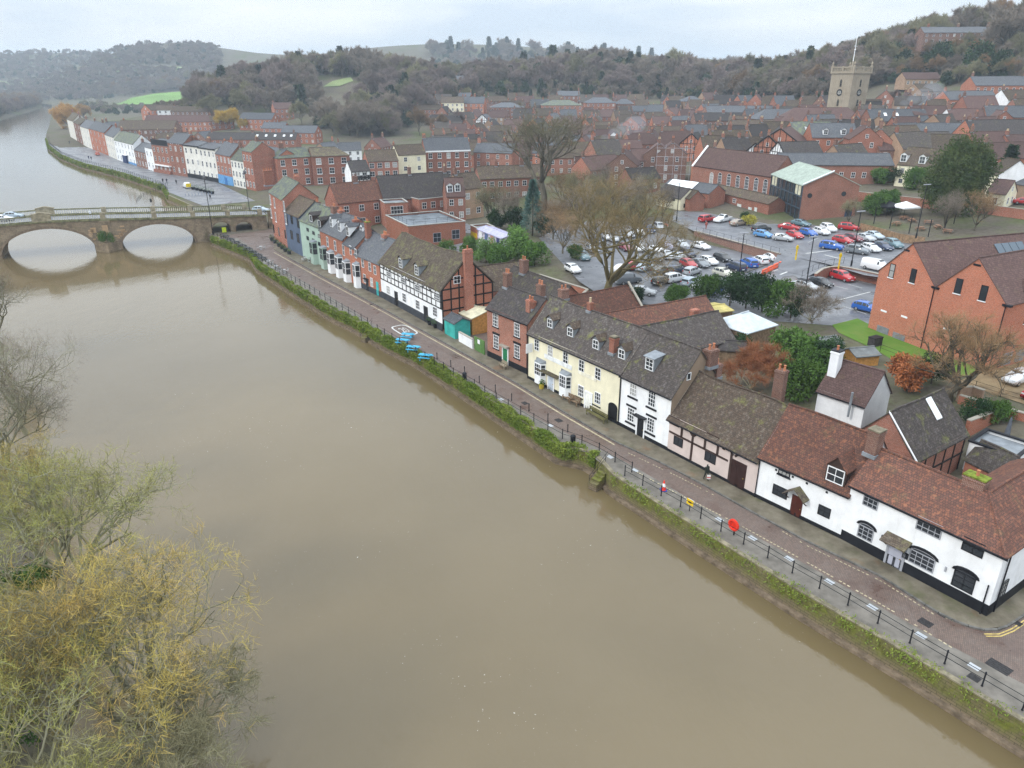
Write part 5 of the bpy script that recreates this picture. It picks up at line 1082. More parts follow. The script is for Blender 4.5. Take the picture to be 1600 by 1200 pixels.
# backs on the near side of Load Street
h = house_e('red_tiled_back', 'brick back range with weathered red tile roof above the fire escape', (528, 317), (599, 310), 8, 6.6, 10.6, BRK, TRED, z0=1.2); dress(h, 2, n=3, w=1.3, hh=1.6, chim=((.55, 3),)); RB = h
h = house_e('dark_roofed_range', 'long dark tiled range behind the flat roofed building', (600, 312), (712, 304), 10, 6.4, 11.6, BRK, TDRK, z0=1.2); dress(h, 2, n=6, w=1.4, hh=1.5, chim=((.45, 1), (.95, 2)))
h = house_e('brick_back_wing', 'flat topped brick wing with white windows beside the fire escape', (601, 318), (637, 316), 6, 6.4, 6.6, BRK, LEAD, z0=1.2, flat=True); dress(h, 2, n=1, w=3.0, hh=1.9, c=4)
h = house_e('brick_back_wing', 'brick wing with four white windows behind the roof terrace', (655, 312), (712, 306), 5, 6.0, 6.2, BRK, LEAD, z0=1.6, flat=True); dress(h, 2, n=4, w=1.3, hh=1.6)
h = house_e('gabled_dormer_house', 'brick house with two white gabled dormers in a plum roof', (698, 306), (727, 305), 7, 6.2, 10.0, BRP, TPUR); dress(h, 2, n=2); h.dormer(703, 295, 1.0, 1.2, 1.6, True, TPUR, PAINTW); h.dormer(715, 294, 1.0, 1.2, 1.6, True, TPUR, PAINTW)
h = house_e('brown_roofed_house', 'brick house with brown tile roof right of the white dormers', (722, 295), (755, 291), 7, 7.6, 10.8, BRT, TBRN); dress(h, 2, n=2, w=1.3, chim=((.1, 2),))
h = house_e('tile_roofed_terrace', 'long brick terrace with brown tile roof behind the blue conifer', (750, 279), (850, 275), 7, 6.6, 9.6, BRP, TBRN); dress(h, 2, n=8, w=1.3, chim=((.3, 2), (.7, 3)))
fe = thing('fire_escape', 'grey steel fire escape stair and landing against the brick back range', 'fire escape', at(592, 338, 1.2)); 
for x_ in (0, 3.4):
    for y_ in (0, 2.4): MB().tube([(x_, y_, 0), (x_, y_, 5.4)], .07, 5).build('column', GREYP, fe)
MB().box(-.2, 3.6, -.2, 2.6, 4.3, 4.42).build('landing', GREYP, fe)
for a, b in (((0, 0, 0), (3.4, 0, 4.3)), ((3.4, 0, 0), (0, 0, 4.3))): MB().bar(a, b, .06).build('brace', GREYP, fe)
for dy in (-.9, -.2): MB().bar((-5.2, dy, 0.1), (0, dy, 4.4), .06, .2).build('stringer', GREYP, fe); MB().bar((-5.2, dy, 1.1), (0, dy, 5.4), .04).build('handrail', GREYP, fe)
for i in range(14): MB().box(-5.1 + i * .37, -4.8 + i * .37, -.9, -.2, .2 + i * .31, .23 + i * .31).build('tread', GREYP, fe)
# the far quay street (beyond the bridge), right to left
FR = [  # eL, eR, eave, ridge, D, wall, roof, storeys, n, frame, name, label
 ((378, 232), (400, 240), 8.6, 11.5, 8, BRK, SLG, 3, 3, 'far_brick_house', 'narrow brick house with patched green roof next to the orange brick wing'),
 ((361, 247), (383, 255), 8.8, 12.4, 8, STUCCO, SLG, 3, 4, 'far_white_house', 'house with white bands of windows and greenish slate roof on the far quay'),
 ((340, 238), (361, 247), 10.6, 14.4, 8, BRP, SLATE, 3, 4, 'far_brick_shop', 'brick house with slate roof above a blue shopfront on the far quay'),
 ((311, 228), (340, 236), 11.2, 12.6, 9, STUCCO, SLATE, 3, 4, 'far_stucco_house', 'big pale stucco house with low slate roof, right half of the pair'),
 ((290, 226), (311, 229), 11.2, 12.4, 9, STUCCO, SLATE, 3, 3, 'far_stucco_house', 'pale stucco house with black plinth beside the lane'),
 ((264, 222), (284, 226), 9.6, 13.0, 8, BRP, SLATE, 3, 3, 'far_dormer_house', 'brick house with white windows and two dormers beside the lane'),
 ((241, 225), (265, 230), 8.6, 10.6, 8, BRP, SLATE, 3, 4, 'far_balcony_house', 'brick house with dark roof terrace railing on the far quay'),
 ((223, 229), (243, 234), 7.4, 9.6, 8, WHITE, SLATE, 2, 2, 'far_white_cottage', 'low white cottage with slate roof on the far quay'),
 ((211, 234), (226, 239), 6.6, 9.6, 8, BRD, SLATE, 2, 4, 'far_dark_cottage', 'low dark brick cottage left of the white cottage'),
 ((178, 219), (209, 226), 10.2, 14.0, 8, WHITE, SLG, 3, 6, 'far_white_hotel', 'white three storey house with blue porch on the far quay'),
 ((158, 209), (177, 214), 11.4, 15.0, 8, STUCCO, SLATE, 3, 4, 'far_grey_house', 'grey fronted house with slate roof left of the white hotel'),
 ((140, 201), (158, 206), 12.0, 15.5, 8, BRO, SLATE, 3, 4, 'far_orange_house', 'orange brick house with white bands and twin stacks on the far quay'),
 ((127, 198), (141, 202), 12.6, 16.0, 8, STUCCO, SLATE, 3, 3, 'far_pale_house', 'pale fronted narrow house with slate roof on the far quay'),
 ((117, 192), (127, 196), 12.0, 14.5, 8, BRD, TMOS, 3, 2, 'far_mossy_house', 'dark brick house with mossy roof near the end of the far quay'),
 ((107, 187), (117, 191), 11.6, 15.5, 8, STUCCO, TMOS, 3, 2, 'far_end_house', 'last house of the far quay beside the golden willow')]
FB_ = [(401, 301), (386, 297), (366, 292), (343, 286), (318, 281), (294, 277), (270, 273), (244, 268.5), (232, 265), (214, 259.5), (184, 250), (170, 243.5), (145, 233.5), (131, 227.5), (121, 222), (111, 217)]
for k, (eL, eR, e, r, D, wl, rf, stn, n, nm, lab) in enumerate(FR):
    a, b = at(*FB_[k + 1]), at(*FB_[k]); u_ = (b - a)[:2] / np.linalg.norm((b - a)[:2]); nn_ = np.array([-u_[1], u_[0], 0]); ee = []
    for q in (eL, eR):
        d_ = ray(*q); tt = ((a - CO) @ nn_) / (d_ @ nn_); ee.append((CO + d_ * tt)[2])
    dr = r - e; e = min(max(float(np.mean(ee)), 5.5), 13.0); r = e + dr
    h = House(nm, lab, a, b, D, e, r, wl, rf, z=.1, ov=.15, sag=.03); dress(h, stn, n=n, w=1.2, hh=1.9, chim=((.04, 3), (.96, 3)) if random.random() < .7 else ((.5, 3),))
    if 'blue shop' in lab: MB().box(0, h.W, -.2, -.01, 0, 3.2).build('shopfront', plain('blue_shopfront', (.12, .3, .55), .5), h.root); MB().box(h.W * .45, h.W * .62, -.26, -.2, 0, 2.6).build('door', plain('blue_door', (.04, .16, .4), .5), h.root)
    elif 'blue porch' in lab: MB().box(h.W * .42, h.W * .6, -.9, -.01, 0, 3.4).build('porch', plain('navy_porch', (.02, .04, .12), .5), h.root); MB().box(h.W * .38, h.W * .64, -1.2, -.01, 3.4, 3.7).build('porch_roof', PAINTW, h.root); MB().box(h.W * .55, h.W, -.08, -.01, 0, .9).build('plinth', plain('blue_shopfront', (.12, .3, .55), .5), h.root)
    elif 'stucco' in lab: MB().box(0, h.W, -.08, -.01, -.5, 1.5).build('plinth', BLACK, h.root); MB().box(-.2, h.W + .2, -.35, 0, e - .5, e - .1).build('cornice', BLACK, h.root)
    elif 'two dormers' in lab: h.dormer(0, 0, 1, 1.3, 1.6, True, SLATE, PAINTW, x=h.W * .3, z=10.9); h.dormer(0, 0, 1, 1.3, 1.6, True, SLATE, PAINTW, x=h.W * .7, z=10.9)
    elif 'terrace railing' in lab: MB().box(.3, h.W - .3, -.1, .0, e, e + 2.0).build('balustrade', BLACK, h.root); MB().box(0, h.W, -1.0, -.01, 2.8, 3.2).build('canopy', PAINTW, h.root); MB().box(0, h.W, -.9, -.01, 0, 1.2).build('plinth', BRK, h.root)
# behind the far quay street
A = [  # px, py (ridge middle), ridge height, W, D, eave, yaw, wall, roof, storeys, gable end seen, chimneys, name, label
 (232, 188, 11, 32, 14, 6.5, 3, BRD, TBRN, 2, None, 0, 'long_dark_roof', 'long low building with dark brown roof behind the far quay'),
 (238, 163, 9.5, 12, 10, 6, 62, BRO, TBRN, 2, 0, 0, 'brick_gable_house', 'brick house with broad gable below the green field'),
 (262, 164, 8, 14, 8, 5, 20, WHITE, TBRN, 2, None, 0, 'white_gable_house', 'white gabled house right of the brick gable below the field'),
 (285, 180, 9, 44, 10, 5.5, 2, BRO, TPUR, 2, None, 1, 'almshouse_range', 'long red brick range with small gables left of the yellow willow'),
 (300, 166, 8, 26, 9, 5, -4, BRD, TBRN, 2, None, 1, 'brown_terrace', 'long brown roofed terrace above the red range'),
 (404, 176, 9.5, 22, 10, 6, -12, BRO, SLATE, 2, 1, 0, 'slate_range', 'brick range with pale slate roof right of the yellow willow'),
 (430, 191, 8.5, 14, 9, 5.5, -6, BRK, SLATE, 2, 1, 0, 'slate_range', 'lower slate roofed brick range in front of the pale slate one'),
 (470, 196, 9.5, 20, 11, 6, -8, BRO, SLATE, 2, 1, 0, 'modern_flats', 'modern brick flats with slate roof and blank end gable'),
 (395, 207, 9, 46, 9, 6, -2, BRK, TDRK, 2, None, 3, 'rooflit_terrace', 'long dark terrace roof with a row of rooflights behind the quay houses'),
 (440, 160, 10, 12, 9, 6.5, 30, BRK, TPUR, 2, 1, 1, 'brick_villa', 'brick villa with plum roof among the bare trees'),
 (545, 222, 8, 10, 7, 5, 15, WHITE, SLATE, 2, None, 1, 'white_cottage', 'small white cottage behind the brick townhouse'),
 (640, 228, 9, 14, 8, 6, -8, BRK, TBRN, 2, 1, 2, 'old_brick_house', 'old brick house with paired stacks left of the five bay house'),
 # middle of town
 (707, 151, 12, 15, 10, 8.5, 3, CREAM, TBRN, 3, 1, 2, 'cream_villa', 'tall cream house with brown roof beside the dark cedars'),
 (670, 163, 9, 16, 9, 6, 10, BRP, TBRN, 2, None, 2, 'brown_roof_cluster', 'brown roofed house at the wood edge left of the cream villa'),
 (742, 151, 12, 14, 10, 8, -8, BRO, SLATE, 3, None, 3, 'brick_row', 'brick row with slate roofs right of the cream villa'),
 (792, 160, 11.5, 22, 17, 8.8, 2, BRP, SLATE, 3, None, 2, 'hipped_brick_house', 'square brick house with grey hipped roof left of centre'),
 (877, 156, 13, 26, 17, 10, 2, BRP, SLG, 3, None, 3, 'georgian_mansion', 'large three storey brick mansion with pale hipped roof'),
 (937, 152, 12, 20, 13, 8.8, 2, BRP, SLATE, 3, None, 2, 'georgian_villa', 'brick villa with grey hipped roof right of the mansion'),
 (975, 154, 11, 12, 10, 8, 5, BRD, SLATE, 2, None, 1, 'slate_villa', 'plain house with grey slate roof right of the hipped villa'),
 (757, 178, 9, 10, 8, 5.5, 75, WHITE, SLATE, 2, 0, 1, 'timbered_gable', 'black and white gabled house in front of the square brick house'),
 (727, 118, 9, 14, 11, 6, 8, BRT, SLATE, 2, None, 2, 'hillside_villa', 'grey villa alone on the wooded hillside'),
 (888, 142, 9, 16, 10, 6, 5, BRP, SLATE, 2, None, 2, 'upper_villa', 'pale roofed villa above the brick mansion'),
 (885, 186, 8, 18, 9, 5.5, 3, BRP, TPUR, 2, None, 1, 'mansion_coach_house', 'low brick coach house in front of the mansion'),
 (928, 178, 9, 12, 8, 6, 70, BRP, SLATE, 2, 0, 1, 'gabled_lodge', 'brick lodge with steep gable beside the mansion'),
 (912, 211, 8.5, 12, 9, 6, 2, BRT, SLATE, 1, None, 0, 'tan_hall', 'tan walled hall with low grey roof near the drifting smoke'),
 (935, 243, 9, 14, 9, 5.5, 35, BRK, TPUR, 2, 1, 1, 'plum_roofed_house', 'brick house with plum roof and two white gable windows behind the bare trees'),
 (868, 228, 9.5, 12, 9, 6, 5, BRP, TBRN, 2, None, 2, 'hidden_house', 'brick house seen through the tall bare tree'),
 (1000, 262, 7, 10, 7, 4.4, 25, BRP, TDRK, 1, 1, 0, 'low_brick_house', 'low dark roofed outhouse below the scaffolded gable'),
 (960, 205, 9, 10, 8, 5.5, 80, WHITE, TBRN, 2, 0, 0, 'white_twin_gable', 'small white gabled house beside the smoking chimney'),
 # towards the church
 (992, 182, 10, 14, 9, 6.5, 62, BRO, TPUR, 2, 0, 1, 'ivy_gable_house', 'brick gable house with ivy in the middle of town'),
 (1022, 175, 10, 14, 9, 6.5, 15, BRP, TBRN, 2, None, 2, 'brown_house', 'brown roofed house right of the ivy clad gable'),
 (1050, 168, 10.5, 14, 11, 7, 55, BRP, TPUR, 2, 0, 2, 'plum_gable_house', 'brick gable house with tall stacks below the yellow roof sheet'),
 (1080, 150, 10, 14, 12, 7, 8, BRT, SLATE, 2, None, 1, 'pyramid_roof_house', 'house with pale pyramid roof beside the yellow sheet'),
 (1035, 197, 9.5, 20, 9, 6, 8, BRP, TBRN, 2, None, 3, 'long_brick_house', 'long brick house with brown roof above the triple gables'),
 (1030, 222, 11.5, 9, 9, 8.2, 80, BRD, TPUR, 3, 0, 1, 'triple_gable_house', 'left gable of the tall dark brick house'),
 (1051, 221, 11.5, 9, 9, 8.2, 80, BRD, TPUR, 3, 0, 1, 'triple_gable_house', 'right gable of the tall dark brick house wrapped in scaffolding'),
 (978, 236, 10.5, 11, 9, 7, 72, BRD, TPUR, 3, 0, 2, 'dark_gable_house', 'dark brick gable house left of the triple gables'),
 (1003, 232, 10, 12, 9, 7, 10, BRD, TPUR, 3, None, 1, 'plum_roofed_range', 'plum roofed brick range between the gables'),
 (1086, 207, 9.5, 12, 8, 6, 66, BRO, TDRK, 2, 0, 1, 'brick_timber_gable', 'brick and timber gable left of the black and white gable'),
 (1112, 208, 9.0, 12, 8, 5.5, 66, WHITE, TDRK, 2, 0, 1, 'black_white_gable', 'black and white timbered gable above the hall roof'),
 (1140, 203, 10, 14, 8, 6.5, 10, BRD, TBRN, 2, None, 3, 'dark_roof_range', 'brown roofed range with stacks above the hall'),
 (1172, 214, 9, 10, 8, 5.5, 25, BRP, TBRN, 2, None, 2, 'small_brick_house', 'small brick house with brown roof above the hall roof'),
 (1182, 222, 7.5, 8, 6, 4.6, 70, WHITE, TBRN, 1, 0, 0, 'black_white_gable', 'small black and white gable right of centre above the hall'),
 (1204, 210, 9.5, 12, 8, 6, 66, BRO, TBRN, 2, 0, 1, 'brick_timber_gable', 'narrow brick and timber gable above the library roof'),
 (1228, 199, 11, 16, 12, 7, 60, BRO, TPUR, 2, 0, 1, 'broad_timber_gable', 'broad brick gable with timbering behind the library'),
 (1266, 190, 11, 14, 11, 7, 2, BRO, SLG, 2, None, 1, 'long_dormer_house', 'greenish roofed house with one long white dormer'),
 (1300, 192, 11, 14, 10, 7, -5, BRO, SLATE, 2, None, 2, 'twin_dormer_house', 'slate roofed brick house with two white dormers below the church'),
 (1247, 221, 8, 13, 8, 5, 12, WHITE, TDRK, 2, None, 0, 'dark_roof_cottage', 'white timbered cottage with dark roof beside the library roof'),
 (1302, 239, 8, 30, 9, 5.4, -3, BRP, SLATE, 1, 1, 0, 'long_outbuilding', 'long slate roofed brick outbuilding behind the library'),
 (1160, 165, 10, 40, 10, 7, 3, BRD, SLATE, 2, None, 4, 'slate_terrace', 'long dark slate terrace in front of the woods'),
 (1130, 176, 10, 30, 9, 6.5, 3, BRD, TDRK, 2, None, 3, 'dark_terrace', 'dark roofed terrace below the long slate terrace'),
 (1215, 170, 11, 22, 12, 7, 3, BRD, SLATE, 2, None, 3, 'hipped_slate_house', 'hipped slate house left of the church roof'),
 (1190, 187, 10, 26, 9, 6.5, 5, BRP, TBRN, 2, None, 4, 'stack_row', 'row of brick stacks and brown roofs left of the church'),
 (1352, 196, 12.5, 9, 9, 9, 78, BRK, TPUR, 3, 0, 2, 'tall_narrow_house', 'tall narrow brick gable house right of the church'),
 (1374, 199, 11.5, 10, 8, 8, 70, BRK, TBRN, 3, 0, 1, 'tall_brick_gable', 'brick gable house right of the tall narrow one'),
 (1403, 196, 11, 16, 9, 7, 25, BRT, TBRN, 2, 1, 1, 'brown_pitched_house', 'brown roofed house with tan gable right of the church'),
 (1440, 206, 10, 18, 10, 6, 12, BRT, TGRY, 2, 1, 1, 'moss_grey_house', 'grey brown roofed house above the cream dormer house'),
 (1400, 170, 10, 22, 10, 6, 2, BRP, SLATE, 2, None, 2, 'skylight_house', 'slate roofed house with two skylights and white bargeboard'),
 (1365, 155, 7.5, 10, 7, 4.8, 8, CREAM, TBRN, 1, 1, 0, 'cream_cottage', 'small cream cottage beside the church tower'),
 (1363, 171, 9, 12, 8, 6, 5, BRO, TPUR, 2, None, 1, 'red_brick_cottage', 'brick cottage with plum roof right of the church tower'),
 (1440, 192, 10.5, 20, 10, 7, 12, BRP, SLATE, 2, None, 2, 'mixed_slate_house', 'slate roofed house with white gable window behind the brown house'),
 (1452, 165, 9, 16, 9, 6, 5, BRO, TPUR, 2, None, 2, 'pale_roof_house', 'brick house with plum roof and paired stacks right of the smoke'),
 (1497, 192, 9.5, 26, 10, 6, -5, BRP, SLATE, 2, 1, 1, 'wide_slate_house', 'wide slate roofed house above the evergreen tree'),
 (1490, 210, 9, 16, 10, 5.5, -20, BRP, TBRN, 2, 1, 1, 'brown_gable_house', 'brown roofed brick house just behind the evergreen tree'),
 (1515, 170, 9, 16, 9, 5.6, 0, WHITE, TPUR, 1, None, 2, 'white_walled_house', 'white walled house with red brown roof on the right'),
 (1578, 187, 11, 26, 12, 6.5, 0, BRO, TDRK, 2, None, 1, 'big_dark_roof', 'big dark roofed house at the right edge'),
 (1512, 142, 10, 20, 11, 7, 3, BRO, SLATE, 2, 1, 1, 'semi_detached', 'brick semi with slate roof above the white walled house'),
 (1560, 119, 10, 24, 10, 6.6, 2, BRO, SLATE, 2, None, 2, 'upper_brick_row', 'brick houses with white windows high at the right edge'),
 (1437, 113, 6.5, 18, 9, 3.6, 3, BRT, TPUR, 1, 1, 0, 'upper_bungalow', 'bungalow with tan gable on the rising ground'),
 (1447, 131, 6.5, 16, 9, 3.4, 25, BRT, TBRN, 1, 0, 0, 'lower_bungalow', 'bungalow with two tan gables below the upper bungalow'),
 (1577, 165, 9, 16, 9, 5.5, -10, BRP, SLATE, 2, 1, 1, 'edge_brick_house', 'brick house with plum gable at the right edge'),
 (1590, 140, 8.5, 14, 9, 5, 10, WHITE, TBRN, 2, None, 1, 'edge_white_house', 'pale house near the right edge behind the brick semi')]
for px, py, rh, W, D, e, yaw, wl, rf, stn, gb, ch, nm, lab in A:
    hip = D * .45 if 'hipped' in lab or 'pyramid' in lab else 0
    h = house_at(nm, lab, px, py, rh, W, D, e, yaw, wl, rf, hipL=hip, hipR=hip, sag=.06, og=.1 if not hip else 0)
    cs = [(.04, 2), (.96, 2), (.5, 3), (.3, 2)][:ch]; dress(h, stn, gable=gb, chim=cs)
    if 'dormer' in lab and 'long' in lab: h.dormer(0, 0, 1.2, 5.0, 1.5, False, SLG, PAINTW, 5, 1, x=h.W * .5, z=h.fz(1.2) + .85)
    elif 'white dormers' in lab:
        for x in (.3, .7): h.dormer(0, 0, .8, 1.3, 1.4, True, SLATE, PAINTW, x=h.W * x, z=h.fz(.8) + .8)
    elif 'skylight' in lab or 'rooflights' in lab:
        for x in ((.25, .45) if W < 30 else (.55, .65, .75, .85, .93)):
            y0 = h.ry * .4; MB().extrude([(h.W * x, y0, h.fz(y0) + .05), (h.W * x + 1.1, y0, h.fz(y0) + .05), (h.W * x + 1.1, y0 + 1.2, h.fz(y0 + 1.2) + .05), (h.W * x, y0 + 1.2, h.fz(y0 + 1.2) + .05)], (0, 0, .1)).build('rooflight', plain('roof_light', (.8, .83, .85), .3, .05), h.roof)
    if 'timber' in lab or 'black and white' in lab:
        X = -.03
        def gz(y): return h.e + (h.r - h.e) * (1 - abs(y - h.ry) / h.ry)
        for k in range(7): y = h.D * k / 6; MB().box(X - .04, X + .02, y - .1, y + .1, 0, max(h.e, gz(y) - .1)).build('beam', TIMBER, h.root)
        for z in (2.6, h.e * .75, h.e): MB().box(X - .05, X + .02, 0, h.D, z - .1, z + .1).build('beam', TIMBER, h.root)
        for y0, y1 in ((0, h.ry), (h.D, h.ry)): MB().bar((X - .12, y0, h.e), (X - .12, y1, h.r), .1, .35).build('bargeboard', TIMBER, h.root)
    if 'scaffolding' in lab:
        sf = thing('scaffolding', 'scaffolding poles round the right gable of the dark brick house', 'scaffolding', h.a + h.n * -0.5, h.root.rotation_euler[2])
        for y in np.linspace(-.5, h.D + .5, 5): MB().tube([(-1.2, y, 0), (-1.2, y, 11)], .06, 5).build('pole', GREYP, sf)
        for z in (2.5, 5, 7.5, 10): MB().tube([(-1.2, -.8, z), (-1.2, h.D + .8, z)], .06, 5).build('pole', GREYP, sf)
# filler roofs packed between the named ones
random.seed(21); WL = [BRK, BRP, BRD, BRO, BRT]; RF = [TBRN, TPUR, TGRY, TDRK, TBRN, TPUR, SLATE]
rn = {TBRN: 'brown', TPUR: 'plum', TGRY: 'grey brown', SLATE: 'slate', TDRK: 'dark', TRED: 'red'}
FILL = [(1062, 188, 'above the scaffolded gable'), (1098, 186, 'behind the black and white gable'), (1125, 190, 'left of the stack row'), (1160, 186, 'under the slate terrace'), (1148, 214, 'left of the small brick house'), (1210, 190, 'above the narrow timber gable'), (1242, 182, 'left of the church roof'), (1330, 208, 'below the church tower'), (1325, 225, 'above the long outbuilding'), (1395, 213, 'left of the moss grey house'), (1415, 182, 'below the skylit roof'), (1475, 178, 'left of the white walled house'), (1545, 205, 'above the evergreen to the right'), (1560, 172, 'above the big dark roof'), (1540, 182, 'left of the big dark roof'), (1475, 155, 'left of the brick semi'), (1425, 150, 'below the bungalows'), (1385, 140, 'above the cream cottage'), (1000, 208, 'left of the long brick house'), (975, 218, 'above the dark gable house'), (945, 190, 'right of the steep gabled lodge'), (910, 168, 'between the mansion and villa'), (1005, 165, 'above the ivy gable'), (1055, 150, 'left of the pyramid roof'), (825, 205, 'behind the tall bare tree'), (840, 185, 'left of the coach house'), (720, 175, 'below the cream villa'), (775, 150, 'above the square brick house'), (820, 150, 'left of the mansion roof'), (700, 190, 'above the five bay house'), (1595, 210, 'at the far right above the evergreen'), (1570, 222, 'right of the evergreen tree'), (1110, 232, 'left of the hall roof'), (345, 180, 'left of the yellow willow'), (205, 196, 'behind the white hotel'), (180, 190, 'behind the orange far house'), (320, 205, 'behind the stucco pair'), (270, 207, 'behind the dormered far house'), (510, 222, 'behind the mossy hipped roof'), (590, 215, 'behind the white windowed house')]
for px, py, where in FILL:
    rf = random.choice(RF); W = random.uniform(9, 16); D = random.uniform(7, 9); e = random.uniform(4.8, 6.4); rh = e + D * random.uniform(.36, .5); yaw = random.choice((5, -5, 12, 65, 75, -20, 25))
    h = house_at('town_house', f'{rn[rf]} roofed brick house {where}', px, py, rh, W, D, e, yaw, random.choice(WL), rf, group='brick houses packed in the old town'); dress(h, 2, gable=0 if yaw > 40 else (1 if yaw < 0 else None), chim=[(.05, 2), (.95, 2), (.5, 3)][:random.choice((1, 2, 2))])
LM = [(c, o.name.split('.')[0].replace('_', ' ')) for c, o in zip(HC, HO) if o.name.split('.')[0] != 'town_house']; used = {}; seen = set()
for py in range(147, 226, 8):
    for px in range(690, 1610, 19):
        if py > (222 if px < 1000 else 214 if px < 1330 else 206): continue
        x_, y_ = px + random.uniform(-8, 8), py + random.uniform(-3, 3); D = random.uniform(8, 10.5); e = random.uniform(3.8, 5.4); rh = e + D * random.uniform(.42, .54); p = on(x_, y_, rh)
        if min(np.hypot(*(c - p[:2])) for c in HC) < 11.5 or st(p[0], p[1])[0] < 112 and px > 1000 or np.hypot(p[0] - 118, p[1] - 196) < 26: continue
        c, nm = min(LM, key=lambda q: np.hypot(*(q[0] - p[:2]))); dx, dy = p[0] - c[0], p[1] - c[1]; rel = ('right of' if dx > 0 else 'left of') if abs(dx) > abs(dy) else ('behind' if dy > 0 else 'in front of')
        rf = random.choice(RF); yaw = random.choice((5, -5, 12, 65, 75, -20, 25, 3)); lab = f'{rn[rf]} roofed brick house {rel} the {nm}'; used[lab] = used.get(lab, 0) + 1
        if used[lab] > 1: lab = f'{rn[rf]} roofed brick house {"further" if used[lab] == 2 else "furthest"} {rel} the {nm}'
        while lab in seen: lab += ', nearer stack' if 'stack' not in lab else ' pair'
        seen.add(lab)
        h = house_at('town_house', lab, x_, y_, rh, random.uniform(9, 13), D, e, yaw, random.choice(WL), rf, group='brick houses packed in the old town'); dress(h, 2, gable=0 if yaw > 30 else (1 if yaw < 0 else None), chim=[(.05, 2), (.95, 2)][:random.choice((1, 2))])
# cream house with dormers, evergreen in front
h = house_e('cream_dormer_house', 'long cream house with brown roof and white dormers behind the evergreen tree', (1403, 256), (1475, 262), 9, 5.6, 9.6, CREAM, TBRN, gable_mat=CREAM); dress(h, 2, n=4, w=1.0, hh=1.1, fm=GREYP); h.dormer(1412, 247, 1, 1.4, 1.7, True, TBRN, PAINTW); h.dormer(1441, 250, 1, 1.4, 1.7, True, TBRN, PAINTW)
h = house_e('cream_end_house', 'white gable end of a house right of the evergreen tree', (1540, 268), (1560, 273), 8, 5.0, 8.4, CREAM, TBRN, gable_mat=WHITE)
h = house_e('small_gable_house', 'small cream gabled house with plum roof beside the walled garden', (1542, 300), (1572, 303), 7, 3.4, 6.0, CREAM, TPUR, gable_mat=CREAM); dress(h, 1, gable=1)
h = house_e('slate_bungalow', 'tan bungalow with slate roof at the right edge', (1570, 283), (1610, 290), 8, 3.2, 5.4, BRT, SLATE)
# house on the hill
h = house_at('hilltop_manor', 'long brick manor with many windows high on the wooded hill', 1497, 42, 11, 40, 11, 8, -3, BRD, SLATE); dress(h, 3, n=11, chim=((.1, 3), (.5, 3), (.9, 3)))
# parish church: tower with two clock faces, nave roof
cp = on(1331, 108, 24.0); cz = T(cp[0], cp[1]); vdir = math.atan2(cp[1], cp[0])
tw = thing('church_tower', 'stone church tower with two round clocks, balustrade and white flagpole', 'church tower', (cp[0], cp[1], cz), vdir - math.pi / 4 + .12)
S = 5.3; TS = render_wall('tower_stone', (.34, .29, .22), (.14, .125, .1), .75); m = MB(); m.box(-S, S, -S, S, -3, 22.3); m.build('shaft', TS, tw)
for z, e in ((22.3, .45), (14.6, .12), (6.6, .15)): MB().box(-S - e, S + e, -S - e, S + e, z, z + (.5 if z > 20 else .25)).build('string_course', TS, tw)
for sx, sy in ((-1, -1), (1, -1), (-1, 1), (1, 1)):
    MB().box(sx * S - .42, sx * S + .42, sy * S - .42, sy * S + .42, 22.8, 25.2).build('corner_pier', TS, tw)
    MB().lathe([(.35, 25.2), (.2, 25.5), (.38, 26.0), (.3, 26.4), (.08, 26.8), (.02, 27.4)], (sx * S, sy * S, 0), 8).build('urn', TS, tw)
for k in range(4):
    pr = thing('parapet', None, None); pr.parent = tw; pr.rotation_euler = (0, 0, k * math.pi / 2); MB().box(-S + .4, S - .4, -S - .25, -S + .25, 24.5, 24.9).build('rail', TS, pr); MB().box(-S + .4, S - .4, -S - .2, -S + .2, 22.8, 23.1).build('base', TS, pr)
    for j, x in enumerate(np.linspace(-S + 1.0, S - 1.0, 12)): MB().box(x - .13, x + .13, -S - .12, -S + .12, 23.1, 24.5).build('baluster', TS, pr)
    MB().box(-.4, .4, -S - .3, -S + .3, 22.8, 25.1).build('mid_pier', TS, pr)
    f = thing('face', None, None); f.parent = tw; f.rotation_euler = (0, 0, k * math.pi / 2)
    for zz, hh in ((18.4, 2.4), (10.8, 2.2)):
        wm_, g_2 = win_mesh(1.15, hh, 1, 4, TS, TS, .5, SHADE); link('belfry_window', wm_, f, (0, -S - .02, zz)); link('louvre', g_2, f, (0, -S - .02, zz))
    o = MB().lathe([(1.35, 0), (1.35, .12), (1.15, .14), (1.15, .06), (.01, .05)], n=20).build('clock', BLACK, f, (0, -S - .03, 15.0)); o.rotation_euler = (math.pi / 2, 0, 0)
    o = MB().lathe([(.8, 0), (.8, .1), (.01, .11)], n=20).build('clock_dial', plain('clock_dial', (.3, .3, .28), .6), f, (0, -S - .05, 15.0)); o.rotation_euler = (math.pi / 2, 0, 0)
    MB().box(-.05, .05, -S - .22, -S - .17, 14.9, 15.85).build('clock_hand', BLACK, f); MB().box(-.05, .55, -S - .22, -S - .17, 14.95, 15.05).build('clock_hand', BLACK, f)
    MB().box(-.7, .7, -S - .08, -S, 1.5, 3.6).build('lower_window', SHADE, f)
MB().lathe([(.6, 22.3), (.5, 24), (.35, 25.5), (.3, 27)], n=8).build('spirelet', TS, tw); MB().lathe([(.17, 27), (.1, 37)], n=6).build('flagpole', PAINTW, tw); MB().box(-.9, .9, -.06, .06, 32.6, 32.75).build('weather_vane', PAINTW, tw); MB().lathe([(.05, 0), (.35, .3), (.05, .6)], (0, 0, 31), 8).build('ball', PAINTW, tw)
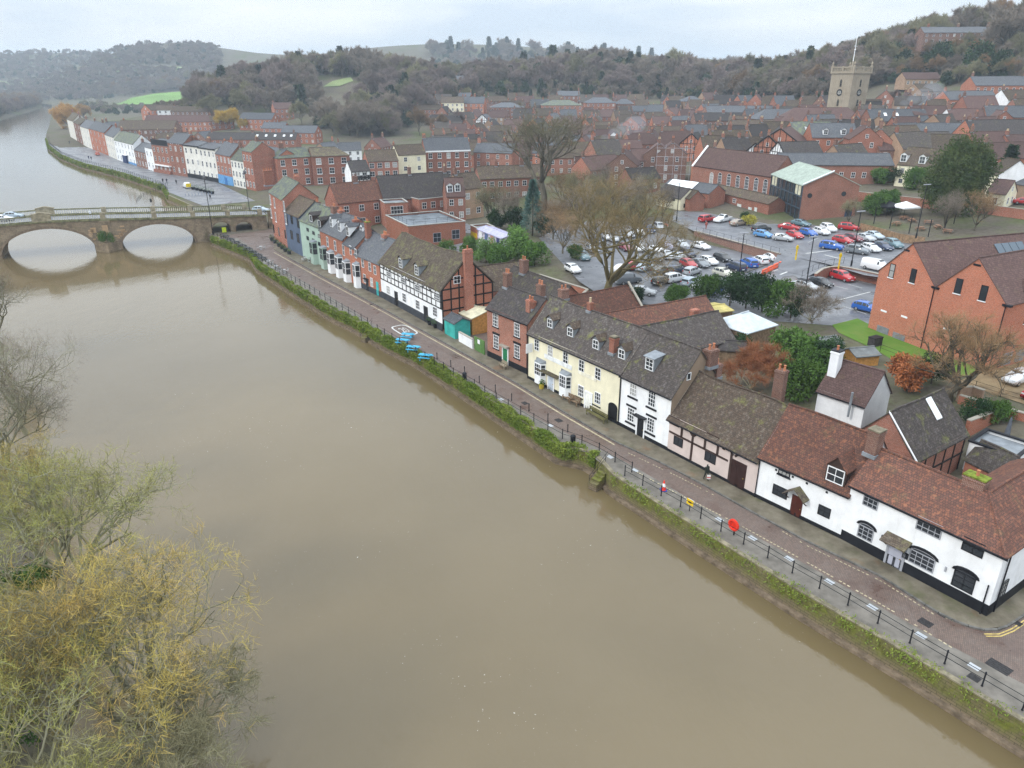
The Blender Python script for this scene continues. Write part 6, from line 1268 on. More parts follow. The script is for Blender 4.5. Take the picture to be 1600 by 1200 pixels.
h = house_at('church_nave', 'broad plum tiled church roof at the foot of the tower', 1283, 168, 11.5, 34, 15, 6.5, -2, BRP, TPUR, hipR=6, hipL=6, cat='church')
# ================================================================= vehicles
TYRE = plain('tyre', (.018, .018, .018), .85); RIM = plain('alloy', (.4, .41, .42), .35, .1, metal=.6); CGLASS = glossy('car_glass', (.02, .025, .03), .05, .7)
LAMPW = glossy('headlamp', (.7, .72, .74), .1); LAMPR = glossy('tail_lamp', (.35, .015, .012), .15)
PAINT = {k: glossy('car_' + k, c, .25, .5, 0, .6) for k, c in dict(white=(.74, .75, .76), ivory=(.68, .66, .55), silver=(.42, .44, .46), grey=(.16, .18, .2), black=(.018, .02, .024), navy=(.02, .035, .08), blue=(.02, .11, .42), skyblue=(.1, .28, .55), red=(.42, .02, .025), maroon=(.16, .02, .03), orange=(.6, .1, .03), tan=(.26, .21, .16), teal=(.12, .2, .23), paleblue=(.4, .48, .54), lilac=(.3, .3, .42)).items()}
PROF = {  # length, width, height, [(x/L, belt, roof)]
 'hatch': (4.05, 1.76, [(-.5, .62, .64), (-.485, .93, .96), (-.43, .98, 1.3), (-.34, .98, 1.46), (-.1, .96, 1.5), (.06, .94, 1.45), (.15, .92, 1.28), (.27, .89, .96), (.42, .8, .86), (.485, .66, .7), (.5, .48, .5)]),
 'saloon': (4.5, 1.8, [(-.5, .6, .62), (-.485, .92, .95), (-.38, .97, 1.02), (-.26, .97, 1.36), (-.1, .95, 1.45), (.06, .93, 1.4), (.16, .91, 1.2), (.26, .88, .93), (.43, .78, .83), (.49, .62, .66), (.5, .46, .48)]),
 'suv': (4.4, 1.86, [(-.5, .7, .72), (-.485, 1.05, 1.1), (-.44, 1.08, 1.5), (-.36, 1.08, 1.64), (-.05, 1.06, 1.67), (.1, 1.04, 1.58), (.19, 1.02, 1.3), (.27, 1.0, 1.08), (.43, .92, .98), (.49, .78, .82), (.5, .5, .55)]),
 'van': (4.9, 1.95, [(-.5, .8, .85), (-.495, 1.2, 1.8), (-.45, 1.22, 1.92), (-.1, 1.22, 1.95), (.12, 1.2, 1.9), (.2, 1.18, 1.65), (.32, 1.12, 1.2), (.44, .98, 1.05), (.49, .75, .8), (.5, .5, .55)]),
 'pickup': (5.2, 1.9, [(-.5, .7, .72), (-.49, 1.05, 1.08), (-.16, 1.06, 1.1), (-.15, 1.06, 1.6), (-.05, 1.06, 1.75), (.06, 1.05, 1.72), (.16, 1.03, 1.35), (.22, 1.02, 1.1), (.43, .96, 1.0), (.49, .8, .84), (.5, .5, .55)])}
_car = {}
def car_mesh(kind):
    if kind in _car: return _car[kind]
    L, Wd, pr = PROF[kind]; hw = Wd / 2; m = MB(); rows = []
    for x, b, r in pr:
        tp = max(0.0, min(1.0, (r - b) / .45)); e = abs(x) * 2; w = hw * (1 - .1 * max(0, e - .75) / .25); rw = w * (1 - .2 * tp) - .04
        half = [(w * .92, .24), (w, .42), (w, b - .16), (w * .965, b), (rw, r - .05), (rw - .09, r)]
        rows.append([(x * L, -y, z) for y, z in half] + [(x * L, y, z) for y, z in half[::-1]])
    n = len(rows[0]); i0 = len(m.v)
    for r_ in rows: m.v += r_
    for i in range(len(rows) - 1):
        for k in range(n): m.f.append((i0 + i * n + k, i0 + (i + 1) * n + k, i0 + (i + 1) * n + (k + 1) % n, i0 + i * n + (k + 1) % n)); m.m.append(0)
    m.f.append(tuple(range(i0, i0 + n))); m.f.append(tuple(range(i0 + (len(rows) - 1) * n + n - 1, i0 + (len(rows) - 1) * n - 1, -1))); m.m += [0, 0]
    body = m.mesh('body', [None], smooth=True)
    g = MB()
    def lift(p, c, k=.018): p = np.array(p); d = p - c; return tuple(p + d / np.linalg.norm(d) * k)
    cab = [i for i, (x, b, r) in enumerate(pr) if r - b > .2]; c0 = np.array((0, 0, 1.0))
    for i in cab[:-1]:
        A, B = rows[i], rows[i + 1]
        if kind == 'van' and pr[i][0] < .05: continue
        for ia, ib in ((3, 4), (8, 7)):
            q = [np.array(A[ia]), np.array(B[ia]), np.array(B[ib]), np.array(A[ib])]; c = sum(q) / 4; q = [c + (p - c) * .86 for p in q]; s_ = -1 if ia == 3 else 1
            g.quad(*[(p[0], p[1] + s_ * .02, p[2] + .005) for p in q])
    for i, j in ((cab[-1], cab[-1] + 1), (cab[0] - 1, cab[0])):
        if kind == 'van' and i < 4: continue
        q = [np.array(rows[i][4]), np.array(rows[i][7]), np.array(rows[j][7]), np.array(rows[j][4])]
        c = sum(q) / 4; q = [c + (p - c) * .9 for p in q]; sx = 1 if i == cab[-1] else -1; g.quad(*[(p[0] + sx * .02, p[1], p[2] + .025) for p in q])
    i = cab[-1] - 1; q = [np.array(rows[i][5]), np.array(rows[i][6]), np.array(rows[cab[-1]][6]), np.array(rows[cab[-1]][5])]; c = sum(q) / 4; q = [c + (p - c) * .92 for p in q]; g.quad(*[(p[0] + .01, p[1], p[2] + .02) for p in q])
    glass = g.mesh('window', [CGLASS])
    wm = MB(); wm.lathe([(.3, -.1), (.32, -.06), (.32, .06), (.3, .1)], n=14); wm.mi = 1; wm.lathe([(.2, .1), (.19, .115), (.01, .12)], n=14); wm.lathe([(.2, -.1), (.19, -.115), (.01, -.12)], n=14)
    wheel = wm.mesh('wheel', [TYRE, RIM]); hl = MB().box(-.08, .03, -.17, .17, -.06, .07).mesh('headlight', [LAMPW]); tl = MB().box(-.03, .05, -.1, .1, -.13, .13).mesh('tail_light', [LAMPR]); pl_ = MB().box(-.01, .02, -.26, .26, -.055, .055).mesh('number_plate', [PAINTW])
    _car[kind] = (body, glass, wheel, hl, tl, pl_, L, Wd, pr); return _car[kind]
def car(kind, col, tail, nose, z, label, group, parts=True, roof=None):
    a, b = at(*tail, z), at(*nose, z); c = (a + b) / 2; d = b - a; body, glass, wheel, hl, tl, pl_, L, Wd, pr = car_mesh(kind)
    root = thing('delivery_van' if kind == 'van' else ('pickup_truck' if kind == 'pickup' else 'parked_car'), label, 'van' if kind == 'van' else ('pickup' if kind == 'pickup' else 'car'), (c[0], c[1], z), math.atan2(d[1], d[0]), group)
    link('body', body, root, mat=PAINT[col]); link('window', glass, root)
    if parts:
        for sx in (-.3, .31):
            for sy in (-1, 1): o = link('wheel', wheel, root, (sx * L, sy * (Wd / 2 - .1), .32)); o.rotation_euler = (math.pi / 2, 0, 0)
        for sy in (-1, 1): link('headlight', hl, root, (L * .485, sy * Wd * .34, pr[-2][1] + .01)); link('tail_light', tl, root, (-L * .492, sy * Wd * .38, .84))
        link('number_plate', pl_, root, (L * .5, 0, .42)); link('number_plate', pl_, root, (-L * .5 - .015, 0, .55))
    if roof: MB().box(-L * .3, L * .08, -Wd * .36, Wd * .36, 1.43, 1.47).build('soft_top', roof, root)
    return root
LZ, UZ = 3.035, 4.65; g1_, g2_, g3_ = 'cars in the lower car park', 'cars in the upper car park', 'cars in the small bay by the brick block'
for k_, c_, t_, n_, z_, l_, g_ in [
 ('hatch', 'black', (1115, 403), (1143, 412), LZ, 'black hatchback at the front end of the lower row by the wall', g1_),
 ('hatch', 'white', (1094, 408), (1121, 417), LZ, 'white hatchback with dark roof beside the black hatchback', g1_),
 ('saloon', 'white', (1081, 385), (1108, 392), LZ, 'white saloon against the low brick wall', g1_),
 ('saloon', 'grey', (1080, 411), (1107, 421), LZ, 'dark grey estate left of the white hatchback', g1_),
 ('hatch', 'red', (1066, 413), (1085, 421), LZ, 'red hatchback at the end of the middle row', g1_),
 ('hatch', 'ivory', (1115, 428), (1146, 436), LZ, 'ivory city car with black roof on the island corner', g1_),
 ('suv', 'navy', (1163, 427), (1137, 417), LZ, 'navy four by four seen from behind next to the ivory car', g1_),
 ('suv', 'blue', (1180, 421), (1160, 411), LZ, 'dark blue hatchback seen from behind beside the navy one', g1_),
 ('hatch', 'white', (1199, 416), (1176, 406), LZ, 'white car nearest the orange barriers', g1_),
 ('saloon', 'white', (1216, 411), (1192, 401), LZ, 'white saloon behind the orange barriers', g1_),
 ('suv', 'red', (1097, 347), (1112, 345), UZ, 'small red car left of the white pickup', g2_),
 ('pickup', 'white', (1146, 343), (1111, 350), UZ, 'white pickup parked by the blue sign', g2_),
 ('saloon', 'tan', (1139, 354), (1168, 350), UZ, 'tan people carrier beside the yellow shrub', g2_),
 ('suv', 'black', (1172, 364), (1206, 360), UZ, 'black estate above the retaining wall', g2_),
 ('hatch', 'skyblue', (1179, 368), (1206, 373), UZ, 'bright blue hatchback above the retaining wall', g2_),
 ('hatch', 'silver', (1207, 374), (1239, 378), UZ, 'silver hatchback right of the bright blue one', g2_),
 ('saloon', 'red', (1219, 357), (1246, 360), UZ, 'red saloon in the back row near the library door', g2_),
 ('hatch', 'red', (1229, 368), (1254, 375), UZ, 'red hatchback right of the silver one', g2_),
 ('saloon', 'teal', (1238, 350), (1264, 355), UZ, 'grey green saloon behind the red saloon', g2_),
 ('hatch', 'blue', (1248, 364), (1278, 372), UZ, 'blue hatchback next to the red hatchback', g2_),
 ('hatch', 'white', (1268, 362), (1298, 370), UZ, 'white hatchback with dark grille in the front row', g2_),
 ('suv', 'white', (1280, 356), (1308, 366), UZ, 'white four by four at the right end of the front row', g2_),
 ('suv', 'red', (1312, 358), (1340, 361), UZ, 'lone red four by four by the wooden fence', g2_),
 ('suv', 'blue', (1281, 387), (1317, 392), UZ, 'bright blue four by four in the right hand block', g2_),
 ('suv', 'grey', (1319, 393), (1359, 399), UZ, 'slate grey four by four right of the bright blue one', g2_),
 ('hatch', 'red', (1303, 377), (1330, 382), UZ, 'pinkish red hatchback behind the bright blue four by four', g2_),
 ('hatch', 'maroon', (1322, 374), (1344, 379), UZ, 'dark red hatchback in the back of the right hand block', g2_),
 ('hatch', 'white', (1345, 388), (1376, 397), UZ, 'white hatchback facing the white van', g2_),
 ('saloon', 'navy', (1366, 385), (1393, 394), UZ, 'dark blue saloon right of the white hatchback', g2_),
 ('saloon', 'silver', (1337, 372), (1366, 379), UZ, 'silver saloon in the back of the right hand block', g2_),
 ('saloon', 'paleblue', (1350, 368), (1381, 376), UZ, 'pale blue saloon at the far back of the right hand block', g2_),
 ('suv', 'teal', (1381, 381), (1410, 391), UZ, 'grey green four by four at the right end beside the gable', g2_),
 ('van', 'white', (1350, 418), (1386, 426), UZ, 'small white van half hidden by the brick gable', g2_),
 ('saloon', 'silver', (1237, 446), (1277, 456), LZ, 'silver convertible with black soft top on the island', g3_),
 ('hatch', 'black', (1266, 443), (1298, 451), LZ, 'black hatchback beside the silver convertible', g3_),
 ('suv', 'red', (1297, 432), (1334, 443), LZ, 'red four by four below the curved wall', g3_),
 ('hatch', 'blue', (1335, 482), (1372, 491), LZ, 'bright blue car half hidden behind the brick block', g3_),
 ('hatch', 'white', (1612, 590), (1566, 604), 3.08, 'white hatchback on the yard beside the brick block', 'cars in the yard'),
 ('hatch', 'red', (1642, 612), (1596, 630), 3.08, 'red car cut by the right edge of the frame', 'cars in the yard'),
 ('hatch', 'orange', (1035, 356), (1054, 365), LZ, 'orange red hatchback at the back of the lower car park', g1_),
 ('suv', 'navy', (1006, 358), (1022, 368), LZ, 'navy car left of the orange red one', g1_),
 ('hatch', 'white', (990, 361), (1008, 373), LZ, 'white hatchback behind the big tree, second from the trunk', g1_),
 ('hatch', 'silver', (974, 364), (992, 376), LZ, 'silver hatchback behind the big tree nearest its trunk', g1_),
 ('saloon', 'white', (1010, 390), (1042, 400), LZ, 'white estate seen through the right hand branches', g1_),
 ('hatch', 'lilac', (1031, 383), (1053, 395), LZ, 'lilac grey hatchback in the middle row', g1_),
 ('hatch', 'silver', (1055, 381), (1077, 393), LZ, 'silver hatchback in the middle row beside the lilac one', g1_),
 ('hatch', 'silver', (1050, 402), (1073, 411), LZ, 'dusty silver hatchback at the front of the middle row', g1_),
 ('hatch', 'red', (980, 424), (1003, 416), LZ, 'red car under the big tree', g1_),
 ('saloon', 'paleblue', (994, 427), (1021, 417), LZ, 'pale blue saloon under the big tree', g1_),
 ('saloon', 'grey', (1018, 432), (1046, 422), LZ, 'grey saloon behind the thick low branch', g1_),
 ('suv', 'white', (1038, 443), (1070, 437), LZ, 'white four by four in the near row', g1_),
 ('hatch', 'paleblue', (1064, 450), (1093, 440), LZ, 'pale silver blue hatchback in the near row', g1_),
 ('saloon', 'white', (1078, 456), (1116, 446), LZ, 'white saloon in the near row by the laurel', g1_),
 ('hatch', 'blue', (1104, 463), (1127, 454), LZ, 'blue car behind the evergreen hedge', g1_),
 ('saloon', 'silver', (984, 458), (1022, 462), LZ, 'silver saloon alone right of the big trunk', g1_),
 ('van', 'grey', (962, 445), (998, 440), LZ, 'grey van behind the trunk of the big tree', g1_),
 ('saloon', 'grey', (958, 366), (974, 378), LZ, 'grey car fourth from the orange red one in the back row', g1_),
 ('hatch', 'white', (942, 368), (957, 380), LZ, 'white car behind the trunk in the back row', g1_),
 ('suv', 'silver', (1022, 354), (1038, 364), LZ, 'silver four by four beside the orange red hatchback', g1_),
 ('hatch', 'white', (985, 386), (1008, 397), LZ, 'white hatchback second in the middle row behind the tree', g1_),
 ('saloon', 'maroon', (966, 385), (988, 396), LZ, 'dark red saloon in the middle row behind the tree', g1_),
 ('hatch', 'silver', (1032, 398), (1052, 409), LZ, 'silver hatchback left of the dusty one', g1_),
 ('suv', 'navy', (1062, 396), (1084, 405), LZ, 'navy four by four in the middle row by the wall', g1_),
 ('hatch', 'grey', (1012, 402), (1034, 412), LZ, 'grey hatchback left end of the front middle row', g1_),
 ('saloon', 'white', (960, 428), (984, 420), LZ, 'white saloon under the left of the big tree', g1_),
 ('hatch', 'navy', (1044, 430), (1068, 422), LZ, 'navy hatchback behind the white four by four', g1_),
 ('hatch', 'silver', (1070, 432), (1092, 425), LZ, 'silver hatchback at the end of the row under the branches', g1_),
 ('hatch', 'black', (1020, 448), (1046, 440), LZ, 'black hatchback at the left of the near row', g1_),
 ('suv', 'teal', (900, 400), (920, 410), LZ, 'grey green car by the garden wall under the branches', g1_),
 ('saloon', 'silver', (915, 388), (934, 398), LZ, 'silver saloon left of the big trunk', g1_),
 ('hatch', 'white', (885, 420), (905, 430), LZ, 'white car left of the big tree by the garden wall', g1_),
 ('hatch', 'navy', (925, 372), (940, 384), LZ, 'navy car behind the branches left of the trunk', g1_),
 ('saloon', 'silver', (950, 370), (965, 382), LZ, 'silver car directly behind the big trunk', g1_)]:
    car(k_, c_, t_, n_, z_, l_, g_, True, BLACK if 'soft top' in l_ or 'black roof' in l_ else None)
car('saloon', 'paleblue', (8, 341), (33, 340), 5.55, 'silver blue saloon crossing the bridge', 'cars on the bridge'); car('saloon', 'white', (-8, 346), (17, 345), 5.5, 'white car nearest the frame edge on the bridge', 'cars on the bridge')
car('hatch', 'paleblue', (398, 331), (417, 331), 3.45, 'silver blue car turning off the town end of the bridge', 'cars on the bridge')
car('suv', 'orange', (158, 245), (147, 240), .1, 'orange red van parked on the far quay', 'vehicles on the far quay')
v = car('van', 'white', (298, 296), (287, 291), .1, 'white van with yellow chevron tail on the far quay', 'vehicles on the far quay'); MB().box(-2.52, -2.46, -.85, .85, .5, 1.75).build('tail_panel', plain('chevron_yellow', (.75, .55, .02), .5), v)
for i, (px, c) in enumerate(((741, 'silver'), (752, 'white'), (765, 'red'), (775, 'silver'), (786, 'grey'))): car('hatch', c, (px - 4, 217 + i * .3), (px + 4, 219 + i * .3), T(*on(px, 218)[:2]) + .02, ['silver car leftmost in the far row before the square brick house', 'white car second in the far row', 'red car in the middle of the far row before the square brick house', 'silver car right of the red one in the far row', 'grey car at the right end of the far row'][i], 'cars in the far row', False)
for px, py, c, l in ((1578, 316, 'silver', 'silver car behind the wall at the right edge'), (1600, 318, 'red', 'red car behind the wall at the right edge')): car('saloon', c, (px - 14, py), (px + 14, py + 2), T(*on(px, py)[:2]) + .03, l, 'cars behind the lane wall')

# ================================================================= people
_pb = []
def person_mesh(jacket, trousers, hair, key, stride=.18):
    if not _pb: _pb.append(person_base(stride))
    out = _pb[0].copy()
    out.name = 'person_' + key; out.materials.clear(); SK = plain('skin', (.45, .27, .2), .6, .05)
    for m in (jacket, trousers, SK, hair, plain('shoe', (.02, .018, .016), .6)): out.materials.append(m)
    return out
def person_base(stride):
    V = [(0, 0, .95), (0, 0, 1.15), (0, 0, 1.38), (0, 0, 1.5), (0.01, 0, 1.58), (.02, 0, 1.7), (0, .1, .9), (stride, .1, .5), (stride * .6, .1, .08), (stride * .6 + .16, .1, .04), (0, -.1, .9), (-stride * .6, -.1, .5), (-stride * 1.5, -.1, .1), (-stride * 1.5 + .15, -.1, .04), (0, .19, 1.4), (-.06, .25, 1.13), (.08, .24, .9), (.11, .24, .82), (0, -.19, 1.4), (.04, -.25, 1.13), (.14, -.24, .92), (.17, -.24, .84)]
    E = [(0, 1), (1, 2), (2, 3), (3, 4), (4, 5), (0, 6), (6, 7), (7, 8), (8, 9), (0, 10), (10, 11), (11, 12), (12, 13), (2, 14), (14, 15), (15, 16), (16, 17), (2, 18), (18, 19), (19, 20), (20, 21)]
    Rr = [.15, .15, .17, .07, .075, .1, .1, .075, .05, .045, .1, .075, .05, .045, .075, .06, .045, .04, .075, .06, .045, .04]
    me = bpy.data.meshes.new('person_base'); me.from_pydata(V, E, []); o = bpy.data.objects.new('person_base', me); COL.objects.link(o)
    md = o.modifiers.new('skin', 'SKIN'); sv = me.skin_vertices[0].data
    for i, r in enumerate(Rr): sv[i].radius = (r, r * (1.25 if i in (0, 1, 2) else 1)); 
    sv[0].use_root = True; o.modifiers.new('sub', 'SUBSURF').levels = 1; o.modifiers['sub'].render_levels = 1
    dg = bpy.context.evaluated_depsgraph_get(); out = bpy.data.meshes.new_from_object(o.evaluated_get(dg)); bpy.data.objects.remove(o)
    for _ in range(5): out.materials.append(BLACK)
    for p in out.polygons:
        x, y, z = p.center; p.use_smooth = True
        p.material_index = 4 if z < .1 else 1 if z < .93 and abs(y) < .2 else 3 if z > 1.7 or (z > 1.6 and x < -.01) else 2 if z > 1.5 or (abs(y) > .19 and z < .89) else 0
    return out
HAIR = plain('dark_hair', (.03, .022, .016), .7); pm_ = {}
for k, (x, y, z, hd, jk, tr, l) in enumerate([
 (1103, 750, .12, -1.2, (.03, .035, .03), (.02, .02, .025), 'person in dark coat walking past the pink house with a shopping bag'),
 (1294, 345, 4.65, .3, (.45, .04, .04), (.03, .03, .05), 'person in red jacket beside the library wall'),
 (1103, 358, 4.65, 1.0, (.3, .08, .06), (.05, .05, .06), 'person standing at the railing above the lower car park'),
 (255, 286, .1, 2.0, (.02, .02, .025), (.02, .02, .03), 'person in black walking the far quay by the steps, left of the pair'),
 (261, 286, .1, 2.0, (.03, .03, .05), (.02, .02, .03), 'person in navy walking the far quay by the steps, right of the pair'),
 (276, 288, .1, -1.0, (.02, .02, .02), (.03, .03, .03), 'person in black beside the white van'),
 (139, 249, .1, 2.2, (.02, .03, .08), (.02, .02, .03), 'person in blue beside the orange red van, left of the pair'),
 (143, 250, .1, 2.2, (.02, .02, .04), (.02, .02, .03), 'person in dark blue beside the orange red van, right of the pair'),
 (109, 225, .1, 2.0, (.02, .02, .025), (.02, .02, .03), 'lone distant person at the end of the far quay'),
 (142, 340, 5.3, -.4, (.6, .62, .65), (.05, .05, .08), 'person in pale coat crossing the bridge'),
 (329, 312, .1, -.6, (.02, .02, .03), (.02, .02, .03), 'person standing beside the bike racks')]):
    me = person_mesh(plain(f'coat_{k}', jk, .8), plain(f'trousers_{k}', tr, .8), HAIR, str(k)); p = at(x, y, z); o = tag(link('person', me, None, p, hd), l, 'person', 'people in the street')
    if k == 0: bag = thing('shopping_bag', 'white and red shopping bag carried past the pink house', 'bag', (p[0] + .16, p[1] - .26, .42)); MB().box(-.16, .16, -.07, .07, 0, .38).build('bag_body', plain('bag_white', (.7, .68, .66), .6), bag); MB().box(-.165, .165, -.075, .075, .1, .2).build('bag_band', plain('bag_red', (.5, .05, .05), .6), bag); MB().tube([(-.1, 0, .38), (0, 0, .52), (.1, 0, .38)], .01, 4).build('bag_handle', BLACK, bag)

# ================================================================= street furniture
def ap(x, y, z=.012): return at(x, y, z)
TURQ = plain('turquoise_paint', (.06, .36, .55), .5)
def picnic(mat, n='picnic_table'):
    r = thing(n, None, None); 
    for k in range(4): MB().box(-.9, .9, -.38 + k * .2, -.2 + k * .2, .72, .76).build('top_board', mat, r)
    for s_ in (-1, 1):
        for k in range(2): MB().box(-.9, .9, s_ * .62 + k * .15 - .08, s_ * .62 + k * .15 + .05, .43, .47).build('seat_board', mat, r)
    for x in (-.6, .6):
        for s_ in (-1, 1): MB().bar((x, s_ * .62, 0), (x, s_ * .22, .72), .07, .1).build('leg', mat, r)
        MB().box(x - .035, x + .035, -.72, .72, .36, .43).build('bearer', mat, r)
    return r
p0 = picnic(TURQ)
for k, (x, y) in enumerate(((629, 538), (646, 549), (665, 562), (637, 529))):
    o = p0 if k == 0 else copy_tree(p0); q = ap(x, y); o.location = (q[0], q[1], .012); o.rotation_euler = (0, 0, YAW + .75); tag(o, ['turquoise picnic table nearest the road roundel', 'turquoise picnic table in the middle of the promenade row', 'turquoise picnic table nearest the pub', 'turquoise picnic table set back beside the roundel'][k], 'picnic table', 'turquoise picnic tables')
dark = plain('dark_table', (.05, .055, .06), .6); p1_ = picnic(dark)
for k, (x, y) in enumerate(((352, 372), (360, 377), (369, 382), (378, 387), (387, 392), (395, 397), (403, 402), (410, 407))):
    o = p1_ if k == 0 else copy_tree(p1_); q = ap(x, y); o.location = (q[0], q[1], .012); o.rotation_euler = (0, 0, YAW + .6); tag(o, f'dark picnic table on the promenade, {["nearest the bridge", "second from the bridge", "third from the bridge", "fourth from the bridge", "fifth from the bridge", "sixth from the bridge", "seventh from the bridge", "eighth from the bridge"][k]}', 'picnic table', 'dark picnic tables by the bridge')
def cafe(mat, n='cafe_set'):
    r = thing('cafe_table', None, None); MB().lathe([(.4, .72), (.4, .75)], n=12).build('top', mat, r); MB().lathe([(.25, 0), (.25, .02), (.03, .05), (.03, .72)], n=8).build('pedestal', GREYP, r); return r
def chair(mat):
    r = thing('cafe_chair', None, None); MB().box(-.22, .22, -.22, .22, .43, .46).build('seat', mat, r); MB().box(-.22, .22, .19, .22, .5, .88).build('backrest', mat, r)
    for x in (-.2, .2):
        for y in (-.2, .2): MB().box(x - .015, x + .015, y - .015, y + .015, 0, .43 if y < 0 else .86).build('leg', mat, r)
    return r
SIL = plain('silver_furniture', (.5, .5, .5), .35, .1, metal=.5); t0 = cafe(SIL); c0_ = chair(SIL); first = True; where = ['by the slate blue house', 'by the pale green house', 'beside the promenade railing', 'at the start of the promenade', 'under the bay windows']
for k, (x, y) in enumerate(((478, 408), (489, 412), (432, 421), (444, 427), (420, 413), (408, 390))):
    q = ap(x, y); o = t0 if first else copy_tree(t0); o.location = q; tag(o, ['round cafe table outside the pale green house, left one', 'round cafe table outside the pale green house, right one', 'silver round table beside the promenade railing', 'silver round table furthest from the bridge', 'silver round table nearest the dark picnic tables', 'pale round table in the middle of the street by the bridge'][k], 'table', 'cafe tables by the bridge')
    for j in range(3):
        o = c0_ if first and j == 0 else copy_tree(c0_); a = j * 2.1 + k; o.location = (q[0] + .75 * math.cos(a), q[1] + .75 * math.sin(a), .012); o.rotation_euler = (0, 0, a - math.pi / 2); tag(o, ['cafe chair at the left table outside the pale green house', 'cafe chair at the right table outside the pale green house', 'silver chair at the table beside the promenade railing', 'silver chair at the table furthest from the bridge', 'silver chair at the table nearest the dark picnic tables', 'pale chair at the table in the middle of the street'][k] + [', river side', ', bridge side', ', house side'][j], 'chair', 'cafe chairs by the bridge')
    first = False
def bench(label, x, y, mat=None, L=1.6, z=.12, rz=None):
    q = at(x, y, z); r = thing('bench', label, 'bench', q, YAW if rz is None else rz); mat = mat or WOOD
    for k in range(3): MB().box(-L / 2, L / 2, -.25 + k * .17, -.1 + k * .17, .42, .46).build('seat_slat', mat, r)
    for k in range(3): MB().box(-L / 2, L / 2, .26, .3, .55 + k * .16, .67 + k * .16).build('back_slat', mat, r)
    for xx in (-L / 2 + .08, L / 2 - .08):
        for yy, hh in ((-.22, .6), (.28, .98)): MB().box(xx - .04, xx + .04, yy - .04, yy + .04, 0, hh).build('leg', mat, r)
        MB().box(xx - .04, xx + .04, -.26, .3, .6, .65).build('armrest', mat, r)
    return r
bench('brown wooden bench under the left pub window', 887, 627); bench('brown wooden bench next to the first under the pub window', 897, 632); bench('long mossy wooden bench beside the pub archway', 932, 654, plain('mossy_wood', (.13, .12, .05), .9), 3.2); bench('small stone coloured bench outside the green door house', 786, 575, plain('bench_stone', (.3, .25, .18), .8), 1.4)
def planter(label, x, y, r=.35, h=.5, mat=None, z=.12):
    q = at(x, y, z); t = thing('planter', label, 'planter', q); MB().lathe([(r * .75, 0), (r, h), (r * .9, h), (r * .85, h - .05), (.02, h - .05)], n=12).build('pot', mat or TERRA, t); m = MB(); random.seed(int(x))
    for k in range(90):
        a, b, l = random.random() * 6.28, random.random() * 1.3, random.uniform(.15, .5); c = np.array([math.cos(a) * math.sin(b) * r * 1.3, math.sin(a) * math.sin(b) * r * 1.3, h + math.cos(b) * r * 1.8 * random.random()]); d = np.array([random.uniform(-1, 1) for _ in range(3)]) * .12; e = np.array([random.uniform(-1, 1) for _ in range(3)]) * .12; m.quad(c, c + d, c + d + e, c + e)
    m.build('leaves', plain('planter_leaves', (.06, .12, .03), .8, .4, 4), t); return t
planter('yellow tub by the pub door', 846, 607, .35, .55, plain('yellow_tub', (.5, .38, .05), .5)); planter('big potted bay bush beside the half-timbered door, left one', 672, 507, .45, .7, BLACK); planter('big potted bay bush beside the half-timbered door, right one', 681, 512, .45, .7, BLACK)
for k, (x, y) in enumerate(((425, 376), (430, 380), (436, 385), (441, 389), (446, 393), (452, 397))): planter(['planter nearest the bridge outside the tall brick house', 'second planter outside the tall brick house', 'third planter outside the tall brick house', 'planter between the tall brick and slate blue houses', 'planter outside the slate blue house', 'planter outside the slate blue house nearest the cafe tables'][k], x, y, .5, .7, dark)
def bin_(label, x, y, z=.012):
    q = at(x, y, z); t = thing('litter_bin', label, 'litter bin', q); MB().lathe([(.24, 0), (.27, .1), (.27, .85), (.24, .9)], n=10).build('bin_body', BLACK, t); MB().lathe([(.29, .9), (.29, .98), (.18, 1.08), (.02, 1.1)], n=10).build('lid', BLACK, t)
bin_('black litter bin on the promenade opposite the green door house', 726, 594); bin_('black litter bin by the railing opposite the white townhouse', 895, 694); bin_('black litter bin beside the far landing', 236, 316)
def lamp(label, x, y, H, z=0.0, lantern=True, arm=False):
    q = at(x, y, z); t = thing('street_lamp', label, 'street lamp', q, .4); MB().lathe([(.16, 0), (.16, .9), (.09, 1.0), (.07, H)], n=8).build('column', BLACK, t)
    if lantern: MB().box(-.7, .7, -.03, .03, H - 1.0, H - .94).build('crossbar', BLACK, t); MB().lathe([(.1, H), (.28, H + .1), (.34, H + .7), (.1, H + 1.0), (.02, H + 1.2)], n=6).build('lantern', glossy('lantern_glass', (.1, .1, .11), .2), t)
    if arm: MB().box(-.9, .9, -.12, .12, H, H + .12).build('lamp_head', GREYP, t)
lamp('tall black lantern post in front of the bridge beside the small arch', 333, 367, 13.2); lamp('black lantern post at the town end of the bridge', 394, 358, 13.5, 0)
lamp('tall lamp post with twin head on the car park island', 1258, 456, 9.0, LZ, False, True); lamp('lamp post with red ring top above the curved wall', 1330, 415, 9.5, UZ, False, True); lamp('thin lamp post beside the lower car park row', 1154, 436, 8.0, LZ, False, True); lamp('lamp post by the cream bungalow', 1057, 345, 8.5, UZ, False, True); lamp('white lamp post by the walled garden', 1431, 372, 10, 7, False, True)
# yellow height posts
for l, x, y in (('yellow post at the entrance beside the orange barriers', 1243, 406), ('yellow post at the entrance above the red car', 1310, 419)):
    q = at(x, y, UZ); t = thing('height_post', l, 'post', q); MB().lathe([(.14, 0), (.14, 2.7), (.02, 2.72)], n=8).build('post', plain('post_yellow', (.7, .5, .02), .5), t); MB().box(-.25, .25, -.03, .03, 2.0, 2.5).build('sign_plate', plain('post_yellow', (.7, .5, .02), .5), t)
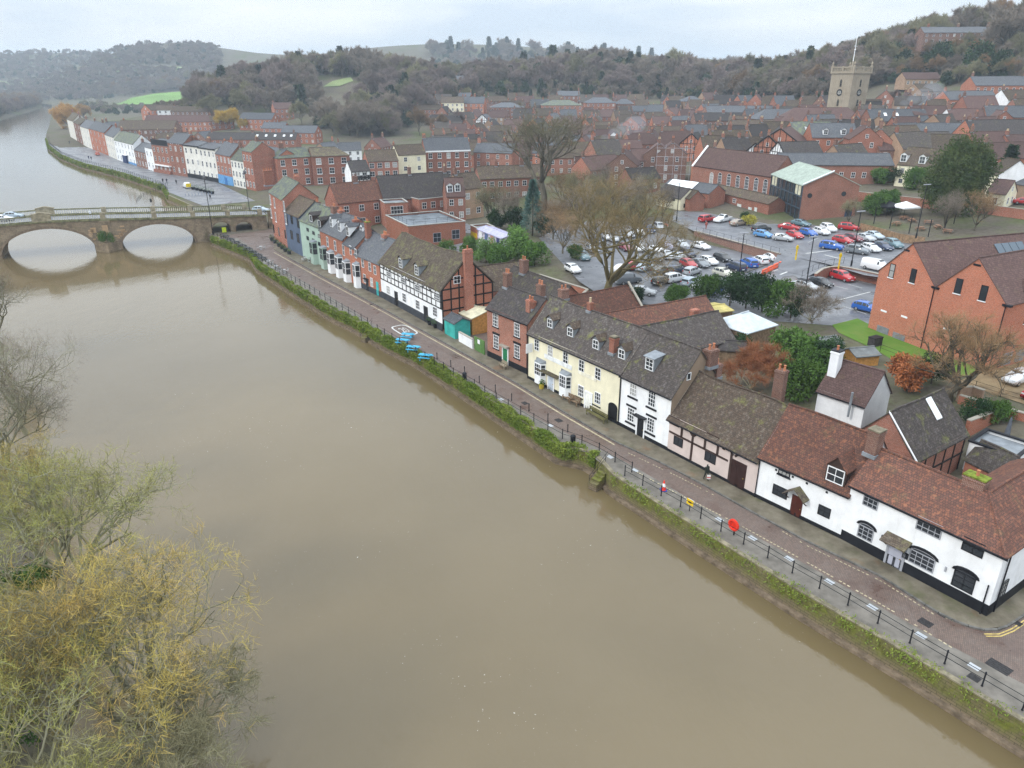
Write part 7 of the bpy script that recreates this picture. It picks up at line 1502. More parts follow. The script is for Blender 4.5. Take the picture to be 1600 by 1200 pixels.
# orange plastic barriers
OR = plain('barrier_orange', (.75, .13, .06), .5, .08); b0 = thing('traffic_barrier', None, None); m = MB(); m.extrude([(-.95, -.25, 0), (.95, -.25, 0), (.95, .25, 0), (-.95, .25, 0)], (0, 0, .2)); m.extrude([(-.95, -.15, .2), (.95, -.15, .2), (.95, .15, .2), (-.95, .15, .2)], (0, 0, .6)); m.build('body', OR, b0); MB().box(-.8, .8, -.17, .17, .32, .44).build('band', plain('barrier_band', (.85, .3, .25), .5), b0)
for k in range(5):
    o = b0 if k == 0 else copy_tree(b0); f = k / 4; q = at(lerp(1194, 1229, f), lerp(428, 411, f), LZ); d = at(1229, 411, LZ) - at(1194, 428, LZ); o.location = (q[0], q[1], LZ + .12); o.rotation_euler = (0, 0, math.atan2(d[1], d[0]))
    tag(o, ['orange plastic barrier nearest the blue car', 'orange plastic barrier second from the left', 'orange plastic barrier in the middle of the five', 'orange plastic barrier second from the right', 'orange plastic barrier nearest the yellow post'][k], 'barrier', 'orange barriers in the car park')
# life ring, yellow notice and cone on the quay railing
q = at(1145, 838); t = thing('lifebuoy_station', 'red lifebuoy housing on the quay railing in front of the dormer cottage', 'lifebuoy', (q[0], q[1], .1), YAW); m = MB(); K_ = 20
for k in range(K_): a0, a1 = 2 * math.pi * k / K_, 2 * math.pi * (k + 1) / K_; m.tube([(.42 * math.cos(a0), -.1, 1.05 + .42 * math.sin(a0)), (.42 * math.cos(a1), -.1, 1.05 + .42 * math.sin(a1))], .13, 6, cap=False)
m.build('ring', plain('life_red', (.72, .04, .02), .5), t); MB().box(-.28, .28, -.05, .05, .78, 1.35).build('housing', plain('life_red', (.72, .04, .02), .5), t); MB().box(-.05, .05, .06, .14, 0, 1.3).build('post', BLACK, t)
q = at(1077, 800); t = thing('notice_plate', 'yellow notice plate on the quay railing in front of the pink house', 'sign', (q[0], q[1], .1), YAW); MB().box(-.38, .38, -.06, -.03, .65, 1.2).build('plate', plain('notice_yellow', (.75, .5, .02), .5), t); MB().box(-.2, .2, -.065, -.06, .85, 1.0).build('print', BLACK, t); MB().box(-.03, .03, -.03, .03, 0, 1.0).build('post', BLACK, t)
q = at(1031, 767); t = thing('traffic_cone', 'red and white traffic cone standing by the quay railing', 'cone', (q[0] + .35, q[1] + .1, .012)); MB().box(-.3, .3, -.3, .3, 0, .06).build('base', plain('cone_blue', (.03, .06, .3), .5), t); MB().lathe([(.24, .06), (.17, .4)], n=12).build('lower_band', plain('cone_red', (.75, .05, .03), .5), t); MB().lathe([(.17, .4), (.1, .75)], n=12).build('white_band', PAINTW, t); MB().lathe([(.1, .75), (.04, 1.05)], n=12).build('tip', plain('cone_red', (.75, .05, .03), .5), t)
# bike racks and benches beyond the bridge, green board near the arch
q = at(311, 306); t = thing('bike_rack', 'cluster of parked bicycles in racks beyond the bridge', 'bike rack', (q[0], q[1], .1), .5)
for k in range(9): MB().tube([(k * 1.0 - 4, 0, 0), (k * 1.0 - 4, 0, .85), (k * 1.0 - 4, .9, .85), (k * 1.0 - 4, .9, 0)], .04, 5).build('hoop', plain('rack_steel', (.2, .25, .35), .4), t)
q = at(351, 365); t = thing('notice_board', 'lime yellow board beside the small bridge arch', 'board', (q[0], q[1], .02), .5); MB().box(-.5, .5, -.05, .05, .3, 1.5).build('panel', plain('lime_panel', (.5, .62, .03), .5), t); [MB().box(x - .05, x + .05, -.05, .05, 0, .3).build('leg', BLACK, t) for x in (-.4, .4)]
for k in range(6): q = at(319 + k * 5, 296 + k * 1.3); planter(['dark planter nearest the white van', 'second dark planter from the white van', 'third dark planter from the white van', 'fourth dark planter from the white van', 'fifth dark planter from the white van', 'dark planter furthest from the white van'][k], 302 + k * 6, 296 + k * 1.4, .7, .8, BLACK, .08)
# beer garden: gazebos, fence, tables
def gazebo(label, px, py, mat, s_=1.6, h=2.3):
    p = on(px, py, h); t = thing('gazebo', label, 'gazebo', (p[0], p[1], T(p[0], p[1])), .3); m = MB(); P = [(-s_, -s_, h), (s_, -s_, h), (s_, s_, h), (-s_, s_, h)]
    for k in range(4): m.quad(P[k], P[(k + 1) % 4], (0, 0, h + 1.1)); a, b = P[k], P[(k + 1) % 4]; m.quad(a, b, (b[0], b[1], h - .3), (a[0], a[1], h - .3))
    m.build('canopy', mat, t); [MB().tube([(p_[0], p_[1], 0), (p_[0], p_[1], h)], .04, 5).build('leg', BLACK, t) for p_ in P]
gazebo('white peaked gazebo in the beer garden', 1415, 322, PAINTW, 2.2); gazebo('black peaked gazebo left of the white one', 1388, 321, BLACK, 2.0)
fp = [at(x, y, 5.4) for x, y in [(1344, 355), (1370, 362), (1405, 372), (1445, 378)]]; fn = thing('wooden_fence', 'woven wooden fence between the car park and the beer garden', 'fence', (fp[0][0], fp[0][1], 4.6))
for a, b in zip(fp[:-1], fp[1:]):
    k_ = max(2, int(np.linalg.norm(b - a) / .9))
    for i in range(k_):
        p, q = a + (b - a) * i / k_, a + (b - a) * (i + .94) / k_; MB().bar((p[0] - fp[0][0], p[1] - fp[0][1], .85), (q[0] - fp[0][0], q[1] - fp[0][1], .85), .07, 1.7).build('panel', plain('fence_wood', (.26, .17, .1), .8, .3, 2), fn)
p2_ = picnic(plain('garden_table', (.3, .17, .11), .8))
for k, (x, y) in enumerate(((1400, 352), (1425, 347), (1450, 350), (1437, 360), (1465, 357), (1480, 364), (1412, 343))):
    o = p2_ if k == 0 else copy_tree(p2_); q = on(x, y); o.location = q; o.rotation_euler = (0, 0, .5 + k); tag(o, ['picnic table at the left end of the beer garden', 'picnic table right of the white gazebo', 'picnic table in the middle of the beer garden', 'picnic table close to the wooden fence', 'picnic table in the right half of the beer garden', 'picnic table at the right end of the beer garden', 'picnic table under the white gazebo'][k], 'picnic table', 'beer garden tables')
lp = [on(x, y) for x, y in [(1365, 350), (1390, 357), (1420, 365), (1450, 370), (1475, 362), (1490, 350)]]
for k, p in enumerate(lp):
    t = thing('garden_post', ['dark post at the left end of the beer garden', 'dark post second from the left in the beer garden', 'dark post third from the left in the beer garden', 'dark post third from the right in the beer garden', 'dark post second from the right in the beer garden', 'dark post at the right end of the beer garden'][k], 'post', p); MB().box(-.07, .07, -.07, .07, 0, 3.4).build('post', BLACK, t); MB().lathe([(.05, 3.4), (.12, 3.5), (.02, 3.65)], n=6).build('finial', BLACK, t)
q = on(1570, 690); t = thing('closed_parasol', 'folded grey parasol standing in the garden at the right', 'parasol', (q[0], q[1], q[2])); MB().lathe([(.35, 0), (.35, .1), (.04, .15), (.03, .6)], n=10).build('base', CONC, t); MB().lathe([(.22, .6), (.26, .9), (.12, 2.4), (.03, 2.7)], n=8).build('canopy', plain('grey_canvas', (.09, .1, .12), .8), t)
q = on(1366, 540); t = thing('storage_bin', 'square black bin on the lawn beside the brick block', 'bin', (q[0], q[1], 3.05), .5); MB().box(-.8, .8, -.5, .5, 0, 1.1).build('bin_body', plain('slatted_bin', (.05, .045, .045), .7, .4, 5), t); MB().box(-.85, .85, -.55, .55, 1.1, 1.18).build('lid', BLACK, t)
# ================================================================= trees, shrubs, ivy
def twigmat(name, c1, c2):
    n = N(name); oi = n.n('ShaderNodeObjectInfo'); col = n.mix(n.ramp(n.noise(.35, 4, .7), (0, 0, 0), (1, 1, 1), .35, .65), c1, c2)
    hs = n.n('ShaderNodeHueSaturation'); n.l(col, hs.inputs['Color']); mr = n.n('ShaderNodeMapRange'); mr.inputs[3].default_value = .75; mr.inputs[4].default_value = 1.3; n.l(oi.outputs['Random'], mr.inputs[0]); n.l(mr.outputs[0], hs.inputs['Value'])
    return n.done(hs.outputs[0], .95, .03)
BARK = twigmat('bark', (.085, .075, .058), (.14, .125, .095)); BARKP = twigmat('pale_bark', (.3, .29, .21), (.2, .185, .11)); BARKM = twigmat('mossy_bark', (.12, .10, .055), (.16, .13, .06))
TWB = twigmat('brown_twigs', (.2, .165, .13), (.24, .2, .16)); TWP = twigmat('purple_twigs', (.2, .155, .14), (.23, .18, .16)); TWO = twigmat('olive_twigs', (.19, .18, .1), (.24, .22, .13))
TWW = twigmat('willow_twigs', (.38, .32, .08), (.42, .29, .095)); TWG = twigmat('golden_twigs', (.38, .22, .07), (.44, .27, .09)); TWGR = twigmat('green_twigs', (.27, .29, .085), (.34, .31, .09)); TWR = twigmat('tan_twigs', (.22, .14, .075), (.27, .18, .1)); TWRD = twigmat('russet_twigs', (.26, .10, .05), (.3, .14, .07))
LFD = twigmat('dark_leaves', (.018, .042, .018), (.035, .065, .025)); LFG = twigmat('green_leaves', (.05, .105, .025), (.085, .15, .035)); LFB = twigmat('bright_leaves', (.10, .19, .045), (.15, .25, .07)); LFC = twigmat('blue_conifer_leaves', (.05, .10, .085), (.09, .155, .13)); LFY = twigmat('yew_leaves', (.05, .085, .03), (.09, .11, .035)); LFO = twigmat('beech_leaves', (.36, .12, .05), (.45, .17, .07)); LFI = twigmat('ivy_leaves', (.10, .15, .025), (.19, .23, .045))
def raw_mesh(name, V, F, mat, smooth=False):
    me = bpy.data.meshes.new(name); V = np.asarray(V, dtype=np.float32).reshape(-1, 3); F = np.asarray(F, dtype=np.int32)
    k = F.shape[1]; me.vertices.add(len(V)); me.vertices.foreach_set('co', V.ravel()); me.loops.add(F.size); me.loops.foreach_set('vertex_index', F.ravel())
    me.polygons.add(len(F)); me.polygons.foreach_set('loop_start', np.arange(0, F.size, k, dtype=np.int32)); me.polygons.foreach_set('loop_total', np.full(len(F), k, dtype=np.int32))
    me.materials.append(mat); me.update(); return me
def ribbons(P, D, L, W, rng):
    """flat ribbons: start P, direction D, length L, width W"""
    D = D / np.linalg.norm(D, axis=1, keepdims=True); R_ = rng.normal(size=P.shape); S_ = np.cross(D, R_); S_ /= np.linalg.norm(S_, axis=1, keepdims=True) + 1e-9
    a = P - S_ * W[:, None] / 2; b = P + S_ * W[:, None] / 2; bend = rng.normal(size=P.shape) * (L * .12)[:, None]; e = P + D * L[:, None] + bend
    V = np.stack([a, b, e + S_ * W[:, None] * .2, e - S_ * W[:, None] * .2], 1).reshape(-1, 3); return V, np.arange(len(V)).reshape(-1, 4)
def gen_tree(seed, H, spread=1.0, r0=.3, leaders=4, levels=4, twigs=30, tl=.9, tw=.035, up=.12, fork=.28, bark=None, twig=None, droop=0.0, kids=3, thick=.6, lean=.45):
    rng = np.random.default_rng(seed); TV, TF = [], []; tp, td, nv = [], [], 0
    def tube(pts, ra, rb, n):
        nonlocal nv
        pts = np.array(pts); k = len(pts)
        for j in range(k):
            d = pts[min(j + 1, k - 1)] - pts[max(j - 1, 0)]; d = d / np.linalg.norm(d); a = np.array((0, 0, 1.0)) if abs(d[2]) < .9 else np.array((1.0, 0, 0)); x = np.cross(d, a); x /= np.linalg.norm(x); y = np.cross(d, x); rr = ra + (rb - ra) * j / (k - 1)
            for q in range(n): an = 6.2832 * q / n; TV.append(pts[j] + rr * (math.cos(an) * x + math.sin(an) * y))
        for j in range(k - 1):
            for q in range(n): TF.append((nv + j * n + q, nv + j * n + (q + 1) % n, nv + (j + 1) * n + (q + 1) % n, nv + (j + 1) * n + q))
        nv += k * n
    def grow(p, d, L, r, lev):
        pts = [p]; k = 4 if lev < 2 else 3
        for i in range(k):
            d = d + rng.normal(size=3) * .16 + np.array((0, 0, up if lev < levels - 1 else up - droop)); d /= np.linalg.norm(d); pts.append(pts[-1] + d * L / k)
        tube(pts, r, r * thick, 7 if lev == 0 else 5 if lev < 3 else 3)
        if lev >= levels - 1:
            n = twigs; u = rng.random(n) ** .7; idx = np.minimum((u * k).astype(int), k - 1); P = np.array(pts); fr = (u * k - idx)[:, None]; tp.append(P[idx] * (1 - fr) + P[idx + 1] * fr); td.append(d + rng.normal(size=(n, 3)) * .75 + np.array((0, 0, .1 - droop * 2))); return
        for i in range(kids + (rng.random() < .4)):
            f = .45 + .55 * (i + rng.random()) / (kids + .5); j = min(int(f * k), k - 1); q = pts[j] + (pts[j + 1] - pts[j]) * (f * k - j if f * k - j < 1 else 1); ax = rng.normal(size=3); ax -= d * (ax @ d); ax /= np.linalg.norm(ax); an = rng.uniform(.35, .95)
            grow(q, d * math.cos(an) + ax * math.sin(an) * spread, L * rng.uniform(.55, .78), r * rng.uniform(.42, .6), lev + 1)
    hb = H * fork; pts = [np.array((0, 0, -.4)), np.array((rng.normal() * .1, rng.normal() * .1, hb * .5)), np.array((rng.normal() * .25, rng.normal() * .25, hb))]; tube(pts, r0 * 1.15, r0 * .85, 8)
    for i in range(leaders):
        a = 6.2832 * (i + rng.random() * .6) / leaders; ln = lean * rng.uniform(.5, 1.3) * (0.35 if i == 0 else 1); d = np.array((math.cos(a) * ln * spread, math.sin(a) * ln * spread, 1.0)); grow(pts[-1] - np.array((0, 0, rng.random() * hb * .3)), d / np.linalg.norm(d), (H - hb) * .5, r0 * rng.uniform(.5, .75), 0)
    P, D = np.concatenate(tp), np.concatenate(td); n = len(P); V, F = ribbons(P, D, rng.uniform(.5, 1.3, n) * tl, np.full(n, tw), rng)
    m1 = raw_mesh('trunk', TV, TF, bark or BARK); m1.polygons.foreach_set('use_smooth', [True] * len(TF)); return m1, raw_mesh('crown', V, F, twig or TWB)
def leafy(seed, rx, rz, n, size, mat, lumps=14, z0=None, low=-.6, aspect=1.7):
    rng = np.random.default_rng(seed); C_ = rng.normal(size=(lumps, 3)); C_ /= np.linalg.norm(C_, axis=1, keepdims=True); C_[:, 2] = np.maximum(C_[:, 2], low); C_ *= rng.uniform(.45, .8, (lumps, 1)) * np.array((rx, rx, rz)); rl = rng.uniform(.3, .55, lumps) * min(rx, rz * 1.2)
    k = rng.integers(0, lumps, n); d = rng.normal(size=(n, 3)); d /= np.linalg.norm(d, axis=1, keepdims=True); P = C_[k] + d * rl[k][:, None] * rng.uniform(.55, 1.08, (n, 1)); P[:, 2] += rz if z0 is None else z0; P[:, 2] = np.maximum(P[:, 2], .04)
    D = d * .5 + rng.normal(size=(n, 3)) * .6; V, F = ribbons(P, D, np.full(n, size * aspect) * rng.uniform(.6, 1.2, n), np.full(n, size), rng); return raw_mesh('crown', V, F, mat)
def conifer(seed, H, r, mat, n=2600, w=.22, l=.7, open_=.0):
    rng = np.random.default_rng(seed); u = rng.random(n) ** .75; z = H * (.06 + .94 * u); rad_ = r * (1 - u) ** .8 + .12; a = rng.random(n) * 6.2832; q = rng.uniform(.35, 1, n) ** .6; wob = 1 + .22 * np.sin(a * 3 + z * 2.1) + .12 * np.sin(z * 7)
    P = np.stack([np.cos(a) * rad_ * q * wob, np.sin(a) * rad_ * q * wob, z + rng.normal(size=n) * .12], 1); D = np.stack([np.cos(a), np.sin(a), np.full(n, -.15) + .5 * (1 - open_)], 1) + rng.normal(size=(n, 3)) * .25
    V, F = ribbons(P, D, np.full(n, l) * rng.uniform(.5, 1.2, n), np.full(n, w), rng); return raw_mesh('crown', V, F, mat)
def trunk_mesh(H, r, mat=None): 
    m = MB(); m.tube([(0, 0, -.3), (.03, .02, H * .5), (0, 0, H)], r, 7, r * .4); me = m.mesh('trunk', [mat or BARK], True); return me
def tree(name, label, loc, trunk, crown, s=1.0, rz=0.0, group=None, cat='tree', sz=None):
    t = thing(name, label, cat, loc, rz, group); t.scale = (s, s, sz or s); link('trunk' if cat == 'tree' else 'stem', trunk, t); link('crown' if cat == 'tree' else 'leaves', crown, t); return t
def gz(px, py): p = on(px, py); return (p[0], p[1], T(p[0], p[1]))

# near bank, bottom left: willows and alders seen from above
wA = gen_tree(11, 12.5, 1.15, .34, 6, 6, 4, .6, .02, .09, .12, BARKP, TWW, .05, 3, lean=.75); wB = gen_tree(12, 13, 1.05, .36, 6, 6, 4, .6, .02, .1, .14, BARKP, TWGR, .04, 3, lean=.7); wC = gen_tree(13, 12, 1.1, .24, 5, 6, 2, .6, .014, .08, .15, BARKP, TWP, .02, 3, lean=.65); wD = gen_tree(14, 8, 1.2, .16, 6, 5, 14, .6, .02, .05, .1, BARKP, TWO, .05, 3, lean=.8)
for nm, lab, px, py, h, pr, s, rz in [
 ('willow_tree', 'yellow green willow crown nearest the bottom edge with pale branches', 190, 985, 8, wA, 1.0, .4), ('willow_tree', 'olive willow crown left of the nearest willow', 35, 1010, 8, wA, .95, 2.4), ('willow_tree', 'yellow willow crown above the nearest one on the near bank', 62, 830, 8, wB, 1.0, 1.0),
 ('willow_tree', 'golden brown willow crown at the left edge above the yellow one', 25, 735, 8, wA, .85, 4.0), ('alder_tree', 'bare grey tree at the left edge reaching over the water', 8, 560, 8, wC, 1.05, 5.2), ('alder_tree', 'bare twiggy tree in front of the left bridge arch', -22, 470, 7, wC, 1.0, 2.0), ('willow_tree', 'green crown in the bottom left corner', -10, 1150, 6, wB, .9, 3.0),
 ('willow_tree', 'low willow crown at the bottom edge right of the corner', 230, 1190, 4, wD, 1.0, .7), ('willow_tree', 'thin outer willow crown leaning over the water', 265, 1090, 4, wD, .8, 2.7), ('alder_tree', 'grey green crown at the left edge beside the bare tree', -25, 655, 7, wC, 1.0, .6)]:
    p = on(px, py, h); z = -.6; tree(nm, lab, (p[0], p[1], z), pr[0], pr[1], s, rz, 'trees on the near bank')
b1 = leafy(5, 1.6, 1.2, 2600, .09, LFG); sm = trunk_mesh(1.0, .06); sm2 = trunk_mesh(2.5, .1)
for k, (px, py) in enumerate(((15, 1130), (5, 1060), (40, 905))): p = on(px, py, 1); tree('bank_shrub', ['green shrub in the bottom left corner', 'green shrub at the left edge above the corner', 'green shrub between the left willows'][k], (p[0], p[1], -.3), sm, b1, 1.3, k, 'shrubs on the near bank', 'shrub')

# named trees of the town
bigA = gen_tree(21, 20, 1.0, .55, 5, 5, 8, 1.0, .03, .1, .3, BARK, TWO, 0, 3, lean=.6); bigB = gen_tree(22, 17, 1.25, .5, 6, 5, 20, .9, .022, .08, .12, BARKM, twigmat('gold_brown_twigs', (.19, .145, .075), (.24, .175, .09)), 0, 3, lean=.95); med = gen_tree(23, 9.5, 1.1, .34, 6, 5, 14, .7, .017, .1, .2, BARK, TWR, 0, 3, lean=.75); shr = gen_tree(24, 5, 1.2, .08, 8, 4, 22, .6, .022, .05, .08, BARKP, TWB, 0, 3, lean=.9)
tree('bare_tree', 'tall dark bare tree with mossy upper twigs behind the blue conifer', gz(850, 330), *bigA, 1.55, .3, sz=1.3); tree('bare_tree', 'huge golden brown spreading bare tree at the edge of the car park', gz(948, 458), *bigB, 1.22, 2.2, sz=1.1); tree('bare_tree', 'bare tan tree with thick pollarded limbs in front of the brick block', gz(1482, 628), *med, 1.12, 1.2)
tree('bare_shrub', 'pale leafless many stemmed shrub by the car park fence', gz(1268, 505), *shr, 1.25, .5, None, 'shrub'); r_ = gen_tree(25, 5, 1.2, .08, 8, 4, 60, .6, .024, .06, .08, BARKP, TWRD, 0, 3, lean=.9); tree('russet_shrub', 'russet red leafless shrub behind the white townhouse', gz(1170, 610), *r_, 1.2, .2, None, 'shrub')
tree('blue_conifer', 'blue green conifer below the tall dark bare tree', gz(832, 368), trunk_mesh(9, .2), conifer(31, 12, 2.6, LFC, 5200, .13, .55), 1.0, 0); tree('evergreen_tree', 'big rounded olive evergreen beside the cream house', gz(1484, 335), trunk_mesh(9, .5), leafy(32, 8.0, 8.0, 36000, .3, LFY, 80, None, -.7), .8, sz=1.0)
lau = leafy(33, 2.6, 2.0, 5200, .15, LFB, 16); lau2 = leafy(34, 2.2, 1.8, 4200, .15, LFG, 14); dk = leafy(35, 2.0, 1.9, 3600, .12, LFD, 12); cn = conifer(36, 4.2, 1.2, LFG, 1800, .1, .35)
for k, (px, py, m_, s, lab) in enumerate([(805, 405, lau, 1.5, 'largest bright laurel beside the mural shed'), (760, 410, lau, 1.1, 'bright laurel behind the brown roofed wing'), (735, 402, lau, 1.0, 'bright laurel right of the half-timbered chimney'), (700, 400, lau, .8, 'bright laurel left of the half-timbered chimney'), (835, 415, lau2, 1.3, 'green laurel right of the largest laurel'), (782, 418, lau2, 1.2, 'green laurel in front of the largest laurel'), (802, 362, dk, 1.5, 'dark clipped evergreen left of the blue conifer'), (850, 370, dk, 1.2, 'dark evergreen right of the blue conifer'), (740, 330, dk, 1.0, 'dark evergreen against the brick terrace'),
  (1105, 470, lau2, 1.2, 'green laurel hiding the blue car'), (1055, 476, lau2, .9, 'low green shrub left of the hedge'), (1140, 478, dk, 1.4, 'evergreen hedge clump at the left end by the yellow shelter'), (1165, 482, dk, 1.5, 'evergreen hedge clump second from the yellow shelter'), (1190, 487, dk, 1.5, 'evergreen hedge clump above the pavilion'), (1215, 492, lau2, 1.5, 'evergreen hedge clump second from the right'), (1235, 497, dk, 1.3, 'evergreen hedge clump at the right end'), (1155, 555, dk, .8, 'dark conifer shrub in front of the pavilion'),
  (1240, 575, lau2, 1.4, 'feathery green shrub behind the chimney stack'), (1268, 600, lau2, 1.3, 'green shrub left of the white chimney'), (1250, 620, lau2, 1.4, 'dark green shrub behind the red roof'), (1285, 580, dk, 1.2, 'dark shrub beside the green shed'), (1455, 600, dk, 1.0, 'low dark hedge beside the lawn railing'), (1520, 665, dk, .8, 'dark laurel inside the ruined wall'), (1415, 610, leafy(37, 1.9, 1.9, 4200, .16, LFO, 14), 1.15, 'copper leaved beech hedge beside the white cottage'), (1170, 352, leafy(38, 1.4, 1.0, 1600, .14, twigmat('yellow_leaves', (.3, .28, .05), (.4, .36, .08))), 1.2, 'yellow shrub in front of the brick annexe'),
  (1162, 348, dk, .7, 'dark shrub beside the yellow shrub'), (1395, 290, dk, 1.3, 'dark shrub below the cream dormer house'), (1375, 288, lau2, 1.2, 'green shrub left of the cream dormer house'), (1430, 296, lau2, 1.6, 'palm like shrub left of the big evergreen'), (1365, 335, lau2, 1.4, 'hedge at the left end of the beer garden'), (1385, 330, lau2, 1.4, 'hedge beside the black gazebo'), (990, 480, dk, .9, 'dark shrub between the red roofs'), (900, 405, lau2, .8, 'small green shrub by the garden wall'), (1555, 660, lau2, .7, 'low green shrub in the walled garden')]):
    tree('evergreen_shrub', lab, gz(px, py), sm2, m_, s, k * 1.3, 'garden evergreens', 'shrub')
gold = gen_tree(41, 17, 1.2, .4, 7, 5, 70, 1.6, .06, .06, .15, BARK, TWG, .1, 3, lean=.7); yel = gen_tree(42, 12, 1.1, .3, 6, 5, 60, 1.5, .06, .05, .15, BARK, twigmat('yellow_willow_twigs', (.45, .3, .05), (.52, .36, .07)), .12, 3, lean=.6)
def rp(px, py, h, dz=0): p = on(px, py, h); return (p[0], p[1], T(p[0], p[1]))
tree('golden_willow', 'big golden willow at the end of the far quay', rp(104, 178, 10), *gold, .95, .5); tree('golden_willow', 'small russet willow right of the big golden one', rp(128, 170, 8), *gold, .7, 2.5); tree('yellow_willow', 'yellow willow beside the pale slate range', rp(355, 186, 6), *yel, 1.0, .2); tree('yellow_willow', 'small yellow willow right of the larger yellow one', rp(382, 192, 4), *yel, .6, 1.2)
# wood prototypes: bare crowns of several tints, firs and dark evergreens
PB = [gen_tree(50 + k, 13, 1.05, .26, 5, 4, 60, 1.2, .075, .1, .2, BARK, m_, 0, 3, lean=.6) for k, m_ in enumerate((TWB, TWP, TWO, TWB, TWR, TWP))]; PC = [conifer(60, 13, 2.6, LFD, 1500, .5, 1.3), conifer(61, 16, 2.4, LFC, 1500, .5, 1.2)]; PE = leafy(62, 4.2, 4.4, 2200, .5, LFD, 18); tk = trunk_mesh(10, .25)
PN = [gen_tree(70 + k, 11, 1.1, .22, 6, 5, 7, .8, .026, .1, .15, BARK, m_, 0, 3, lean=.7) for k, m_ in enumerate((TWB, TWR, TWO))]
random.seed(5)
for k, (px, py, h, kind, s, lab) in enumerate([
 (557, 190, 9, 0, 1.6, 'tall bare tree standing behind the white windowed house'), (600, 178, 8, 2, 1.2, 'bare tree left of the cedars'), (624, 172, 7, 'E', 1.3, 'dark cedar at the left of the cream villa'), (638, 182, 6, 'E', 1.0, 'dark evergreen just left of the cream villa roofs'), (655, 195, 6, 4, 1.1, 'rounded tan bare tree above the five bay house'), (690, 200, 5, 4, .9, 'tan bare tree below the cream villa'), (720, 190, 5, 1, .9, 'purple bare tree beside the timbered gable'),
 (783, 132, 8, 'E', 1.1, 'dark evergreen above the square brick house, left one'), (845, 132, 8, 'C', .9, 'dark fir above the mansion'), (820, 130, 7, 'E', .8, 'small dark evergreen above the mansion, left of the fir'), (1183, 112, 12, 'C', 1.5, 'tall dark fir on the slope left of the church'), (1155, 118, 9, 'C', 1.1, 'shorter fir beside the tall dark fir'), (1105, 125, 7, 'E', 1.2, 'dark evergreen at the wood edge above the slate terrace'), (1120, 122, 7, 'C', 1.0, 'fir beside the dark evergreen at the wood edge'), (1310, 145, 6, 'E', .8, 'dark evergreen left of the church tower foot'),
 (1449, 30, 13, 'C', 1.5, 'tall cedar beside the hilltop manor'), (1575, 50, 14, 0, 2.0, 'tall bare tree at the right of the hilltop manor'), (1470, 85, 8, 'E', 1.5, 'dark evergreen on the slope below the manor'), (1530, 90, 8, 'E', 1.6, 'dark evergreen right below the manor'), (1415, 90, 8, 'E', 1.3, 'dark evergreen above the bungalows'), (1565, 100, 6, 'E', 1.3, 'dark evergreen at the right edge above the brick row'), (1480, 120, 4, 'E', .7, 'small evergreen beside the bungalows'),
 (1575, 265, 5, 'C', .8, 'dark fir right of the big evergreen'), (1330, 330, 3, 2, .5, 'small bare tree behind the library'), (1480, 330, 4, 4, .7, 'pale bare shrub in front of the big evergreen'), (1530, 330, 4, 4, .75, 'bare shrub right of the beer garden'), (1010, 305, 4, 4, .8, 'bare tree left of the cream bungalow'), (985, 320, 4, 2, .9, 'olive bare tree behind the lower car park'), (960, 318, 4, 4, .9, 'tan bare tree behind the lower car park'), (930, 320, 5, 2, 1.0, 'olive bare tree right of the tall dark bare tree'), (900, 335, 5, 4, 1.0, 'tan bare tree between the two great bare trees'), (880, 365, 4, 1, .8, 'purplish bare tree left of the huge spreading tree'), (1000, 335, 3, 4, .7, 'low tan thicket beside the car park edge'), (1035, 325, 3, 4, .7, 'low tan thicket left of the bungalow'), (865, 345, 4, 4, .8, 'tan thicket behind the blue conifer'),
 (770, 322, 5, 0, .9, 'bare tree right of the mural shed'), (795, 330, 4, 0, .8, 'bare tree left of the dark clipped evergreen'), (880, 300, 5, 0, 1.0, 'bare tree right of the tall dark trunk'), (908, 306, 5, 0, 1.0, 'bare tree above the middle of the big spreading crown'), (935, 296, 4, 0, .9, 'bare tree above the right of the big spreading crown'), (775, 345, 2, 'E', .5, 'dark bush behind the mural shed'), (890, 318, 2, 'E', .5, 'dark bush among the bare trees'), (1135, 100, 9, 4, .8, 'tan autumn tree at the wood edge, left one'), (1215, 125, 8, 4, .9, 'tan autumn tree right of the tall fir'), (1260, 112, 9, 2, 1.0, 'olive ivy clad tree left of the church tower'), (1400, 150, 5, 1, .6, 'bare tree in the smoke beside the church'), (520, 195, 6, 2, 1.0, 'bare tree left of the tall one behind the brick townhouses'), (500, 185, 6, 'E', .9, 'dark evergreen behind the modern flats'), (470, 178, 7, 2, 1.1, 'bare tree right of the pale slate range'), (330, 170, 6, 2, 1.1, 'bare tree above the almshouse range'), (370, 165, 6, 2, 1.2, 'bare tree above the yellow willow'), (285, 172, 4, 'E', .7, 'dark evergreen beside the white gable below the field'), (180, 172, 5, 'E', .8, 'dark hedge trees below the green field, left one'), (200, 170, 4, 'E', .8, 'dark hedge trees below the green field, right one')]):
    p = rp(px, py, h); near = PN[k % 3] if py > 260 and kind not in ('C', 'E') else None
    tree('fir_tree' if kind == 'C' else 'evergreen_tree' if kind == 'E' else 'bare_tree', lab, p, tk if kind in ('C', 'E') else (near or PB[kind])[0], PC[0] if kind == 'C' else PE if kind == 'E' else (near or PB[kind])[1], s, k * 2.1, 'trees among the houses')

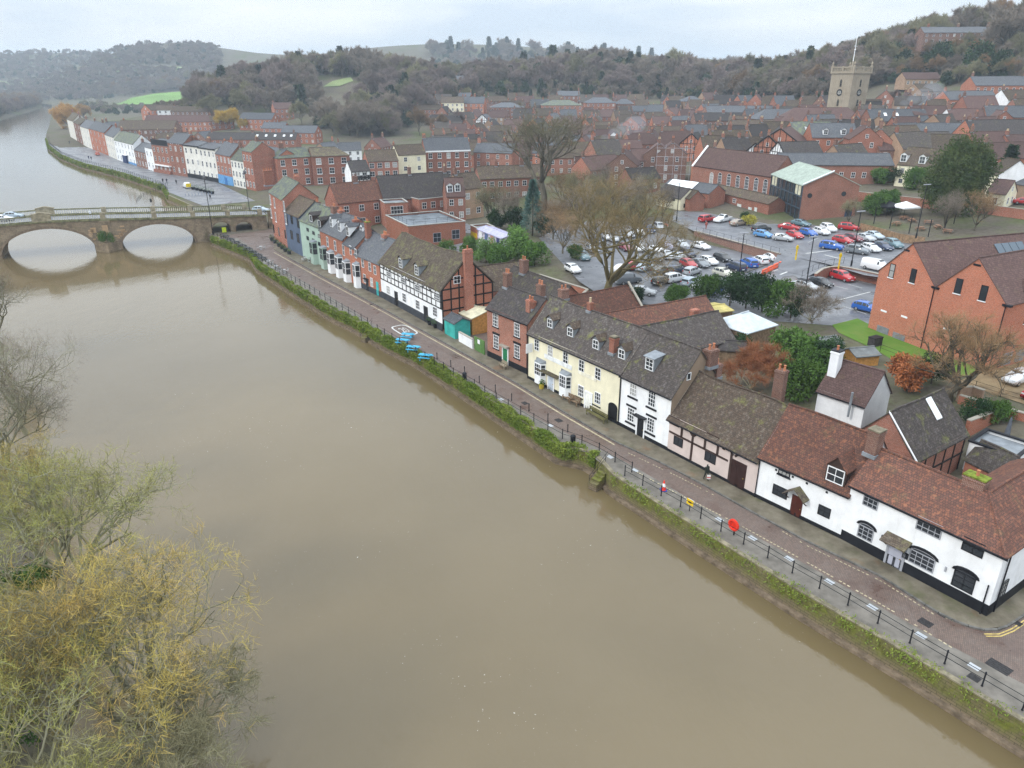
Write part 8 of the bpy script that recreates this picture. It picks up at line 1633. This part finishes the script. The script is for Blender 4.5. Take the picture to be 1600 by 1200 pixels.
# woods on the hills
def woods(label, pts, protos, seed):
    me = bpy.data.meshes.new('woodland'); me.from_pydata([tuple(p[:3]) for p in pts], [], [])
    a = me.attributes.new('size', 'FLOAT', 'POINT'); a.data.foreach_set('value', [p[3] for p in pts]); b = me.attributes.new('pick', 'INT', 'POINT'); b.data.foreach_set('value', [p[4] for p in pts]); c = me.attributes.new('turn', 'FLOAT', 'POINT'); c.data.foreach_set('value', [(i * 2.399) % 6.283 for i in range(len(pts))])
    o = link('woodland', me); tag(o, label, 'woodland', None, 'stuff')
    ng = bpy.data.node_groups.new('scatter_' + str(seed), 'GeometryNodeTree'); ng.interface.new_socket('Geometry', in_out='INPUT', socket_type='NodeSocketGeometry'); ng.interface.new_socket('Geometry', in_out='OUTPUT', socket_type='NodeSocketGeometry')
    gi, go = ng.nodes.new('NodeGroupInput'), ng.nodes.new('NodeGroupOutput'); ci = ng.nodes.new('GeometryNodeCollectionInfo'); ci.inputs['Collection'].default_value = protos; ci.inputs['Separate Children'].default_value = True; ci.inputs['Reset Children'].default_value = True
    ip = ng.nodes.new('GeometryNodeInstanceOnPoints'); ip.inputs['Pick Instance'].default_value = True
    def at_(n, t): x = ng.nodes.new('GeometryNodeInputNamedAttribute'); x.data_type = t; x.inputs['Name'].default_value = n; return x.outputs['Attribute']
    cx = ng.nodes.new('ShaderNodeCombineXYZ'); ng.links.new(at_('turn', 'FLOAT'), cx.inputs[2])
    for x, y in ((gi.outputs[0], ip.inputs['Points']), (ci.outputs[0], ip.inputs['Instance']), (at_('pick', 'INT'), ip.inputs['Instance Index']), (at_('size', 'FLOAT'), ip.inputs['Scale']), (cx.outputs[0], ip.inputs['Rotation']), (ip.outputs[0], go.inputs[0])): ng.links.new(x, y)
    md = o.modifiers.new('scatter', 'NODES'); md.node_group = ng; return o
def join2(name, a, b):
    V1, V2 = [v.co[:] for v in a.vertices], [v.co[:] for v in b.vertices]; me = bpy.data.meshes.new(name); F1 = [tuple(p.vertices) for p in a.polygons]; F2 = [tuple(i + len(V1) for i in p.vertices) for p in b.polygons]; me.from_pydata(V1 + V2, [], F1 + F2); me.materials.append(a.materials[0]); me.materials.append(b.materials[0]); me.polygons.foreach_set('material_index', [0] * len(F1) + [1] * len(F2)); return me
WC = bpy.data.collections.new('wood_kinds')
for i, (a, b) in enumerate(PB + [(tk, PC[0]), (tk, PC[1]), (tk, PE)]): WC.objects.link(bpy.data.objects.new(f'wood_{i}', join2(f'wood_{i}', a, b)))
HOUSES = np.array(HC)
EDGE = [(60, 150), (90, 150), (170, 146), (250, 140), (292, 150), (302, 172), (400, 176), (480, 190), (530, 214), (610, 214), (645, 200), (690, 165), (760, 142), (850, 138), (950, 146), (1050, 147), (1150, 155), (1250, 158), (1300, 146), (1370, 138), (1450, 122), (1520, 114), (1600, 112), (1750, 112)]
_ep = [on(x, y) for x, y in EDGE]; _ea = [p[0] / p[1] for p in _ep]; _er = [math.hypot(p[0], p[1]) for p in _ep]
def in_view_of_field(x, y):
    a, r = x / y, math.hypot(x, y); return any(f[0] < a < f[1] and f[2] < r < f[3] for f in FZ)
def inpoly(x, y, P):
    c = False; j = len(P) - 1
    for i in range(len(P)):
        if (P[i][1] > y) != (P[j][1] > y) and x < (P[j][0] - P[i][0]) * (y - P[i][1]) / (P[j][1] - P[i][1]) + P[i][0]: c = not c
        j = i
    return c
FIELDS = []; FZ = []; MN = HC[[o.name for o in HO].index('hilltop_manor')]
for nm, mt, pts in (('field', FIELD, [(178, 163), (205, 153), (245, 146), (290, 143), (292, 156), (240, 163)]), ('field', FIELDP, [(505, 136), (520, 127), (548, 121), (552, 127), (530, 135)]), ('field', FIELDP, [(1062, 112), (1075, 101), (1120, 99), (1110, 108)]), ('field', FIELDP, [(-60, 118), (-60, 111), (105, 112), (100, 117)]), ('field', FIELDP, [(175, 113), (210, 104), (295, 105), (290, 112)])):
    P = [on(x, y) for x, y in pts]; FIELDS.append(P); len(FZ) < 2 and FZ.append((min(p[0] / p[1] for p in P) - .01, max(p[0] / p[1] for p in P) + .01, min(math.hypot(p[0], p[1]) for p in P) - 90, max(math.hypot(p[0], p[1]) for p in P))); sheet(nm, P, mt, .25, max(8, (max(p[1] for p in P) - min(p[1] for p in P)) / 25))
def wood_points(seed, n, x0, x1, r0, r1, sz, mix, jit=1.0):
    rng = random.Random(seed); out = []
    while n > 0:
        n -= 1; az = rng.uniform(x0, x1); r = math.sqrt(rng.uniform(r0 * r0, r1 * r1)); y = r / math.sqrt(1 + az * az); x = az * y
        if r < pl(az, _ea, _er): continue
        s, t = st(x, y)
        if t < 2500 and se(t) < s < sq(t) + 6: continue
        if in_view_of_field(x, y) or any(inpoly(x, y, P) for P in FIELDS) or (MN[0] - 34 < x * MN[1] / y < MN[0] + 34 and MN[1] - 60 < y < MN[1] + 4): continue
        if len(HOUSES) and np.min(np.hypot(HOUSES[:, 0] - x, HOUSES[:, 1] - y)) < 12: continue
        k = rng.random(); pick = rng.choice(mix); big = .75 + .5 * math.sin(x * .021 + 2) * math.sin(y * .017); out.append((x, y, T(x, y) - .2 + (.5 if s < 0 else 0), sz * rng.uniform(.55, 1.3) * (1 + .25 * big * (rng.random() < .3)), pick))
    return out
woods('bare winter wood covering the central hill behind the town', wood_points(1, 4200, -.55, .32, 300, 760, 1.0, [0, 1, 2, 3, 0, 1, 3, 5, 0, 2, 3, 0, 1, 5, 6, 8, 8]), WC, 1)
woods('mixed wood of bare trees and evergreens on the right hand hill', wood_points(2, 4200, .26, .9, 240, 700, .95, [0, 2, 2, 3, 4, 0, 5, 1, 3, 6, 8, 8, 8, 2]), WC, 2)
woods('distant hazy wood on the far ridge', wood_points(3, 3600, -.1, 1.0, 700, 1500, 1.5, [0, 3, 1, 6, 8, 0, 6]), WC, 3)
woods('grey brown woods along the river and far left hills', wood_points(4, 4200, -1.0, -.36, 520, 1500, .95, [0, 1, 3, 5, 2, 0, 1, 4]), WC, 4)
def px_points(seed, n, x0, x1, y0, y1, sz, mix):
    rng = random.Random(seed); out = []
    for _ in range(n):
        p = on(rng.uniform(x0, x1), rng.uniform(y0, y1)); s, t = st(p[0], p[1])
        if p[1] > 2600 or se(t) < s < sq(t) + 5 or in_view_of_field(p[0], p[1]) or any(inpoly(p[0], p[1], P) for P in FIELDS) or np.min(np.hypot(HOUSES[:, 0] - p[0], HOUSES[:, 1] - p[1])) < 12: continue
        out.append((p[0], p[1], p[2] - .2, sz * rng.uniform(.6, 1.2), rng.choice(mix)))
    return out
woods('hedgerow trees and scrub below the green field at the far left', px_points(6, 260, 120, 330, 163, 178, .5, [0, 3, 2, 8, 2, 8]), WC, 6)
woods('pale far woods on the hills beyond the river at the left edge', px_points(7, 2100, -60, 345, 72, 158, .85, [0, 1, 3, 5, 0, 8]), WC, 7)
woods('scrub and small trees along the upper edge of the town', px_points(8, 330, 640, 1330, 132, 156, .6, [0, 2, 8, 8, 3, 6]), WC, 8)
woods('garden trees and scrub on the slope right of the church', px_points(9, 160, 1370, 1620, 78, 132, .65, [0, 2, 8, 8, 4]), WC, 9)
# woods on the far bank of the river, left edge
rng = random.Random(9); pts = []
for i in range(1400):
    t = rng.uniform(330, 1500); s = se(t) - 4 - abs(rng.gauss(0, 40)); p = xy(s, t)
    if p[0] / p[1] > -.98: pts.append((p[0], p[1], .3, rng.uniform(.6, 1.15), rng.choice([0, 1, 3, 4, 5])))
woods('brown riverside trees on the far bank at the left edge', pts, WC, 5)

# ivy, moss and grass along the quay wall
def ivy(label, Ln, n, seed, hang=1.1, top=.45, size=.11, mat=None, dens=None):
    rng = np.random.default_rng(seed); P, l = resamp(Ln, 300); O = np.array(offs(P, -1)) - P; u = rng.random(n * 3); c = .5 + .5 * np.sin(u * l * 1.1 + seed) * np.sin(u * l * .37 + 1) + .25 * np.sin(u * l * 3.1); keep = rng.random(n * 3) < np.clip(c + (.3 if n > 9000 else 0), .05, 1) ** 1.2; u = u[keep][:n]; n = len(u)
    i = np.minimum((u * 299).astype(int), 298); f = (u * 299 - i)[:, None]; B = P[i] * (1 - f) + P[i + 1] * f; o = O[i]; v = rng.random(n) ** 1.3; side = rng.random(n) < .62
    z = np.where(side, .15 - v * hang, .12 + rng.random(n) * top * np.abs(np.sin(u * l * .8 + 2))); off = np.where(side, .05 + rng.random(n) * .28, -.55 * rng.random(n)); X = B + o * off[:, None]; Pp = np.c_[X, z]; D = np.c_[o * .5, np.full(n, -.2)] + rng.normal(size=(n, 3)) * .6
    V, F = ribbons(Pp - np.array([*P[0], 0]), D, np.full(n, size * 1.5) * rng.uniform(.5, 1.3, n), np.full(n, size), rng); t = thing('ivy', label, 'ivy', (*P[0], 0)); o_ = link('leaves', raw_mesh('leaves', V, F, mat or LFI), t); o_['kind'] = 'stuff'; MB().tube([(0, 0, -.9), (.02, .03, .1)], .03, 5).build('stem', BARK, t); return t
ivy('ivy hanging over the quay wall opposite the pub', QUAY[6:11], 26000, 3, 1.3, .5); ivy('ivy and weeds on the quay wall by the picnic tables', QUAY[10:14], 14000, 4, 1.3, .5); ivy('ivy along the quay wall up to the bridge', QUAY[13:], 16000, 5, 1.3, .45, .14); ivy('scattered weeds on the nearest stretch of quay wall', QUAY[0:6], 2600, 6, 1.0, .35, .09)
ivy('grass and moss on the quay wall beyond the bridge', QN[1:8], 9000, 7, 1.6, .5, .3)
pb = bA + np.array([bd[0] * .2 + bd[1] * 2.2, bd[1] * .2 - bd[0] * 2.2, 0]); tree('bridge_shrub', 'green bush growing on the bridge pier', (pb[0], pb[1], .2), sm, b1, 1.2, 0, None, 'shrub')
# drifting chimney smoke
sk = bpy.data.materials.new('smoke'); sk.use_nodes = True; sk.node_tree.nodes.clear(); so = sk.node_tree.nodes.new('ShaderNodeOutputMaterial'); sv_ = sk.node_tree.nodes.new('ShaderNodeVolumePrincipled'); sv_.inputs['Color'].default_value = (.8, .88, 1, 1); sv_.inputs['Density'].default_value = .035; sk.node_tree.links.new(sv_.outputs[0], so.inputs['Volume'])
for px, py, h in ((930, 222, 9), (1398, 168, 10)):
    p = on(px, py, h); m = MB()
    for k in range(5): r = 1.0 + k * .9; m.lathe([(.02, -r * .7), (r * .7, -r * .5), (r, 0), (r * .7, r * .5), (.02, r * .7)], (k * 3.6, k * .5, k * 1.5), 12)
    tag(m.build('smoke', sk, None, tuple(p), smooth=True), kind='stuff')
# ------------------------------------------------ damp air
m = MB().box(-3600, 2700, -1300, 4200, -6, 150); hz = m.build('haze', None); hz['kind'] = 'stuff'
hm = bpy.data.materials.new('haze'); hm.use_nodes = True; hm.node_tree.nodes.clear(); ho = hm.node_tree.nodes.new('ShaderNodeOutputMaterial'); hv = hm.node_tree.nodes.new('ShaderNodeVolumePrincipled')
hv.inputs['Color'].default_value = (.78, .89, 1.0, 1); hv.inputs['Density'].default_value = .00026; hv.inputs['Anisotropy'].default_value = .1; hm.node_tree.links.new(hv.outputs[0], ho.inputs['Volume'])
hz.data.materials.clear(); hz.data.materials.append(hm); hz.display_type = 'WIRE'
